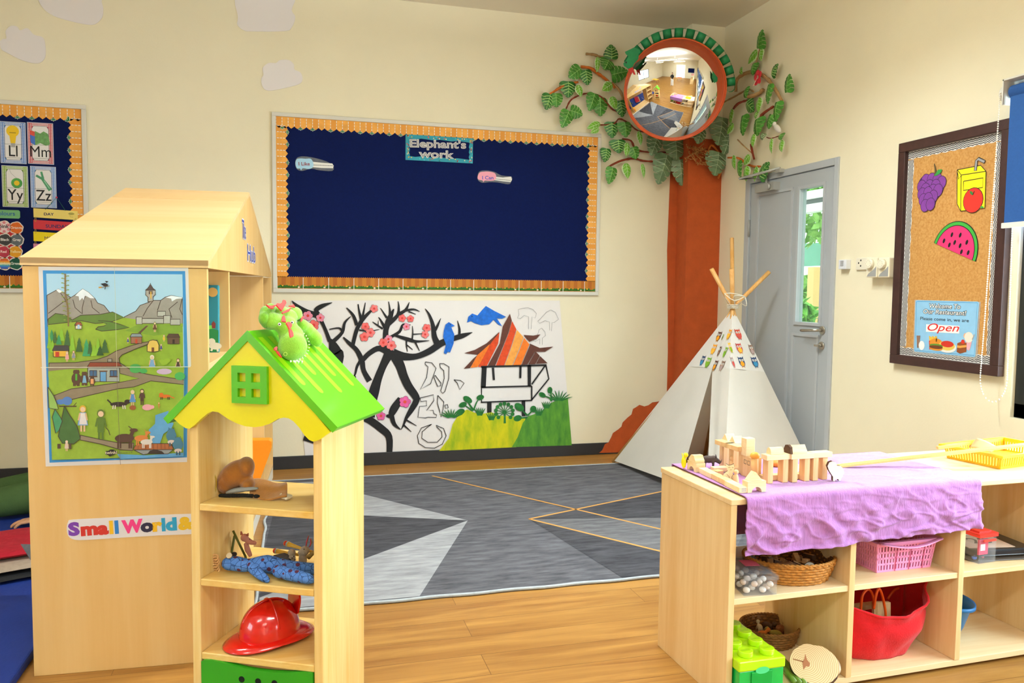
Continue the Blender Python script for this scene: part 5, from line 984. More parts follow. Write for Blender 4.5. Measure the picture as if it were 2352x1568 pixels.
pp([(2020,665),(1820,730),(1815,860),(1720,950),(1780,1150),(1890,1150),(1940,1010),(2060,930),(2095,850),(1990,790)], '62a0d0', 'B'); pp([(1250,1310),(1680,1330),(2235,1290),(2235,1345),(1300,1385)], '62a0d0', 'B')
pp([(1510,1200),(1560,1155),(2050,1155),(2085,1215),(2080,1245),(1500,1248)], 'a8643a', 'B', line=1); pp([(1500,1250),(2090,1245),(2010,1310),(1900,1310),(1800,1240),(1700,1310),(1640,1320)], '8f9494', 'B', line=1); pp([(1700,1310),(1740,1260),(1830,1245),(1920,1270),(1960,1310)], '3f332e', 'B')
for k in range(9): ps([(1575+k*55,1158),(1560+k*58,1235)], 4, '5a3424', 'B')
for x, y, s, h in ((1360,1075,1.2,'5a4034'),(1610,1075,.85,'d08040'),(1690,1130,.75,'d8d0c8')):
    pe(x, y, 105*s, 52*s, h, 'B'); ps([(x+70*s,y-10),(x+105*s,y-90*s)], 40*s, h, 'B'); pe(x+115*s, y-100*s, 45*s, 22*s, h, 'B'); ps([(x+95*s,y-115*s),(x+50*s,y-150*s)], 9*s, h, 'B')
    for q in (-80,-50,60,85): ps([(x+q*s,y+30*s),(x+q*s,y+125*s)], 18*s, h, 'B')
for x, y in ((2060,1040),(2160,1170)): pe(x, y, 68, 85, '4a7a92', 'B'); pe(x, y-70, 48, 42, '4a7a92', 'B'); pe(x, y+90, 50, 30, 'd0c0b8', 'B'); ps([(x-20,y+100),(x-20,y+155)], 18, '3f5a68', 'B'); ps([(x+25,y+100),(x+25,y+155)], 18, '3f5a68', 'B'); ps([(x-30,y-100),(x-40,y-125)], 8, '3f5a68', 'B'); ps([(x+25,y-100),(x+40,y-125)], 8, '3f5a68', 'B')
pp([(1075,1290),(1085,1265),(1120,1262),(1150,1242),(1205,1245),(1220,1262),(1250,1270),(1250,1300),(1220,1312),(1180,1330),(1140,1345),(1115,1325),(1080,1318)], '2b2320', 'B', 3)
w += .0002; c = B2([(1160,1308)])[0]; b.text('twinkl', FN, *c, .0145, mat('e8dcc0'), w, .012); c = B2([(1375,1298)])[0]; b.text('www.twinkl.co.uk', FN, *c, .0060, mat('3a3430'), w, .0)
ps([(1245,15),(1300,1470)], 5, '7a6a5a', 'B'); ps([(110,18),(2345,8)], 8, 'e8e4d4', 'B'); ps([(1118,75),(1135,700),(1150,1450)], 4, 'c8c8a8')
b.build('poster_sheet', t)
# ---- small world sign
t = thing('name_strip', FN(-.2, .44, 0), 'white paper strip with rainbow letters reading Small World on the playhouse end', 'sign'); CS = (0, 820, 3.5636); q_ = lambda p: FN.cp(CS, [p])[0]
b = MB(); b.ext([(p.x, p.y) for p in smoothpts([(*q_(p), 0) for p in [(548,1400),(560,1345),(600,1328),(900,1312),(1300,1290),(1640,1280),(1660,1300),(1655,1430),(1300,1457),(1000,1475),(700,1494),(605,1490),(560,1460)]], 3, True)], mat('e2dcdc', .6), FN, .0006, .0016); b.build('paper_strip', t)
b = MB()
for ch, x, y, h in [('S',610,1452,'7a3fa4'),('m',735,1450,'cc3428'),('a',847,1443,'cc3428'),('l',915,1438,'f0bb22'),('l',959,1436,'2f7ecb'),('W',1087,1428,'ec3f86'),('o',1207,1422,'2e2a44'),('r',1292,1417,'f0bb22'),('l',1342,1415,'2fa0cc'),('d',1405,1411,'2fa0cc'),('&',1528,1402,'e8bb2a')]:
    c = q_((x, y)); b.text(ch, FN, *c, .057, mat(h, .6), .0021, .06, rot=.04, sx={'l':1.0,'r':1.2,'W':.95}.get(ch, 1.18))
b.build('lettering', t)
# ================================================================ little house shelf
hb = math.radians(27.4); HO = V((-3.502, -3.325, 0)); he = V((math.cos(hb), -math.sin(hb), 0)); hd = V((math.sin(hb), math.cos(hb), 0))
HF = Fr(HO, he, (0,0,1)); HW, HD_ = .411, .299
PINE = wood('e0b35c', 'f3d898', 2, .9, .35, .2); PINEX = wood('dcab4c', 'f0cf86', 0, .9, .35, .2)
hs = thing('house_shelf', HO+he*.2+hd*.15, 'small open pine shelf shaped like a house with a lime green roof', 'shelf')
def hbx(b, u0, u1, d0, d1, z0, z1, m): b.fbox(HF, u0, u1, z0, z1, -d1, -d0, m)
for u0 in (0, HW-.027): b = MB(); hbx(b, u0, u0+.027, 0, HD_, 0, .93, PINE); b.build('side_panel', hs, bevel=.003)
SZ = (.6607, .4387, .2189)
for z in SZ+(.05,): b = MB(); hbx(b, .0272, HW-.0272, .002, HD_, z-.021, z, PINEX); b.build('shelf_board', hs, bevel=.003)
CHS = (380, 680, 4.52); hq = lambda p, w=0: HF.cp(CHS, [p], w)[0]
GY = mat('e6da06', .35, coat=.2); GG = mat('56b40a', .35, coat=.2); GL = mat('5fb806', .35, coat=.2); GL2 = mat('94c80a', .4)
uc, zr = .2, 1.167
P = [hq(p, .018) for p in [(1600,1488),(1560,1505),(1530,1508),(1490,1490),(1440,1440),(1390,1365),(1330,1300),(1280,1268),(1230,1260),(1170,1272),(1080,1325),(1000,1350),(930,1360),(830,1350),(740,1320),(660,1280),(600,1240),(550,1205),(490,1195),(440,1215),(380,1265),(300,1340),(250,1375),(210,1370),(150,1330),(85,1270),(80,1245),(100,1220)]]
b = MB(); b.ext(P+[hq((885,428), .018), hq((1712,1408), .018)], GY, HF, .0005, .018); b.build('gable_panel', hs, bevel=.002)
a, c = hq((683,720), .03), hq((1053,1124), .03); b = MB(); W_, H_ = c[0]-a[0], a[1]-c[1]; us = [a[0]+W_*k for k in (0,.17,.40,.565,.815,1)]; vs_ = [c[1]+H_*k for k in (0,.17,.40,.575,.815,1)]
for i in (0,2,4): b.fbox(HF, us[i], us[i+1], vs_[0], vs_[5], .0185, .03, GG)
for i in (0,2,4):
    for j in (1,3): b.fbox(HF, us[j], us[j+1], vs_[i], vs_[i+1], .0185, .03, GG)
b.build('toy_window', hs)
ov, bk = .022, HD_+.03
el, er = hq((40,1235), .02), (.4655, .905); k = .0215
sL = V((el[0]-uc, el[1]-zr)); 
eL2 = (uc-.268, zr-.259); eR2 = (uc+.268, zr-.259); nx, nz = k*.69, k*.72
b = MB(); b.ext([(uc,zr),(eL2[0],eL2[1]),(eL2[0]+nx,eL2[1]-nz),(uc,zr-k/.72)], GG, HF, -bk, ov); b.build('roof_panel', hs, bevel=.004)
b = MB(); b.ext([(uc,zr),(uc,zr-k/.72),(eR2[0]-nx,eR2[1]-nz),(eR2[0],eR2[1])], GL, HF, -bk, ov)
rs_u = (he*.268+V((0,0,-.259))).normalized(); RF = Fr(HF(uc, zr, 0), rs_u, hd)      # w is outward from the right slope
for i in range(6):
    y = .008+i*.052; L = (.205,.245,.18,.26,.2,.25)[i]; s0 = .03; b2 = [(s0, y-.013),(L, y-.013)] + [(L+.013*math.sin(q), y-.013*math.cos(q)) for q in (.5,1,1.57,2.1,2.6)] + [(L, y+.013),(s0, y+.013)]
    b.poly(b2, GL2, RF, .0006)
b.build('roof_panel', hs, bevel=.004)
CD = (400, 1250, 4.9); P = HF.cp(CD, [(290,1345),(305,1315),(340,1300),(400,1300),(500,1318),(600,1345),(700,1375),(800,1398),(900,1417),(1000,1430),(1100,1440),(1300,1447),(1450,1441),(1540,1448),(1600,1470),(1622,1500)], .004)
DGN = mat('2f9a1a', .4, coat=.15); ud0, ud1 = .030, HW-.030
b = MB(); b.ext([(max(ud0, min(ud1, p[0])), p[1]) for p in P]+[(ud1,.056),(ud0,.056)], DGN, HF, -.014, .004)
for x, y in ((760,1517),(945,1541),(1130,1562)): b.disc(*HF.cp(CD, [(x, y)], .004)[0], .0095, mat('0a1408', .9), HF, .0043, 18)  # holes not cut: dark discs paint the shade inside them
dr = b.build('drawer_front', hs, bevel=.002)
b = MB(); hbx(b, ud0, ud1, .016, .28, .056, .07, mat('c8a060', .6)); hbx(b, ud0, ud0+.01, .016, .28, .07, .17, mat('c8a060', .6)); hbx(b, ud1-.01, ud1, .016, .28, .07, .17, mat('c8a060', .6)); b.build('drawer_box', hs)
b = MB(); c = hq((585,1250), -.02); b.cyl(HF(.0272, .915, -.05), HF(.0275, .915, -.05), .006, .006, mat('5a3c10'), 10); b.build('knot', hs)
# ---- green dragon puppet on the roof
PL = mat('92cc3e', .95, .14, 60, .5, 350, spec=.1, sheen=.5); PLD = mat('7ab82c', .95, .14, 60, .5, 350, spec=.1, sheen=.5); RED = mat('d8271c', .8, .08, 40, sheen=.2)
CDR = (560, 680, 9.22)
def rp(x, y, w): return RF(*RF.cp(CDR, [(x, y)], w)[0], w)
dg = thing('dragon_puppet', rp(1000, 1000, 0), 'green plush dragon puppet with red felt spikes flopped over the lime roof', 'puppet')
b = MB(); R3 = Matrix((he, hd, V((0,0,1)))).transposed()
for x, y, w_, rx, ry, rz in [(1035,1060,.036,.042,.04,.042),(1010,850,.045,.036,.038,.036),(900,640,.055,.031,.034,.030),(900,450,.062,.033,.036,.027),(780,370,.055,.028,.032,.024),(1050,380,.055,.026,.034,.024),(600,520,.045,.026,.030,.026),(560,600,.03,.02,.026,.016)]:
    b.ell(rp(x, y, w_), (rx, ry, rz), PL, 16, rot=R3)
b.build('puppet_body', dg, rem=.005)
b = MB()
for i, (x, y, w_, r) in enumerate([(1240,620,.045,.020),(1340,700,.038,.022),(1430,800,.03,.022),(1520,900,.026,.022),(1560,960,.024,.017)]): b.ell(rp(x, y, w_), (r, r*1.2, r), PL, 14)
b.build('arm', dg, rem=.005)
b = MB()
for x, y, w_, r in [(560,300,.05,.022),(470,370,.045,.024),(430,470,.04,.021),(470,560,.032,.018)]: b.ell(rp(x, y, w_), (r*.8, r*1.2, r), PLD, 14)
b.build('arm', dg, rem=.005)
def felt(pts, w_, name='felt_spike', m=RED):
    P = [rp(x, y, w_) for x, y in pts]; n = (P[1]-P[0]).cross(P[2]-P[0]).normalized(); bb = MB(); bb.add(P, [tuple(t) for t in geometry.tessellate_polygon([P])], m); bb.build(name, dg, solid=.0035)
for pts, w_ in [([(470,185),(560,210),(680,190),(620,265),(540,250)],.075),([(680,190),(695,155),(760,165),(810,140),(830,80),(880,100),(895,150),(860,220),(800,320)],.085),([(805,345),(900,295),(960,275),(975,245),(1000,265),(960,320),(880,350),(820,375)],.096),([(800,530),(815,430),(845,395),(870,470),(890,555)],.092),([(890,570),(920,550),(980,560),(1020,620),(1000,670),(960,705),(930,640)],.098),([(950,710),(1000,700),(1040,780),(1050,850),(985,880),(965,800)],.095),
    ([(945,210),(1050,180),(1085,240)],.08),([(1145,345),(1190,360),(1180,385)],.07),([(1205,440),(1270,430),(1240,510),(1205,550)],.06),([(635,1100),(680,1070),(705,1085),(700,1150),(650,1145)],.03),([(680,1165),(730,1170),(800,1300),(740,1250)],.012)]: felt(pts, w_)
for x, y, w_ in ((755,595,.091),(1022,555,.096)):
    b = MB(); p = rp(x, y, w_); n_ = (CAMP-p).normalized(); b.ell(p, (.0045,.0045,.0045), WHITE, 10); b.ell(p+n_*.003, (.0024,.0024,.0024), BLACK, 8); b.build('eye', dg)
b = MB()
for i in range(15):
    a = -1.9+i*.235 if i < 15 else 0; x, y = 1035+355*math.cos(a*.82+.55), 1040+350*math.sin(a*.82+.55)
    p = rp(x, y, .038); c = rp(1035, 1060, .036); o_ = (p-c).normalized(); b.tube([p-o_*.004, p+o_*.004], [.0028, .0003], mat('e6ecc8', .6), 6)
for k in range(3): p = rp(1090+70*k, 1365, .036); b.tube([p, p+V((0,0,-.009))], [.003, .0004], mat('eef0dc', .6), 6)
b.build('teeth', dg)
b = MB()
for x, y in ((880,1225),(1300,1098)):
    c = rp(x, y, .078); n_ = (CAMP-c).normalized(); e1 = n_.cross(V((0,0,1))).normalized(); e2 = n_.cross(e1); b.tube([c+e1*(.0045*math.cos(q))+e2*(.0045*math.sin(q)) for q in [i*.524 for i in range(12)]], .0007, mat('c6e86a', .8), 5, closed=True)
b.build('nostril_stitch', dg)
# ---- brown donkey puppet
CPB = (400, 960, 4.9); 
def hp(C_, x, y, w_): return HF(*HF.cp(C_, [(x, y)], w_)[0], w_)
TAN = mat('9c6226', .95, .12, 50, .4, 300, spec=.1, sheen=.4); TAN2 = mat('ac7232', .95, .12, 50, .4, 300, spec=.1, sheen=.4)
dk = thing('donkey_puppet', hp(CPB, 800, 870, -.11), 'brown plush donkey puppet lying on the upper shelf of the little house', 'puppet')
b = MB(); ry = Matrix.Rotation(-hb, 3, 'Z') @ Matrix.Rotation(math.radians(-38), 3, 'Y')
b.ell(hp(CPB, 700, 640, -.13), (.058,.052,.042), TAN, 18, rot=ry); b.ell(hp(CPB, 810, 545, -.13), (.026,.045,.030), TAN, 16); b.ell(hp(CPB, 600, 720, -.12), (.033,.04,.036), TAN, 16); b.ell(hp(CPB, 830, 740, -.12), (.022,.04,.022), TAN, 14)
b.build('head', dk, rem=.004)
b = MB()
def sk(s, t):
    x = 850+420*s; top = 700+20*s; yy = top+(195-90*s*(t < .5))*t; q = hp(CPB, x, min(yy, 903), -.15+.07*t); q.z = max(q.z, SZ[0]+.004); return q + V((0,0,.006*math.sin(6*s+2*t)))
b.grid(sk, 12, 8, TAN2); b.build('body_cloth', dk, solid=.005, sub=1)
b = MB(); b.tube(smoothpts([hp(CPB, x, y, -.088) for x, y in ((590,840),(680,815),(800,800),(940,790))], 4), [.004+.009*math.sin(math.pi*min(1,i/12*.9+.08)) for i in range(13)], mat('8d8d8a', .9), 10, flat=.6); b.build('ear', dk)
b = MB()
for i in range(46): x = 520+random.random()*420; p = hp(CPB, x, 880-12*math.sin((x-520)/420*3.1), -.082); p.z = max(p.z, SZ[0]+.004); b.ell(p, (.007,.006,.006), mat('16140f', .95), 8, rot=Matrix.Rotation(random.random()*3, 3, 'X'))
b.build('mane', dk)
b = MB(); c = hp(CPB, 1200, 845, -.10); c.z = SZ[0]+.012
for k in range(4): d_ = (he*math.cos(.5-.28*k)-hd*math.sin(.5-.28*k)); b.tube([c, c+d_*.018+V((0,0,-.001)), c+d_*.034+V((0,0,-.004))], [.009,.0075,.0055], mat('d6cdb8', .9), 8)
b.build('paw', dk, rem=.003)
b = MB()
for k in range(7): 
    P = [hp(CPB, 470-3*k+random.uniform(-8,8)+18*math.sin(q*3.1), 590+255*q, -.12+.006*k) for q in (0,.2,.4,.6,.8,1)]; b.tube(smoothpts(P, 3), .0016, mat('b8952c', .8), 5)
b.build('yarn', dk)
# ---- blue cloth doll
CBD = (480, 1200, 9.046)
def fab():
    m = mat('4d78bc', .95, 0, 40, .3, 400, spec=.1, col2='5f8ad0'); m = m.copy(); nt = m.node_tree; b_ = nt.nodes['Principled BSDF']; old = b_.inputs['Base Color'].links[0].from_socket
    tc = nt.nodes.new('ShaderNodeTexCoord'); v = nt.nodes.new('ShaderNodeTexVoronoi'); v.inputs['Scale'].default_value = 40; nt.links.new(tc.outputs['Object'], v.inputs['Vector'])
    r = nt.nodes.new('ShaderNodeValToRGB'); r.color_ramp.interpolation = 'CONSTANT'; r.color_ramp.elements[0].color = (1,1,1,1); r.color_ramp.elements[1].position = .26; r.color_ramp.elements[1].color = (0,0,0,1); nt.links.new(v.outputs['Distance'], r.inputs[0])
    mx = nt.nodes.new('ShaderNodeMix'); mx.data_type = 'RGBA'; nt.links.new(r.outputs[0], mx.inputs[0]); nt.links.new(old, mx.inputs[6]); mx.inputs[7].default_value = (*hexc('5e2f3c'), 1)
    v2 = nt.nodes.new('ShaderNodeTexVoronoi'); v2.feature = 'DISTANCE_TO_EDGE'; v2.inputs['Scale'].default_value = 58; nt.links.new(tc.outputs['Object'], v2.inputs['Vector'])
    r2 = nt.nodes.new('ShaderNodeValToRGB'); r2.color_ramp.interpolation = 'CONSTANT'; r2.color_ramp.elements[0].color = (1,1,1,1); r2.color_ramp.elements[1].position = .030; r2.color_ramp.elements[1].color = (0,0,0,1); nt.links.new(v2.outputs['Distance'], r2.inputs[0])
    mx2 = nt.nodes.new('ShaderNodeMix'); mx2.data_type = 'RGBA'; nt.links.new(r2.outputs[0], mx2.inputs[0]); nt.links.new(mx.outputs[2], mx2.inputs[6]); mx2.inputs[7].default_value = (*hexc('2a3f68'), 1)
    nt.links.new(mx2.outputs[2], b_.inputs['Base Color']); return m
FABR = fab(); dl = thing('cloth_doll', hp(CBD, 1200, 1150, -.06), 'blue floral cloth doll with rope hair lying on the middle shelf', 'doll')
b = MB()
for pts in ([(330,850,-.07,80),(420,845,-.07,150),(560,850,-.07,160),(720,880,-.07,150),(850,880,-.07,135),(1000,870,-.075,165),(1200,860,-.08,195),(1400,900,-.085,185),(1600,930,-.09,165),(1850,940,-.10,140),(2100,955,-.11,130),(2300,960,-.115,100)],[(930,960,-.05,120),(1040,1060,-.03,105),(1140,1140,-.022,90),(1220,1195,-.018,60)],[(1450,1010,-.05,140),(1650,1060,-.04,140),(1850,1110,-.035,130),(2050,1160,-.03,115),(2170,1190,-.03,70)]):
    q = smoothpts([(*hp(CBD, p[0], p[1], p[2]),) for p in pts], 3); r = [p[3] for p in pts]; 
    for i, p in enumerate(q):
        j = i/3; k_ = min(len(r)-2, int(j)); rr = (r[k_]+(r[k_+1]-r[k_])*(j-k_))/9.046/790; p.z = max(p.z, SZ[1]+rr*.92); b.ell(p, (rr,rr,rr), FABR, 14)
b.build('doll_body', dl, rem=.0045)
b = MB()
for k in range(6):
    c = hp(CBD, 120+14*(k%3), 720+50*k, -.07); b.tube([c+he*(.0115*math.cos(a))+V((0,0,.0085*math.sin(a)))+hd*(.003*math.sin(a*2)) for a in [i*.524 for i in range(12)]], .0024, mat('d8a870', .9), 6, closed=True)
b.build('rope_hair', dl)
b = MB(); c = hp(CBD, 425, 690, -.060); b.cyl(c, c+V((-.0012,-.003,.0028)), .0085, .0085, mat('d0bc98', .5), 14); c2 = hp(CBD, 520, 665, -.088); b.cyl(c2, c2+V((0,-.0015,.003)), .0085, .0085, mat('1c1c20', .5), 14); b.build('button_eye', dl)
# ---- small figures behind the doll
t = thing('pig_peg', hp(CBD, 720, 720, -.17), 'small pink wooden pig figure on green A shaped legs behind the blue doll', 'toy figure'); PG = mat('c98b7e', .7, .05, 40); GRN = mat('61682a', .6)
b = MB(); b.tube([hp(CBD,500,165,-.16), hp(CBD,630,440,-.16), hp(CBD,760,705,-.16)], .0042, GRN, 4); b.tube([hp(CBD,530,270,-.165), hp(CBD,470,640,-.165), hp(CBD,460,720,-.165)], .0035, GRN, 4)
for p in (hp(CBD,760,705,-.16), hp(CBD,460,720,-.165)): b.tube([p, V((p.x,p.y,SZ[1]+.001))], .0038, GRN, 4)
b.build('leg_frame', t)
b = MB(); b.ell(hp(CBD,740,310,-.16), (.0125,.012,.0125), PG, 14); b.tube([hp(CBD,790,360,-.16), hp(CBD,880,410,-.158), hp(CBD,975,425,-.156)], [.0095,.008,.0055], PG, 10); b.tube([hp(CBD,770,420,-.16), hp(CBD,800,560,-.162), hp(CBD,870,700,-.162)], [.0075,.009,.006], PG, 10); b.build('pig_body', t, rem=.002)
b = MB(); b.tube([hp(CBD,680,250,-.16), hp(CBD,668,180,-.16)], [.0045,.002], mat('b86a50'), 8); b.tube([hp(CBD,800,260,-.16), hp(CBD,822,215,-.16)], [.0045,.001], mat('b86a50'), 8); b.build('ear', t)
b = MB(); b.ell(hp(CBD,845,342,-.148), (.0014,.0014,.0018), BLACK, 8); b.build('eye', t)
for nm, p0, p1, lab in (('upper', (1600,430), (2000,560), 'upper yellow wooden maraca with a red tip behind the doll'), ('lower', (1380,585), (1700,640), 'lower yellow wooden maraca with a red tip behind the doll')):
    t = thing('maraca', hp(CBD, p1[0], p1[1], -.20), lab, 'maraca', 'yellow maracas'); A, B_ = hp(CBD, *p0, -.21), hp(CBD, *p1, -.20); d_ = (B_-A)
    b = MB(); b.ell(A, (.0085,.0085,.0085), mat('d2391c', .3, coat=.5), 14); b.build('tip', t)
    b = MB(); b.tube([A+d_*.06, A+d_*.12], [.0088,.0085], mat('9cc4c8', .4), 12); b.build('band', t)
    b = MB(); b.tube([A+d_*.12, A+d_*.35, A+d_*.7, B_+d_*.5], [.0085,.006,.0045,.0045], mat('e0b43c', .4, coat=.3), 10); b.build('handle', t)
FU = mat('a3937e', .95, .12, 60, .4, 350, spec=.1, sheen=.4)
t = thing('rabbit_toy', hp(CBD, 1950, 800, -.17), 'small beige rabbit toy with pink ears behind the blue doll', 'toy figure')
b = MB(); b.ell(hp(CBD,1990,580,-.17), (.0155,.015,.0145), FU, 14); b.tube([hp(CBD,1900,620,-.165), hp(CBD,1850,640,-.16)], [.009,.005], FU, 10); b.ell(hp(CBD,1950,730,-.17), (.013,.012,.018), FU, 14); p = hp(CBD,1950,800,-.17); b.ell(V((p.x,p.y,SZ[1]+.016)), (.013,.012,.016), FU, 12); b.build('rabbit_body', t, rem=.0025)
for P, s in (([(2020,480),(2040,380),(2075,265)], 0), ([(2090,500),(2130,420),(2115,320)], 1)):
    q = [hp(CBD, x, y, -.172) for x, y in P]; b = MB(); b.tube(q, [.0035,.0062,.0022], FU, 10, flat=.5); b.tube([x-hd*.0024 for x in q], [.0022,.0042,.0012], mat('c02c4c', .8), 8, flat=.5); b.build('ear', t)
b = MB(); b.ell(hp(CBD,1975,550,-.153), (.0016,.0016,.0018), BLACK, 8); b.build('eye', t)
b = MB(); b.tube([hp(CBD,2060,720,-.15), hp(CBD,2150,640,-.15), hp(CBD,2240,590,-.15)], [.0075,.0062,.0062], mat('8a6a2e', .8, .3, 120), 10); b.build('arm', t)
t = thing('spotted_toy', hp(CBD, 1720, 800, -.16), 'small beige toy with black spotted bib beside the rabbit toy', 'toy figure')
b = MB(); b.ell(hp(CBD,1720,620,-.165), (.0125,.012,.0115), FU, 14); p = hp(CBD,1720,760,-.165); b.ell(V((p.x,p.y,SZ[1]+.02)), (.0125,.012,.02), FU, 12); b.ell(hp(CBD,1720,720,-.162), (.0125,.0125,.01), FU, 12); b.build('toy_body', t, rem=.0025)
b = MB(); 
for x, y in ((1725,735),(1670,765),(1790,770),(1700,790),(1655,690),(1760,700)): b.ell(hp(CBD, x, y, -.1485), (.0018,.001,.0018), BLACK, 8)
b.build('spots', t)
t = thing('grey_cloth_toy', hp(CBD, 1500, 760, -.15), 'dark grey soft toy half hidden behind the blue doll', 'toy figure'); p = hp(CBD, 1480, 720, -.16); b = MB(); b.tube([V((p.x,p.y,SZ[1]+.018))-he*.02, V((p.x,p.y,SZ[1]+.021))+he*.01, V((p.x,p.y,SZ[1]+.018))+he*.04], [.012,.018,.012], mat('4c4542', .95, .2, 60), 12); b.build('toy_body', t)
# ---- red fire helmet
CH_ = (400, 1250, 4.9); HR = mat('d81410', .16, .03, 20, spec=.6, coat=.6, sss=.2); hc = hp(CH_, 1080, 1200, -.125); hc.z = SZ[2]+.0015
t = thing('fire_helmet', hc, 'shiny red toy fire helmet on the lower shelf of the little house', 'helmet'); ang = math.radians(200)-hb
HM = Matrix.Translation(hc+V((0,0,.0185))) @ Matrix.Rotation(ang+.55, 4, 'Z') @ Matrix.Rotation(math.radians(1), 4, 'Y')
b = MB(); vs = []; fs = []; n = 48; m_ = 16
for i in range(m_+1):
    th = i/m_*math.pi/2
    for k_ in range(n):
        a = 2*math.pi*k_/n; r = math.cos(th)**.85; rib_ = 1+.012*max(0, math.cos(4*a))**8*math.sin(2*th); vs.append(V((.092*r*math.cos(a)*rib_, .076*r*math.sin(a)*rib_, .004+.098*math.sin(th)*rib_)))
for i in range(m_):
    for k_ in range(n): fs.append((i*n+k_, i*n+(k_+1) % n, (i+1)*n+(k_+1) % n, (i+1)*n+k_))
b.add(vs, fs, HR, True, HM); b.build('helmet_shell', t)
b = MB(); vs = []; fs = []
for k_ in range(64):
    a = 2*math.pi*k_/64; bx = .026+.032*max(0, math.cos(a))**2+.03*max(0, -math.cos(a))**3
    for q, (ex, z) in enumerate(((0,.006),(.5,.003),(1,-.003-.008*abs(math.cos(a))),(1,-.0055-.008*abs(math.cos(a))),(.5,.0003),(0,.003))): vs.append(V(((.090+bx*ex*.85)*math.cos(a), (.074+bx*ex*.8)*math.sin(a), z)))
for k_ in range(64):
    j = (k_+1) % 64
    for q in range(5): fs.append((k_*6+q, j*6+q, j*6+q+1, k_*6+q+1))
b.add(vs, fs, HR, True, HM); b.build('brim', t)
b = MB(); b.tube([HM @ V((x, 0, .006+.1*math.sqrt(max(0, 1-(x/.0925)**2)))) for x in [-.088+.176*i/20 for i in range(21)]], .0032, HR, 8); b.tube([HM @ V((0, y, .006+.1*math.sqrt(max(0, 1-(y/.0765)**2)))) for y in [-.073+.146*i/20 for i in range(21)]], .0026, HR, 8); b.build('crown_ridge', t)
FH = Fr(HM @ V((-.0705, 0, .0)), (HM.to_3x3() @ V((0,1,0))), (HM.to_3x3() @ V((-.12,0,1))).normalized())
b = MB(); b.ext([(p.x,p.y) for p in smoothpts([(-.030,.05,0),(-.040,.085,0),(-.034,.108,0),(-.016,.122,0),(0,.134,0),(.016,.122,0),(.034,.108,0),(.040,.085,0),(.030,.05,0),(0,.04,0)], 3, True)], HR, FH, -.003, .003); b.build('front_shield', t, bevel=.0015)
# ================================================================ low storage unit on the right
ua = math.radians(1.6); UO = V((-1.927, -3.632, 0)); ue = V((math.cos(ua), math.sin(ua), 0)); ud = V((-math.sin(ua), math.cos(ua), 0))
UF = Fr(UO, ue, (0,0,1)); UD, UW, UT = .452, 1.78, .657
BI = wood('ddb478', 'f0d4a2', 2, .8, .45, .08, .6); BIX = wood('e4c08a', 'f4deb4', 0, .8, .42, .08, .6)
unit = thing('storage_unit', UO+ue*.9+ud*.22, 'low pale birch storage unit with open cubbies on the right', 'shelf unit')
def ub(b, u0, u1, d0, d1, z0, z1, m): b.fbox(UF, u0, u1, z0, z1, -d1, -d0, m)
b = MB(); ub(b, -.003, UW+.003, -.004, UD, UT-.019, UT, BIX); b.build('top_board', unit, bevel=.003)
for i, u0 in enumerate((0, .448, .897, 1.345, UW-.022)):
    b = MB(); ub(b, u0, u0+.022, 0, UD-.004, 0 if i in (0,4) else .0345, UT-.0192, BI); b.build('side_panel' if i in (0,4) else 'divider', unit, bevel=.0015)
for i, u0 in enumerate((.0222, .4702, .9192, 1.3672)):
    u1 = (.4478,.8968,1.3448,UW-.0222)[i]; b = MB(); ub(b, u0, u1, .004, UD-.006, .322, .341, BIX); b.build('shelf_board', unit, bevel=.0015)
b = MB(); ub(b, .0222, UW-.0222, .002, UD-.004, .014, .0342, BIX); b.build('bottom_board', unit, bevel=.0015)
b = MB(); ub(b, .0222, UW-.0222, .03, .05, .0, .0138, mat('5a4630', .8)); b.build('gap_shade_strip', unit)  # dark strip added for the shade in the gap under the bottom board
UZ = lambda u, d, z: UF(u, z, -d)
# ---- purple cloth
def purple():
    m = mat('b078b4', .92, .14, 90, .5, 260, spec=.1, sheen=.25, stretch=(1,1,.12)); return m
PUR = purple(); ZT = .664
b = MB(); NU, NVB, NVT, NVF = 170, 16, 44, 52
prof = [(UD+.010, .38+(.655-.38)*i/NVB) for i in range(NVB)] + [(UD+.008-(UD+.018)*i/NVT, UT+.005) for i in range(NVT+1)] + [(-.011, .652-i/NVF*.165) for i in range(1, NVF+1)]
M_ = len(prof)
def cl(s, t):
    i = min(M_-1, int(round(t*(M_-1)))); d, z = prof[i]; u = .046+.915*s
    if i >= NVB+NVT+1:
        k = (i-NVB-NVT)/NVF; z += -.006*(1-s)*k + .010*s*k; u += -.006*k*(1-s)+.004*k
        n = noise.noise((u*9+1.5*k, k*1.2, 3))*1.0 + .7*noise.noise((u*21-3*k, k*3.5, 7)) + .55*abs(noise.noise((u*13+5*k, k*5+u*3, 11)))
        cr = max(0, 1-6*abs(noise.noise((u*6+k*2.2+1, k*1.6-u*2, 21))))*.8 + max(0, 1-7*abs(noise.noise((u*11-k*3, k*2.6+u*4, 33))))*.6
        d -= (.004+.018*k)*max(-.15, n) + .002 + (.003+.009*k)*cr
    elif i >= NVB: 
        e = noise.noise((u*5, d*16+u*3, 2)); z += .0018+(.0032*max(0, e)+.003*max(0, 1-7*abs(noise.noise((u*3+d*9, d*7-u*5, 41)))))*(1 if u > .5 else .25)
        z -= .004*max(0, 1-abs(d+.01)/.012)
    else: d += .008*abs(noise.noise((u*8, z*5, 1)))
    return UZ(u, d, z)
b.grid(cl, NU, M_-1, PUR); tag(b.build('purple_cloth', solid=.0014), 'wrinkled purple linen cloth draped over the left half of the storage unit', 'cloth')
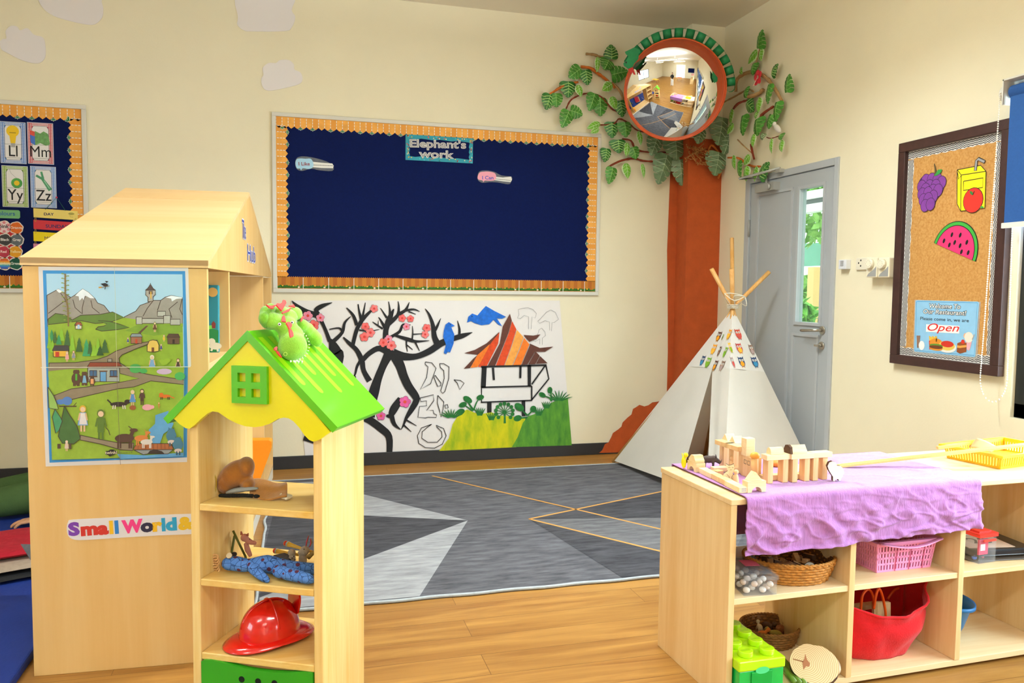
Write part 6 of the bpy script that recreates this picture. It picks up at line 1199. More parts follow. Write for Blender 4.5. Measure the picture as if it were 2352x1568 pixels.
# ---- wooden blocks
CK_ = (1540, 960, 5.345); bp = lambda x, y, z=ZT+.0015: fz(1540+x/5.345, 960+y/5.345, z)
BW = [wood('e6c490', 'f3ddb6', 0, 3, .5, .0, .8), wood('dcae74', 'ecc996', 2, 3, .5, .0, .8), wood('d9a76a', 'e8c08c', 2, 3, .5, .0, .8)]
BARK = mat('5a3d28', .9, .3, 60, .6, 90); ZB = ZT+.0015
def bframe(p, rot=0): r = ua+rot; return Fr(p, (math.cos(r), math.sin(r), 0), (0,0,1))
def bx(name, label, p, l, d, h, rot=0, m=0, grp='plain wooden building blocks', cat='block'):
    F = bframe(p, rot); b = MB(); b.fbox(F, 0, l, 0, h, -d, 0, BW[m]); return tag(b.build(name, bevel=.0012), label, cat, grp)
def prism(name, label, p, l, d, h, along='u', rot=0, m=0, pts=None):
    F = bframe(p, rot); b = MB()
    if along == 'u': b.ext(pts or [(0,0),(l,0),(l/2,h)], BW[m], F, -d, 0)
    else: G = Fr(p, F.w*-1, (0,0,1)); b.ext(pts or [(0,0),(d,0),(d/2,h)], BW[m], G, 0, l)
    return tag(b.build(name, bevel=.001), label, 'block', 'shaped wooden building blocks')
def arch(name, label, p, l, d, h, r, along='u'):
    F = bframe(p); pts = [(0,0),(l/2-r,0)]+[(l/2-r*math.cos(q), r*.95*math.sin(q)) for q in [i*math.pi/12 for i in range(1, 12)]]+[(l/2+r,0),(l,0),(l,h),(0,h)]; b = MB()
    if along == 'u': b.ext(pts, BW[0], F, -d, 0)
    else: b.ext([(a, c) for a, c in pts], BW[0], Fr(p, -F.w, (0,0,1)), 0, d)
    return tag(b.build(name), label, 'block', 'shaped wooden building blocks')
# far arch with roof block
p = bp(312, 668); arch('arch_block', 'wooden arch block at the far left corner of the purple cloth', p, .060, .036, .031, .016, 'v')
prism('roof_block', 'moulded wooden block lying on the far left arch block', p+V((0.0,.006,.0316)), .036, .046, .026, 'v', 0, 0, [(0,0),(.046,0),(.046,.008),(.036,.018),(.030,.024),(.012,.024),(.006,.014),(0,.008)])
b = MB(); q = p+V((-.012,.066,.0)); b.ell(q+V((0,0,.022)), (.008,.014,.022), mat('e6d80e', .4), 12); b.ell(q+V((.002,-.01,.05)), (.009,.010,.009), mat('e6d80e', .4), 12); b.tube([q+V((0,.008,.04)), q+V((0,.016,.052))], .003, mat('e6d80e', .4), 6); tag(b.build('yellow_toy', rem=.0025), 'bright yellow plastic toy behind the far left arch block', 'toy')
# low wall of three bricks running away from the viewer
pn, pf = bp(842, 922), bp(335, 664); dv = (pf-pn); L_ = dv.length/3
for k, lab in enumerate(('nearest brick of the low wooden wall, with a small printed stamp on its end', 'middle brick of the low wooden wall along the cloth edge', 'farthest brick of the low wooden wall along the cloth edge')):
    F = Fr(pn+dv*(k/3)+V((.002*(k==1),0,0)), (dv.y, -dv.x, 0), (0,0,1)); b = MB(); b.fbox(F, 0, .029, 0, .0175, -L_*.992, 0, BW[k % 2])
    if k == 0:
        for i in range(3):
            for j in range(2): b.poly([(.009+i*.005,.005+j*.006),(.012+i*.005,.005+j*.006),(.012+i*.005,.009+j*.006),(.009+i*.005,.009+j*.006)], mat('9aa4ae', .6), F, .0003)
    tag(b.build('wall_brick', bevel=.001), lab, 'block', 'bricks of the low wall')
bx('wall_brick', 'wooden brick lying crosswise behind the cat figure', bp(540, 668), .055, .028, .016, 0, 0, 'bricks of the low wall'); bx('wall_brick', 'wooden brick lying crosswise between the cat and the tower', bp(735, 668), .045, .028, .016, .1, 1, 'bricks of the low wall')
bx('wall_brick', 'dark ended wooden brick touching the back of the cat figure', bp(580, 705), .03, .026, .014, .3, 2, 'bricks of the low wall')
# colonnade
pA, pC = bp(648, 604), bp(905, 700); dA = (pC-pA)
for k, (t_, lab) in enumerate(((0,'farthest tall wooden post under the two gable blocks'), (.47,'middle tall wooden post under the two gable blocks'), (.93,'tall wooden post hidden behind the square tower'))):
    bx('block_post', lab, pA+dA*t_, .028, .028, .082, 0, 1, 'wooden posts')
zt = ZB+.0825
for k, lab in enumerate(('far wooden lintel across the tall posts', 'near wooden lintel running to the square tower')):
    F = Fr(pA+dA*(-.03+k*.50)+V((0,0,.0825)), (dA.y, -dA.x, 0), (0,0,1)); b = MB(); b.fbox(F, -.002, .028, 0, .016, -dA.length*.49-.004, .012, BW[1]); b.build; tag(b.build('block_lintel', bevel=.001), lab, 'block', 'wooden lintels')
for k, lab in enumerate(('far gable block on top of the tall posts', 'near gable block on top of the tall posts')):
    prism('gable_block', lab, pA+dA*(.10+.36*k)+V((.001,-.008,.0990)), .036, .036, .022, 'v')
# square tower
pT = bp(992, 748); b = MB(); F = bframe(pT); b.fbox(F, 0, .038, 0, .070, -.062, 0, BW[1]); G = Fr(pT, -F.w, (0,0,1)); G2 = Fr(pT+F.w*-.062, F.w, (0,0,1))
for k in (0, 1):
    x0, y0 = .018+k*.020, .044; b.rib([(x0,y0,.0018),(x0+.013,y0,.0018),(x0+.013,y0+.013,.0018),(x0,y0+.013,.0018),(x0,y0,.0018)], BLACK, G2, .0004)
tag(b.build('tower_block', bevel=.001), 'square wooden tower block with two ink drawn window squares', 'block')
bx('tower_block', 'upright wooden block standing on top of the square tower', pT+V((-.004,.030,.0705)), .034, .03, .060, 0, 0, 'plain wooden building blocks')
# three gates
gates = []
for k, (xl, xr, yb, lt, lab) in enumerate(((1150,1352,806,0,'left gate under the half round block'), (1452,1616,790,0,'middle gate under the house shaped block'), (1706,1836,770,0,'right gate beside the sheep slab'))):
    pl, pr = bp(xl+42, yb+0), bp(xr+52, yb-16); d0 = (pr-pl)
    bx('gate_post', 'left post of the '+lab, pl, .020, .030, .076, 0, 2, 'gate posts'); bx('gate_post', 'right post of the '+lab, pr-V((.008,0,0)), .020, .030, .076, 0, 2, 'gate posts')
    F = Fr(pl+V((-.006,-.001,.0765)), ue, (0,0,1)); l = d0.x+.030; b = MB(); b.fbox(F, 0, l, 0, .0175, -.032, 0, BW[0]); tag(b.build('gate_lintel', bevel=.001), 'lintel of the '+lab, 'block', 'gate lintels'); gates.append((pl, l))
    bx('base_brick', 'brick lying on the cloth behind the '+lab, pl+V((.004,.034,0)), l-.012, .026, .018, 0, 1, 'base bricks')
pl, l = gates[0]; p = pl+V((.012,.004,.0945)); b = MB(); G = Fr(p, -ud*-1, (0,0,1)); b.ext([(.0,0)]+[(.013-.013*math.cos(q), .022*math.sin(q)) for q in [i*math.pi/12 for i in range(1, 12)]]+[(.026,0)], BW[0], G, 0, .048); tag(b.build('half_round_block'), 'half round wooden block on the left gate', 'block')
pl, l = gates[1]; p = pl+V((.000,.002,.0945)); b = MB(); G = Fr(p, ud, (0,0,1)); b.ext([(0,0),(.029,0),(.029,.006),(.0145,.027),(0,.006)], BW[0], G, 0, .056); tag(b.build('house_block'), 'house shaped wooden block on the middle gate', 'block')
b = MB(); b.ext([(-.002,0),(.033,0),(.036,.012),(.028,.026),(.014,.029),(.002,.022)], BARK, G, -.0095, -.001, BARK); tag(b.build('bark_slice'), 'thin bark slice leaning on the house shaped block', 'bark slice')
pl, l = gates[0]; q = pl+V((-.010,.062,.0)); b = MB(); b.ell(q+V((0,0,.080)), (.017,.014,.013), mat('e8a23c', .5), 14); b.tube([q, q+V((0,0,.075))], [.013,.011], mat('e0b070', .6), 14); tag(b.build('mushroom_peg'), 'orange topped wooden peg behind the left gate', 'peg')
b = MB(); q = bp(1290, 585); b.lathe([(1e-4,0),(.022,0),(.026,.01),(.0265,.018),(.022,.012),(1e-4,.004)], mat('d9862c', .5), 20, Matrix.Translation(q)); tag(b.build('orange_dish'), 'small orange dish seen through the left gate', 'dish')
p = bp(960, 918); arch('arch_block', 'wooden arch block at the near edge of the purple cloth', p-V((.004,0,0)), .066, .030, .035, .018); prism('gable_block', 'gable block on the near arch block', p+V((.005,.006,.0356)), .046, .026, .027)
bx('wall_brick', 'wooden brick lying behind the arch of the near gates', bp(1560, 660), .05, .028, .016, .5, 0, 'bricks of the low wall'); bx('wall_brick', 'wooden brick lying behind the right gate', bp(1795, 612), .04, .028, .016, .0, 1, 'bricks of the low wall')
# figures on the cloth
def slab(name, label, pts, C_, base, th, face, edge, cat, deco=None, rot=0):
    p = bp(*base); fw = V((CAMP.x-p.x, CAMP.y-p.y, 0)).normalized(); fw = Matrix.Rotation(rot, 3, 'Z') @ fw; F = Fr(p, V((0,0,1)).cross(fw), (0,0,1)); P = [F.cp(C_, [q])[0] for q in pts]; z0 = min(q[1] for q in P); P = [(a, c-z0+.0002) for a, c in P]
    t = thing(name, p, label, cat); b = MB(); b.ext(P, face, F, -th, 0, edge); b.build('slab_body', t)
    if deco: b = MB(); deco(b, F, z0); b.build('face_print', t)
WF = wood('eccf9c', 'f4e2c0', 2, 4, .6, 0, .5); WF2 = mat('efe6d6', .7, .05, 40)
def catd(b, F, z0):
    L = mat('9a7040', .7)
    for l in ([(708,612),(722,604),(736,612)],[(752,612),(764,606),(774,612)],[(732,632),(742,640),(752,632)],[(690,690),(720,720),(715,765)],[(765,700),(750,730),(760,765)],[(680,740),(700,760)]): b.rib([(F.cp(CK_,[q])[0][0], F.cp(CK_,[q])[0][1]-z0, .0014) for q in l], L, F, .0004)
slab('cat_figure', 'flat wooden cat figure with a bark edge sitting on the purple cloth', [(655,772),(636,720),(660,680),(702,652),(690,605),(678,562),(716,586),(752,578),(776,566),(786,610),(776,650),(764,688),(790,715),(802,765),(760,780),(700,782)], CK_, (735,782), .012, WF, BARK, 'figure', catd)
slab('sheep_slab', 'white sheep shaped wood slab with a dark bark edge near the ruler', [(1995,772),(1995,720),(1975,690),(1945,640),(1928,590),(1950,545),(1990,530),(2030,545),(2045,585),(2090,590),(2122,620),(2132,670),(2112,720),(2098,740),(2090,770),(2068,772),(2060,748),(2025,752),(2018,775)], CK_, (2045,775), .016, WF2, BARK, 'figure', None, .38)
PEG = mat('e6b884', .5, .05, 20, coat=.2)
for x, y, k, lab in ((802,800,1.0,'short wooden peg doll standing in front of the cat figure'), (748,640,1.15,'taller wooden peg doll standing behind the cat figure')):
    q = bp(x, y); t = thing('peg_doll', q, lab, 'peg doll', 'wooden peg dolls'); b = MB(); b.lathe([(1e-4,0),(.0085*k,0),(.0098*k,.004*k),(.0095*k,.012*k),(.0075*k,.024*k),(.0045*k,.030*k),(.0045*k,.031*k)], PEG, 20, Matrix.Translation(q)); b.build('peg_body', t); b = MB(); b.ell(q+V((0,0,.0375*k)), (.0082*k,)*3, PEG, 16); b.build('head', t)
q = bp(485, 612); RH = mat('4a3c38', .7, .2, 60, .3, 200); t = thing('rhino_figure', q, 'dark grey toy rhinoceros standing by the far left arch block', 'toy animal'); hx = V((.86,-.5,0)); hy = V((.5,.86,0)); RR = Matrix((hx, hy, V((0,0,1)))).transposed()
Q = lambda a, c, z: q+hx*a+hy*c+V((0,0,z))
b = MB(); b.ell(Q(-.006,0,.031), (.025,.012,.0135), RH, 16, rot=RR); b.ell(Q(.010,0,.033), (.013,.0105,.013), RH, 14, rot=RR); b.tube([Q(.016,0,.033), Q(.026,0,.027), Q(.036,0,.020)], [.010,.008,.0055], RH, 12)
for a in (-.019,.010):
    for c in (-.007,.007): b.tube([Q(a,c,.028), Q(a+.001,c,.012), Q(a,c,.001)], [.0062,.0042,.0045], RH, 8)
b.tube([Q(-.030,0,.034), Q(-.034,0,.022)], [.002,.001], RH, 6); b.build('rhino_body', t, rem=.002)
b = MB(); b.tube([Q(.036,0,.023), Q(.040,0,.034)], [.003,.0004], mat('6a5a50', .6), 8); b.build('horn', t); b = MB(); 
for c in (-.006,.006): b.tube([Q(.020,c,.040), Q(.018,c*1.5,.048)], [.003,.0012], RH, 8)
b.build('ear', t)
# ---- metre ruler
rA = fz(1923, 1071, ZT+.006); rB = fz(2352, 1022, .742); rd = (rB-rA).normalized(); sd = rd.cross(V((0,0,1))).normalized()*-1; up = rd.cross(sd)*-1
FRr = Fr(rA, rd, sd if rd.cross(sd).z > 0 else -sd); RUL = wood('d9a24e', 'edc37a', 0, 1, .4, .2)
t = thing('metre_ruler', rA+rd*.5, 'long yellow wooden ruler lying from the purple cloth across the yellow basket', 'ruler'); b = MB(); b.fbox(FRr, 0, 1.0, -.012, .020, -.003, .0035, RUL); b.build('ruler_body', t)
b = MB()
for k in range(2, 100): b.rib([(k*.01, -.011, .0014), (k*.01, -.011+(.008 if k % 10 == 0 else .004), .0014)], mat('6a4a20', .6), FRr, .0039)
b.build('tick_marks', t)
q0 = V(FRr.px(2153, 1031, .004)); b = MB(); b.fbox(FRr, q0.x, q0.x+.085, q0.y-.006, q0.y+.008, .004, .014, RUL); tag(b.build('wooden_stick', bevel=.001), 'short square wooden stick lying on the long ruler', 'stick')
# ---- slotted baskets
def basket(name, label, p, ex, L, Wd, H, flare, m, cols, colsW, rows, band, grp=None, rimw=.012, z0=None):
    ex = V(ex).normalized(); ey = V((-ex.y, ex.x, 0)); t = thing(name, p+ex*L/2+ey*Wd/2, label, 'basket', grp); b = MB(); P3 = lambda a, c, z: p+ex*a+ey*c+V((0,0,z))
    b.add([P3(0,0,.002),P3(L,0,.002),P3(L,Wd,.002),P3(0,Wd,.002)], [(0,1,2,3)], m)
    def side(a0, a1, o0, o1, n, dirn):
        def pt(s, z): k = z/H; return a0.lerp(a1, s).lerp(o0.lerp(o1, s), k)
        def quad(s0, s1, z0_, z1_): b.add([pt(s0,z0_), pt(s1,z0_), pt(s1,z1_), pt(s0,z1_)], [(0,1,2,3)], m)
        zs = [band[0]*H+(H*(1-band[0]-band[1]))*i/rows for i in range(rows+1)]
        quad(0,1,0,zs[0]); quad(0,1,zs[-1],H)
        for z in zs[1:-1]: quad(0,1,z-.0035,z+.0035)
        for i in range(n+1):
            c = i/n; hwid = .28/n if 0 < i < n else .5/n
            quad(max(0,c-hwid), min(1,c+hwid), zs[0], zs[-1])
    f = flare; B = [P3(0,0,0),P3(L,0,0),P3(L,Wd,0),P3(0,Wd,0)]; T = [P3(-f,-f,H),P3(L+f,-f,H),P3(L+f,Wd+f,H),P3(-f,Wd+f,H)]
    for i in range(4): j = (i+1) % 4; side(B[i], B[j], T[i], T[j], cols if i % 2 == 0 else colsW, 0)
    b.build('basket_body', t, solid=.003)
    b = MB(); r_ = rimw; O = [P3(-f-r_,-f-r_,H),P3(L+f+r_,-f-r_,H),P3(L+f+r_,Wd+f+r_,H),P3(-f-r_,Wd+f+r_,H)]; vs = T+O+[q-V((0,0,.008)) for q in O]
    b.add(vs, [(i, (i+1) % 4, 4+(i+1) % 4, 4+i) for i in range(4)]+[(4+i, 4+(i+1) % 4, 8+(i+1) % 4, 8+i) for i in range(4)], m); b.build('rim', t, solid=.0025)
    return t, T
pb0, pb1 = fz(2176, 1051, UT+.001), fz(2297, 1077, UT+.001)
yb, T_ = basket('yellow_basket', 'yellow slotted plastic tray basket on top of the storage unit', pb0, (pb1-pb0), (pb1-pb0).length, .34, .052, .010, mat('f0b410', .4, spec=.5), 20, 26, 1, (.16,.24))
b = MB(); c = pb0.lerp(pb1, .45); ey = V((-(pb1-pb0).y, (pb1-pb0).x, 0)).normalized(); ex_ = (pb1-pb0).normalized()
b.grid(lambda s, t: c+ey*(.13+.05*t)+ex_*(.09*s-.10)+V((0,0,.030+.034*t*(1-.6*s)+.003*math.sin(4*s))), 6, 6, mat('b89a6c', .8)); tag(b.build('paper_sheet', solid=.001), 'folded tan paper sticking out of the yellow basket', 'paper')
# pink basket
pk0, pk1 = fz(2013, 1315, .3415), fz(2136, 1301, .3415); pd_ = (pk1-pk0)
pkb, T_ = basket('pink_basket', 'pink slotted plastic basket in the upper middle cubby', pk0, pd_, pd_.length, .24, .108, .012, mat('f79acb', .4, spec=.5), 19, 22, 4, (.07,.16))
b = MB(); n_ = V((pd_.y, -pd_.x, 0)).normalized(); pdn = pd_.normalized()
hp_ = [pk0.lerp(pk1, s)+n_*(.030+.010*math.sin(math.pi*s))+V((0,0,.106-.014*math.sin(math.pi*s))) for s in [i/12*1.12-.06 for i in range(13)]]; b.tube(hp_, .010, mat('f79acb', .35, spec=.5), 8, flat=.35); b.build('handle', pkb)
for s in (.32, .58, .83): b = MB(); q = pk0.lerp(pk1, s); b.tube([q+n_*.016+V((0,0,.092)), q+n_*.006+V((0,0,.03)), q+n_*.004+V((0,0,.001))], .0012, mat('d0567a', .7), 5); b.build('string', pkb)
for k in range(5): b = MB(); q = pk0+pdn*(.03+.035*k)+n_*-.07; b.box(q+V((0,0,.03)), (.03,.05,.045), mat(('d8a868','c8583a','e8d0a0','a8764a','d8c8b0')[k], .7), ); tag(b.build('toy_block'), 'wooden toy pieces glimpsed through the slots of the pink basket', 'toy', 'toys inside the pink basket')
# ---- wicker baskets
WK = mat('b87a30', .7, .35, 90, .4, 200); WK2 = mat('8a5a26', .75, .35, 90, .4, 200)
def wicker(name, label, c, a, d, H, m, rows, nw, rot):
    t = thing(name, c, label, 'basket', 'wicker baskets'); M0 = Matrix.Translation(c) @ Matrix.Rotation(rot, 4, 'Z'); b = MB()
    b.lathe([(1e-4,.003),(.80,.003),(.90,H*.35),(.97,H),(.94,H),(.87,H*.4),(.78,.007),(1e-4,.007)], mat('6a4420', .9), 40, M0, a, d)
    for i in range(rows):
        z = H*(i+.5)/rows; k = .80+.19*(z/H)**.7; n = nw*2
        b.tube([M0 @ V((a*k*math.cos(q)*(1+.022*(1 if (j+i) % 2 else -1)), d*k*math.sin(q)*(1+.022*(1 if (j+i) % 2 else -1)), z)) for j, q in enumerate([2*math.pi*j/n for j in range(n)])], H/rows*.56, m, 6, closed=True)
    b.build('weave', t); b = MB()
    for s in (0, 1): b.tube([M0 @ V((a*math.cos(q)*(1+.012*math.sin(nw*q+s*math.pi)), d*math.sin(q)*(1+.012*math.sin(nw*q+s*math.pi)), H+.002+.003*math.cos(nw*q+s*math.pi))) for q in [2*math.pi*j/(nw*4) for j in range(nw*4)]], .0042, m, 6, closed=True)
    b.build('rim', t); return t, M0
wc = fz(1845, 1340, .3415); wk1, WM = wicker('wicker_basket', 'oval golden wicker basket of wooden pieces in the upper left cubby', wc+V((-.005,.075,.0005)), .150, .112, .068, WK, 7, 30, ua-.25)
random.seed(21); PM = [wood('c8935a','e0b888',0,4,.6,0,.6), mat('5c3c26', .8, .3, 60), wood('8a5a34','b07c4c',0,4,.6,0,.6)]
for k in range(18):
    a = random.uniform(0, 6.28); r = math.sqrt(random.random())*.70; c = WM @ V((.138*r*math.cos(a), .10*r*math.sin(a), .032+.012*(k//6))); b = MB(); MR = Matrix.Translation(c) @ Matrix.Rotation(random.uniform(0,6.28), 4, 'Z') @ Matrix.Rotation(random.uniform(-.5,.5), 4, 'Y')
    l = random.uniform(.03,.055); b.fbox(Fr((0,0,0),(1,0,0),(0,1,0)), -l/2, l/2, -.009, .009, -.008, .008, PM[k % 3])
    if k % 3 == 1: b.box((0,0,.0085), (l*.9,.010,.001), PM[0])
    o = b.build('wooden_piece', M=MR, bevel=.002); tag(o, 'loose brown wooden piece heaped in the upper wicker basket', 'wooden piece', 'wooden pieces in the upper wicker basket')
q = fz(1860, 1305, .392); fw = V((CAMP.x-q.x, CAMP.y-q.y, .3)).normalized(); F = Fr(q, V((0,0,1)).cross(fw).normalized(), (V((0,0,1))-fw*fw.z).normalized()); b = MB(); b.ext([(-.018,-.012)]+[(.018*math.cos(a), .020*math.sin(a)) for a in [i*math.pi/10 for i in range(0, 9)]]+[(-.016,.010),(-.010,.004),(-.018,-.002)], WF2, F, -.010, 0, BARK); tag(b.build('bark_half'), 'white half round bark piece at the front of the upper wicker basket', 'wooden piece')
# ---- clear boxes
def cbox(name, label, p, ex, L, Wd, H, m, lidm, lid_h=.008):
    ex = V(ex).normalized(); ey = V((-ex.y, ex.x, 0)); t = thing(name, p+ex*L/2+ey*Wd/2, label, 'box', None); M0 = Matrix.Translation(p) @ Matrix((ex, ey, V((0,0,1)))).transposed().to_4x4(); b = MB()
    Fz = Fr((0,0,0), (1,0,0), (0,1,0))
    b.fbox(Fz, 0, L, 0, Wd, 0, .002, m)
    for a in ((0,.002,0,Wd),(L-.002,L,0,Wd),(.002,L-.002,0,.002),(.002,L-.002,Wd-.002,Wd)): b.fbox(Fz, *a, .002, H-lid_h, m)
    b.build('box_body', t, M=M0); b = MB(); b.fbox(Fz, -.004, L+.004, -.004, Wd+.004, H-lid_h+.0005, H-lid_h+.0035, lidm); 
    for a in ((-.004,-.002,-.004,Wd+.004),(L+.002,L+.004,-.004,Wd+.004),(-.002,L+.002,-.004,-.002),(-.002,L+.002,Wd+.002,Wd+.004)): b.fbox(Fz, *a, H-lid_h-.010, H-lid_h, lidm)
    b.fbox(Fz, .012, L-.012, .012, Wd-.012, H-lid_h+.0036, H, lidm); b.build('lid', t, M=M0); return t, M0
CLR = clear('fcfdff', .06, .1, 'ffffff')
cb0, cb1 = fz(1711, 1369, .3415), fz(1781, 1363, .3415); dcb = cb1-cb0; 
st, SM = cbox('stone_box', 'clear plastic box of pale stones at the left of the upper cubby', cb0+V((-.004,0,.0005)), dcb+V((0,-.012,0)), .108, .175, .068, CLR, CLR)
b = MB(); b.fbox(Fr((0,0,0),(1,0,0),(0,1,0)), .035, .085, .075, .13, .0682, .0688, mat('e8677c', .6)); b.build('pink_card', st, M=SM)
random.seed(5)
for k in range(26):
    c = SM @ V((.016+.0255*(k % 4)+random.uniform(-.003,.003), .018+.024*((k//4) % 7)+random.uniform(-.004,.004), .012+.018*((k+k//4) % 2))); b = MB(); b.ell(c, (.0115*random.uniform(.8,1.1),.011,.0095), mat(('f0dfcc','e8cdb6','f4eadc')[k % 3], .6, .1, 40), 10, rot=Matrix.Rotation(random.random()*3, 3, 'Z')); tag(b.build('pebble'), 'pale round stone inside the clear plastic box', 'stone', 'stones in the clear box')
# ---- lime and green studded brick box
zl = .158; A0, A1 = fz(1698, 1521, zl), fz(1805, 1507, zl); ex = (A1-A0).normalized(); ey = V((-ex.y, ex.x, 0)); LB = (A1-A0).length; p = V((A0.x, A0.y, .0345)); LBL = .265
LIM = mat('b9e80c', .25, coat=.4, spec=.5); GRB = mat('12b84a', .25, coat=.4, spec=.5); t = thing('brick_box', p+ex*LB/2+ey*.13, 'green studded brick shaped storage box with a lime lid in the lower left cubby', 'storage box')
M0 = Matrix.Translation(p) @ Matrix((ex, ey, V((0,0,1)))).transposed().to_4x4(); Fz = Fr((0,0,0), (1,0,0), (0,1,0))
b = MB(); b.fbox(Fz, .004, LB-.004, .004, LBL-.004, 0, zl-.0345-.034, GRB); b.fbox(Fz, .045, LB-.045, -.0005, .0035, 0, zl-.072, mat('0da03e', .3)); b.build('box_body', t, M=M0, bevel=.003)
b = MB(); b.fbox(Fz, 0, LB, 0, LBL, zl-.0345-.0335, zl-.0345, LIM); b.build('lid', t, M=M0, bevel=.004)
for i in range(2):
    for j in range(4):
        c = V((LB*(.27+.46*i), LBL*(.14+.24*j), zl-.0345)); b = MB(); b.cyl(c+V((0,0,.0004)), c+V((0,0,.018)), .0235, .0232, LIM, 28); o = b.build('stud', t, M=M0, bevel=.0015)
        b = MB(); Fs = Fr(c+V((0,0,.0182)), (1,0,0), (0,1,0)); b.text('LEGO', Fs, 0, -.005, .0135, mat('9fce08', .4), .0006, .01); vs_ = b.v; b.build('stud_lettering', o, M=M0)
ct = MB(); ct.disc(LB/2, 0, .024, mat('4fd488', .25), Fr((0,-.0008,zl-.0345-.034), (1,0,0), (0,0,1)), 0, 24, .011); ct.build('catch', t, M=M0)
# lower left cubby: animals basket, log slices, bamboo, tray
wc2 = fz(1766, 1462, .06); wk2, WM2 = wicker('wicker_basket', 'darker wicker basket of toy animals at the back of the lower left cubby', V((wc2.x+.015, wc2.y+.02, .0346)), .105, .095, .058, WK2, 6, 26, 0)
for k, (x, y, h, s, lab) in enumerate(((-.045,-.02,'d8782a',1.0,'orange toy animal in the darker wicker basket'), (-.02,.03,'cfc4b0',.9,'whitish toy animal in the darker wicker basket'), (.005,-.03,'9a8a3a',1.1,'olive toy animal with a curled tail in the darker wicker basket'), (.045,.0,'8a4f2a',1.2,'brown toy animal in the darker wicker basket'), (.02,.04,'5a3a28',1.0,'dark toy animal in the darker wicker basket'))):
    c = WM2 @ V((x, y, .040)); m_ = mat(h, .6, .1, 40); b = MB(); a = k*1.3; e = V((math.cos(a), math.sin(a), .15)); f_ = V((-math.sin(a), math.cos(a), 0)); b.ell(c, (.022*s,.011*s,.012*s), m_, 12, rot=Matrix.Rotation(a, 3, 'Z')); b.ell(c+e*.026*s+V((0,0,.008)), (.010*s,.008*s,.009*s), m_, 10)
    for i in (-1, 1):
        for j in (-1, 1): b.tube([c+e*.012*i*s+f_*.006*j, c+e*.016*i*s+f_*.008*j-V((0,0,.019*s))], [.0042*s,.0032*s], m_, 6)
    b.tube(smoothpts([c-e*.02*s, c-e*.034*s+V((0,0,.008)), c-e*.03*s+V((0,0,.02))], 3), .0018*s, m_, 6); tag(b.build('toy_animal', rem=.0028), lab, 'toy animal', 'toy animals in the darker basket')
def logs(name, label, c, nrm, r, th, rx=1.0):
    nrm = V(nrm).normalized(); e1 = V((0,0,1)).cross(nrm).normalized(); e2 = nrm.cross(e1); F = Fr(c, e1, e2); F.w = nrm; t = thing(name, c, label, 'log slice'); n = 48; P = [((r*rx+.004*noise.noise((math.cos(k*.131)*2, math.sin(k*.131)*2, r*50)))*math.cos(2*math.pi*k/n), (r+.004*noise.noise((k*.3,1,2)))*math.sin(2*math.pi*k/n)) for k in range(n)]
    m = bpy.data.materials.new('rings'); m.use_nodes = True; nt = m.node_tree; bb = nt.nodes['Principled BSDF']; tc = nt.nodes.new('ShaderNodeTexCoord'); wv = nt.nodes.new('ShaderNodeTexWave'); wv.wave_type = 'RINGS'; wv.rings_direction = 'SPHERICAL'; wv.inputs['Scale'].default_value = 55; wv.inputs['Distortion'].default_value = 1.6; wv.inputs['Detail'].default_value = 2; wv.inputs['Detail Scale'].default_value = .6
    mp = nt.nodes.new('ShaderNodeMapping'); mp.inputs['Location'].default_value = tuple(-(e1*-r*.45)); nt.links.new(tc.outputs['Object'], mp.inputs['Vector']); nt.links.new(mp.outputs[0], wv.inputs['Vector']); rr = nt.nodes.new('ShaderNodeValToRGB'); rr.color_ramp.elements[0].color = (*hexc('c99a66'), 1); rr.color_ramp.elements[1].color = (*hexc('efd2a4'), 1); rr.color_ramp.elements[1].position = .4; nt.links.new(wv.outputs['Fac'], rr.inputs[0]); nt.links.new(rr.outputs[0], bb.inputs['Base Color']); bb.inputs['Roughness'].default_value = .6
    b = MB(); b.ext(P, m, F, -th, 0, BARK); b.build('wood_disc', t)
    if r > .04: b = MB(); b.poly([(-r*.55,.0),(-r*.45,.012),(-r*.4,.03),(-r*.33,.012),(-r*.2,-.0),(-r*.22,-.012),(-r*.38,-.012),(-r*.5,-.025),(-r*.52,-.01)], mat('b0714c', .7), F, .0006); b.rib([(-r*.98,.006,.003),(-r*.5,.002,.004)], mat('9a6238', .7), F, .0006); b.build('knot', t)
lc = fz(1870, 1524, .090); lg = logs('log_slice', 'large pale log slice with growth rings leaning in the lower left cubby', lc, (-.35,-.55,.76), .066, .028, 1.15)
l2 = fz(1930, 1545, .062); F2 = Fr(l2, ue, (0,0,1)); b = MB(); b.cyl(UZ((l2-UO).dot(ue)-.004, .035, .0615), UZ((l2-UO).dot(ue)+.022, .032, .0615), .026, .026, mat('e6d2b0', .7, .1, 40), 20); tag(b.build('log_slice'), 'small whitish log piece beside the divider in the lower left cubby', 'log slice')
GB = mat('6f8f2c', .5, .2, 20, coat=.2)
for k in range(3): q0, q1 = fz(1797+12*k, 1522+4*k, .05), fz(1822+12*k, 1562+2*k, .05); q0.z = q1.z = .0475; b = MB(); b.tube([q0+V((0,.05,0)), q0.lerp(q1, .5), q1+V((0,-.01,0))], .0085, GB, 10); tag(b.build('bamboo_stick'), ('left','middle','right')[k]+' green bamboo stick lying between the brick box and the log slice', 'stick', 'bamboo sticks')
ul = (fz(1900, 1560, .05)-UO).dot(ue); b = MB(); 
for a in ((ul-.07,ul+.07,.006,.012,.0346,.052),(ul+.064,ul+.07,.012,.10,.0346,.052),(ul-.07,ul-.064,.012,.10,.0346,.052),(ul-.064,ul+.064,.012,.10,.0346,.038)): ub(b, a[0]-.02, a[1]-.02, *a[2:], BIX)
tag(b.build('wood_tray'), 'shallow wooden tray at the front of the lower left cubby', 'tray')
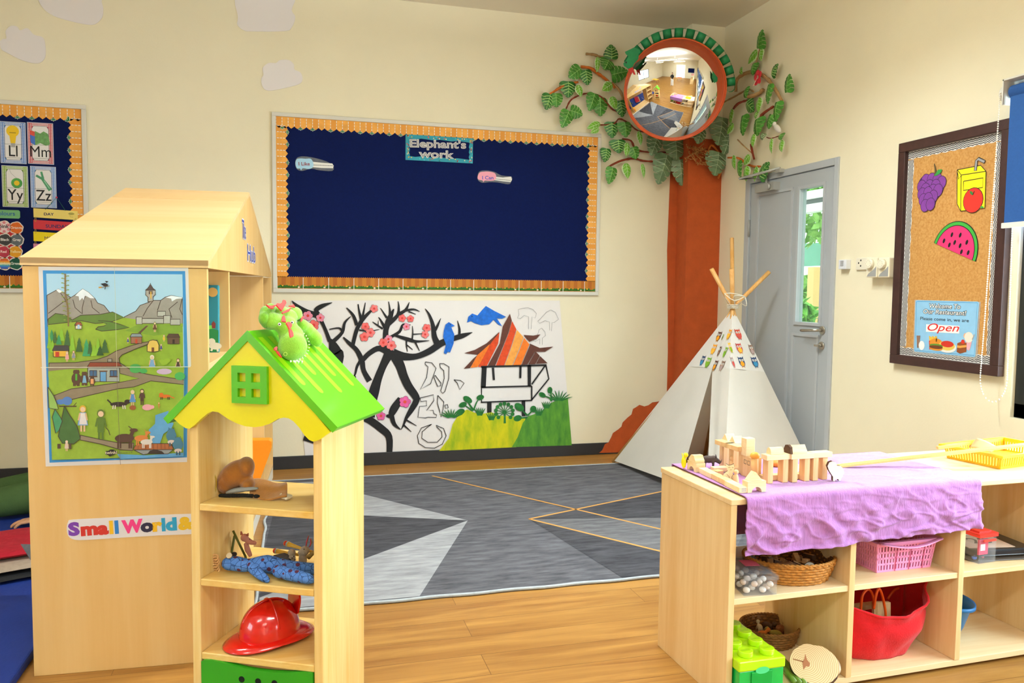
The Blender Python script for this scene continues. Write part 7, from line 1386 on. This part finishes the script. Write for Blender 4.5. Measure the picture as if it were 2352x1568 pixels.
# ---- red fabric bag with hoops
RB = mat('d01f26', .9, .08, 30, .4, 200, spec=.1, sheen=.15); u_c, d_c = .680, .225; bc = UZ(u_c, d_c, .0346); t = thing('red_bag', bc, 'slouchy red fabric bag in the lower middle cubby', 'bag')
def bag(s, t_):
    a = 2*math.pi*s; rim = .195+.075*max(0, math.cos(a-.25))**1.5-.035*max(0, math.cos(a+1.75))**2+.045*max(0, math.cos(a-3.3))**2; z = .0345+.001+t_*rim; k = .92+.26*math.sin(min(1, t_*1.2)*math.pi*.62)-.02*t_
    f = 1+.10*noise.noise((math.cos(a)*1.6, math.sin(a)*1.6, t_*2.5))*t_+.07*noise.noise((math.cos(a)*3.4, math.sin(a)*3.4, t_*2.2+9))+.02*math.sin(14*a+9*t_)*max(0,math.cos(a+1.5))*t_; x_ = max(-.205, min(.206, (.19+.03*t_*(math.cos(a) > 0))*k*f*math.cos(a))); return UZ(u_c+x_, d_c+.165*k*f*math.sin(a), z)
b = MB(); b.grid(bag, 64, 24, RB); b.lathe([(1e-4,.001),(.92,.001)], RB, 40, Matrix.Translation(bc) @ Matrix.Rotation(ua,4,'Z'), .19, .165); b.build('bag_fabric', t, solid=.003)
b = MB(); b.tube([bag(i/64, 1.0) for i in range(64)], .0045, RB, 8, closed=True); b.build('rim_hem', t)
ORG = mat('ee5a14', .35, coat=.3); CE = (1940, 1180, 4.041)
for k, (pts, dd, lab) in enumerate((([(150,900),(165,760),(215,700),(255,740),(275,860)],.14,'left'), ([(270,880),(290,760),(318,692),(350,760),(378,900),(380,980)],.12,'middle'), ([(400,790),(470,700),(560,690),(650,720),(720,790),(740,850)],.25,'right'))):
    Fd = Fr(UZ(0, dd, 0), ue, (0,0,1)); b = MB(); P = [Fd(*q) for q in Fd.cp(CE, pts)]; b.tube(smoothpts(P, 5), .0045, ORG, 8)
    if k == 2: m_ = P[3]; b.tube([P[2], V((P[2].x, P[2].y, .13))], .0045, ORG, 8); b.tube([P[4], V((P[2].x, P[2].y, .13))], .0045, ORG, 8)
    tag(b.build('plastic_hoop'), lab+' orange plastic hoop in the red bag', 'hoop', 'orange hoops in the red bag')
Fd = Fr(UZ(0, .14, 0), ue, (0,0,1)); P = Fd.cp(CE, [(270,820),(428,820),(428,1010),(280,1010)]); b = MB(); b.ext(P, BW[1], Fd, -.012, 0); tag(b.build('wooden_board'), 'pale square wooden board standing in the red bag', 'board')
b = MB(); b.fbox(UF, .60, .76, .15, .165, -.24, -.21, BW[2]); tag(b.build('wooden_board'), 'brown wooden plank lying across the inside of the red bag', 'board')
# ---- right cubby things
cx0, cx1 = fz(2225, 1290, .3415), fz(2272, 1285, .3415); rl, RM = cbox('lidded_box', 'clear plastic box with a red lid beside the second divider', UZ((cx0-UO).dot(ue)+.012, .05, .3418), ue+ud*.06, .082, .145, .112, CLR, mat('e6372e', .35, spec=.5))
b = MB(); Fz = Fr((0,0,0), (1,0,0), (0,0,1)); b.fbox(Fz, .006, .05, .03, .085, -.012, -.006, mat('d8245a', .5, .2, 60)); b.fbox(Fz, .012, .034, .045, .068, -.0055, -.0045, WHITE); tag(b.build('pink_packet', M=RM), 'pink packet with a white label inside the red lidded clear box', 'packet')
for k, h in enumerate(('4a7ad8','58b888','e0646a','6ac0a0')): b = MB(); b.ell(RM @ V((.015+.018*k, .03+.01*(k % 2), .014)), (.009,.009,.009), mat(h, .4), 10); tag(b.build('plastic_bead'), ('blue','dark green','red','light green')[k]+' plastic piece in the red lidded clear box', 'bead', 'plastic pieces in the clear box')
b = MB(); b.fbox(Fz, .012, .07, .080, .088, .0045, .009, mat('e0483c', .4)); b.build('clip', rl, M=RM)
GYB = mat('c9c3b4', .4, spec=.5); b = MB(); q = UZ(1.105, .30, .3418); M1 = Matrix.Translation(q) @ Matrix.Rotation(ua-.1, 4, 'Z'); t = thing('food_box', q, 'pale grey lidded food box behind the red lidded box', 'box'); b.box((0,0,.045), (.20,.13,.088), GYB); b.build('box_body', t, M=M1, bevel=.015); b = MB(); b.box((0,0,.0975), (.222,.152,.014), GYB); b.build('lid', t, M=M1, bevel=.006)
TR = [mat('55483c', .5, .05, 20), mat('1c1c1e', .3, spec=.5)]; q = UZ(1.18, .16, .342)
def rr_(L, W_, r): return [(sx*(L/2-r)+r*math.cos(a), sy*(W_/2-r)+r*math.sin(a)) for sx, sy, a0 in ((1,1,0),(-1,1,1.571),(-1,-1,3.142),(1,-1,4.712)) for a in [a0+i*.314 for i in range(6)]]
for k, (z, m_, lab) in enumerate(((.0, TR[0], 'brown grey plastic tray under the black tray'), (.019, TR[1], 'black plastic tray holding the number card'))):
    Ft = Fr(q+V((0,0,z)), (math.cos(ua-.12), math.sin(ua-.12), 0), (0,0,1)); Ft = Fr(q+V((0,0,z)), (math.cos(ua-.12), math.sin(ua-.12), 0), (-math.sin(ua-.12), math.cos(ua-.12), 0)); b = MB(); O = rr_(.27,.20,.03); I = rr_(.25,.18,.025); b.ext(rr_(.25,.18,.025), m_, Ft, .0145, .0175)
    n = len(O); vs = [Ft(*p_, .0165) for p_ in I]+[Ft(*p_, .0015) for p_ in O]+[Ft(p_[0]*1.045, p_[1]*1.06, .0012) for p_ in O]; b.add(vs, [(i, (i+1) % n, n+(i+1) % n, n+i) for i in range(n)]+[(n+i, n+(i+1) % n, 2*n+(i+1) % n, 2*n+i) for i in range(n)], m_, True); tag(b.build('plastic_tray', solid=.002), lab, 'tray', 'stacked trays')
Fc = Fr(q+V((0,0,.0372)), (math.cos(ua-.18), math.sin(ua-.18), 0), (-math.sin(ua-.18), math.cos(ua-.18), 0)); t = thing('number_card', q+V((0,0,.0385)), 'tan card with the number 20 lying on the black tray', 'card'); b = MB(); b.fbox(Fc, -.115, .065, -.075, .075, 0, .002, mat('cdb096', .7)); b.build('card_sheet', t); b = MB(); b.text('20', Fc, -.02, -.030, .085, mat('2a211c', .6), .0026, .01); b.build('card_print', t)
BB = mat('1f6fb0', .4, spec=.5); q = UZ(1.030, .19, .0346); t = thing('blue_basin', q, 'blue plastic basin of toy blocks in the lower right cubby', 'basin'); b = MB(); b.lathe([(1e-4,.002),(.060,.002),(.085,.05),(.108,.118),(.122,.135),(.128,.140),(.128,.128),(.122,.125)], BB, 40, Matrix.Translation(q), .66, .98); b.build('basin_body', t, solid=.003)
for k, (x, y, h, lab) in enumerate(((.035,-.02,'e8c81c','yellow'), (.052,.012,'3f9a4a','green'), (.018,.0,'d8632a','orange'), (-.02,.02,'4a8fc0','light blue'))): b = MB(); b.box((0,0,0), (.032,.032,.028), mat(h, .4)); tag(b.build('toy_block', M=Matrix.Translation(q+V((x,y,.098))) @ Matrix.Rotation(k*.7, 4, 'Z') @ Matrix.Rotation(.15, 4, 'X'), bevel=.004), lab+' toy block in the blue basin', 'toy block', 'toy blocks in the blue basin')
# ================================================================ floor things at the left, people, far room
MATB = mat('0b2c7e', .75, .12, 3, .2, 60); b = MB(); b.box((-4.72, -2.3, .018), (1.28, 3.2, .036), MATB); tag(b.build('floor_mat', bevel=.008), 'large royal blue foam floor mat left of the playhouse', 'mat')
b = MB(); b.box((-4.95, -.48, .012), (1.7, .36, .024), mat('565c66', .9, .15, 40)); tag(b.build('floor_mat', bevel=.006), 'grey mat strip by the wall beyond the blue mat', 'mat')
# cushions
def cushion(name, label, c, size, rz, m, h2=None):
    b = MB()
    def fn(s, t, top):
        x, y = 2*s-1, 2*t-1; e = max(0, (1-abs(x)**4)*(1-abs(y)**4))**.5; z = size[2]*(.5+(.5 if top else -.5)*e)+.006*noise.noise((s*5, t*5, size[0]*9)); return V((x*size[0]/2, y*size[1]/2, max(.0, z)))
    b.grid(lambda s, t: fn(s, t, 1), 22, 22, m); b.grid(lambda s, t: fn(1-s, t, 0), 22, 22, m); return tag(b.build(name, M=Matrix.Translation(c) @ Matrix.Rotation(rz, 4, 'Z')), label, 'cushion')
cushion('red_cushion', 'crumpled red cushion on the blue mat', V((-4.68, -1.83, .090)), (.95, .42, .046), .32, mat('a81226', .95, .12, 20, .6, 60))
cushion('beige_cushion', 'beige cushion under the red cushion', V((-4.62, -1.90, .060)), (.92, .44, .032), .36, mat('a89684', .95, .1, 30, .5, 60))
cushion('black_cushion', 'black cushion at the bottom of the cushion pile', V((-4.60, -1.90, .0365)), (.96, .50, .024), .36, mat('17181c', .8, .1, 30, .3, 60))
p0 = fz(47, 1249, .25); FK2 = Fr(p0, (math.cos(-.1), math.sin(-.1), 0), (0, math.sin(.5), math.cos(.5))); b = MB(); b.ext([(0,0),(.17,-.01),(.16,-.18),(.11,-.16)], mat('5a5c60', .7, .15, 60), FK2, -.02, 0, mat('d8d6d0', .6)); tag(b.build('grey_folder'), 'grey stitched felt pouch corner beside the playhouse panel', 'pouch')
# ---- people
def skin(name, parent, verts, edges, radii, m, sub=1, root=0):
    me = bpy.data.meshes.new(name); o0 = ROOTLOC[parent.name]; me.from_pydata([V(v)-o0 for v in verts], edges, []); me.materials.append(m); o = bpy.data.objects.new(name, me); COL.objects.link(o); o.parent = parent
    s = o.modifiers.new('skin', 'SKIN'); s.use_smooth_shade = True
    for i, r in enumerate(radii): q = me.skin_vertices[0].data[i]; q.radius = r if isinstance(r, tuple) else (r, r)
    me.skin_vertices[0].data[root].use_root = True
    q = o.modifiers.new('sub', 'SUBSURF'); q.levels = q.render_levels = sub; return o
SKIN = mat('c8926c', .55, .04, 30, sss=.1); OLV = mat('4a6238', .95, .12, 8, .4, 120, spec=.1); HAIR = mat('1c1512', .6, .2, 60)
def hand(name, parent, wrist, d, up, m, k=1.0, side=1, curl=.15):
    d = V(d).normalized(); up = V(up); up = (up-d*up.dot(d)).normalized(); s = d.cross(up)*side; P = lambda a, c, e: V(wrist)+(d*a+s*c+up*e)*k
    vs = [P(0,0,0), P(.035,0,.002), P(.075,.0,.004)]; es = [(0,1),(1,2)]; rs = [(.024*k,.017*k),(.034*k,.014*k),(.036*k,.012*k)]
    for c, L, a0 in ((-.030,.062,.078),(-.010,.074,.086),(.010,.070,.085),(.029,.055,.077)):
        i = len(vs); vs += [P(a0,c,.004), P(a0+L*.45,c*1.12,.006-curl*.02), P(a0+L*.78,c*1.16,.003-curl*.06), P(a0+L,c*1.18,-.004-curl*.09)]; es += [(2,i),(i,i+1),(i+1,i+2),(i+2,i+3)]; rs += [.0095*k,.0085*k,.0078*k,.0066*k]
    i = len(vs); vs += [P(.030,-.036,-.004), P(.058,-.058,-.010), P(.085,-.068,-.014)]; es += [(1,i),(i,i+1),(i+1,i+2)]; rs += [.0125*k,.0105*k,.0085*k]
    return skin(name, parent, vs, es, rs, m, 2)
# person resting on the blue mat behind the playhouse (one leg and a hand show)
SH = fz(74, 1197, .066); t = thing('person', V((-4.25, -1.0, .036)), 'person in green clothes sitting on the blue mat behind the playhouse, hand resting on it', 'person')
kx = fz(62, 1142, .22); foot_ = fz(-75, 1178, .10)
pel = V((-4.02+.0, -.92, .17)); pel = V((-4.24, -.80, .16)); ch = pel+V((.02,.10,.33)); nk = pel+V((.02,.10,.50))
body = skin('body', t, [pel, pel+V((.01,.05,.18)), ch, nk, nk+V((0,-.02,.09)), pel+V((-.11,-.02,.0)), V((-4.50,-.98,.145)), V((-4.85,-1.06,.115)), pel+V((-.05,.12,-.0)), V((-4.55,-.72,.15)), V((-4.98,-.78,.10)), ch+V((-.10,-.14,.07)), ch+V((-.12,-.30,-.12)), SH+V((.12,.05,.02))], [(0,1),(1,2),(2,3),(3,4),(0,5),(5,6),(6,7),(0,8),(8,9),(9,10),(2,11),(11,12),(12,13)], [.14,.135,.145,.06,.055,.11,.100,.075,.10,.095,.07,.07,.055,.036], OLV, 2)
b = MB(); hc_ = nk+V((0,-.03,.20)); b.ell(hc_, (.076,.092,.112), SKIN, 20); b.ell(hc_+V((-.02,-.092,-.008)), (.012,.018,.016), SKIN, 10); b.ell(hc_+V((.0,-.082,-.045)), (.022,.008,.006), mat('a05a4c', .5), 8)
for s in (-1, 1): b.ell(hc_+V((s*.03,-.082,.012)), (.012,.006,.007), WHITE, 8); b.ell(hc_+V((s*.03,-.0875,.012)), (.005,.003,.005), BLACK, 8); b.ell(hc_+V((s*.077,.005,-.0)), (.010,.018,.028), SKIN, 10)
b.build('head', t); b = MB(); b.ell(hc_+V((0,.022,.035)), (.086,.092,.10), HAIR, 18); b.build('hair', t)
hand('hand', t, SH+V((.045,.02,.0)), (-1,-.05,-.05), (0,0,1), SKIN, .95, -1, .2)
# photographer standing behind the camera, seen only in the round mirror
PX, PY = CAMP.x-.02, CAMP.y-.62; t = thing('person', V((PX, PY, 0)), 'person in a black top and white trousers holding a camera, reflected in the round mirror', 'person'); BKT = mat('17171a', .8); WTR = mat('e9e6df', .8)
Q = lambda x, y, z: V((PX+x, PY+y, z))
skin('body', t, [Q(0,0,.92), Q(0,.0,1.10), Q(0,.01,1.30), Q(0,.01,1.42), Q(0,.02,1.50), Q(-.16,.0,1.36), Q(-.22,.06,1.12), Q(-.07,.20,1.24), Q(.16,.0,1.36), Q(.22,.06,1.12), Q(.07,.20,1.24)], [(0,1),(1,2),(2,3),(3,4),(2,5),(5,6),(6,7),(2,8),(8,9),(9,10)], [.13,.11,.125,.06,.05,.06,.05,.036,.06,.05,.036], BKT, 2)
skin('trousers', t, [Q(0,0,.93), Q(-.09,0,.82), Q(-.10,.02,.48), Q(-.11,0,.07), Q(-.11,.12,.045), Q(.09,0,.82), Q(.10,.02,.48), Q(.11,0,.07), Q(.11,.12,.045)], [(0,1),(1,2),(2,3),(3,4),(0,5),(5,6),(6,7),(7,8)], [.13,.095,.085,.085,.04,.095,.085,.085,.04], WTR, 2)
hc_ = Q(0,.03,1.62); b = MB(); b.ell(hc_, (.072,.09,.108), SKIN, 20); b.ell(hc_+V((0,.09,-.008)), (.011,.016,.015), SKIN, 10); b.ell(hc_+V((0,.083,-.045)), (.022,.008,.006), mat('a05a4c', .5), 8)
for s in (-1, 1): b.ell(hc_+V((s*.03,.082,.012)), (.012,.006,.007), WHITE, 8); b.ell(hc_+V((s*.03,.0875,.012)), (.005,.003,.005), BLACK, 8); b.ell(hc_+V((s*.073,0,0)), (.010,.018,.028), SKIN, 10)
b.build('head', t); b = MB(); b.ell(hc_+V((0,-.02,.032)), (.084,.092,.10), HAIR, 18); b.ell(hc_+V((0,-.06,-.08)), (.075,.05,.12), HAIR, 16); b.build('hair', t)
hand('hand', t, Q(-.06,.23,1.25), (.35,.5,.35), (0,-.3,1), SKIN, .9, 1, .5); hand('hand', t, Q(.06,.23,1.25), (-.35,.5,.35), (0,-.3,1), SKIN, .9, -1, .5)
tt = thing('camera_body', Q(0,.36,1.29), 'black camera held by the person reflected in the mirror', 'camera'); b = MB(); b.box(Q(0,.38,1.30), (.13,.06,.09), BLACK); b.build('camera_case', tt, bevel=.008); b = MB(); b.cyl(Q(0,.411,1.295), Q(0,.455,1.295), .034, .034, BLACK, 20); b.build('lens', tt)
# furniture reflected in the mirror
def table(x, y, label, top, legm, h=.55, sx=1.1, sy=.6):
    t = thing('low_table', V((x, y, 0)), label, 'table'); MB().box((x, y, h-.015), (sx, sy, .03), mat(top, .45)).build('table_top', t, bevel=.006)
    for i in (-1, 1):
        for j in (-1, 1): MB().tube([(x+i*(sx/2-.06), y+j*(sy/2-.06), .0), (x+i*(sx/2-.06), y+j*(sy/2-.06), h-.031)], .02, mat(legm, .5), 10).build('leg', t)
table(-6.2, -6.4, 'low yellow table by the left wall, seen only in the round mirror', 'e8b83a', 'd8643a'); table(-3.0, -8.8, 'low orange table behind the camera, seen only in the round mirror', 'e8703a', 'e8b03a', .5, .8, .6)
t = thing('play_kitchen', V((-.75, -8.2, 0)), 'wooden play kitchen with striped awning, seen only in the round mirror', 'play kitchen'); MB().box((-.75, -8.2, .35), (.5, 1.3, .7), BI).build('kitchen_body', t, bevel=.01); MB().box((-.62, -8.2, 1.0), (.04, 1.3, .6), BI).build('kitchen_back', t)
b = MB()
for k in range(10): b.box((-.74, -8.785+k*.13, 1.32), (.42, .13, .05), mat('d84a4a' if k % 2 else 'f0ece4', .7))
b.build('awning', t)
b = MB(); b.fbox(Fr((-2.4+1.2,-10.4,0), (-1,0,0), (0,0,1)), -.6, .6, 1.1, 1.9, .002, .02, NAVY); tag(b.build('pin_board'), 'blue pin board on the wall behind the camera, seen only in the round mirror', 'pin board')
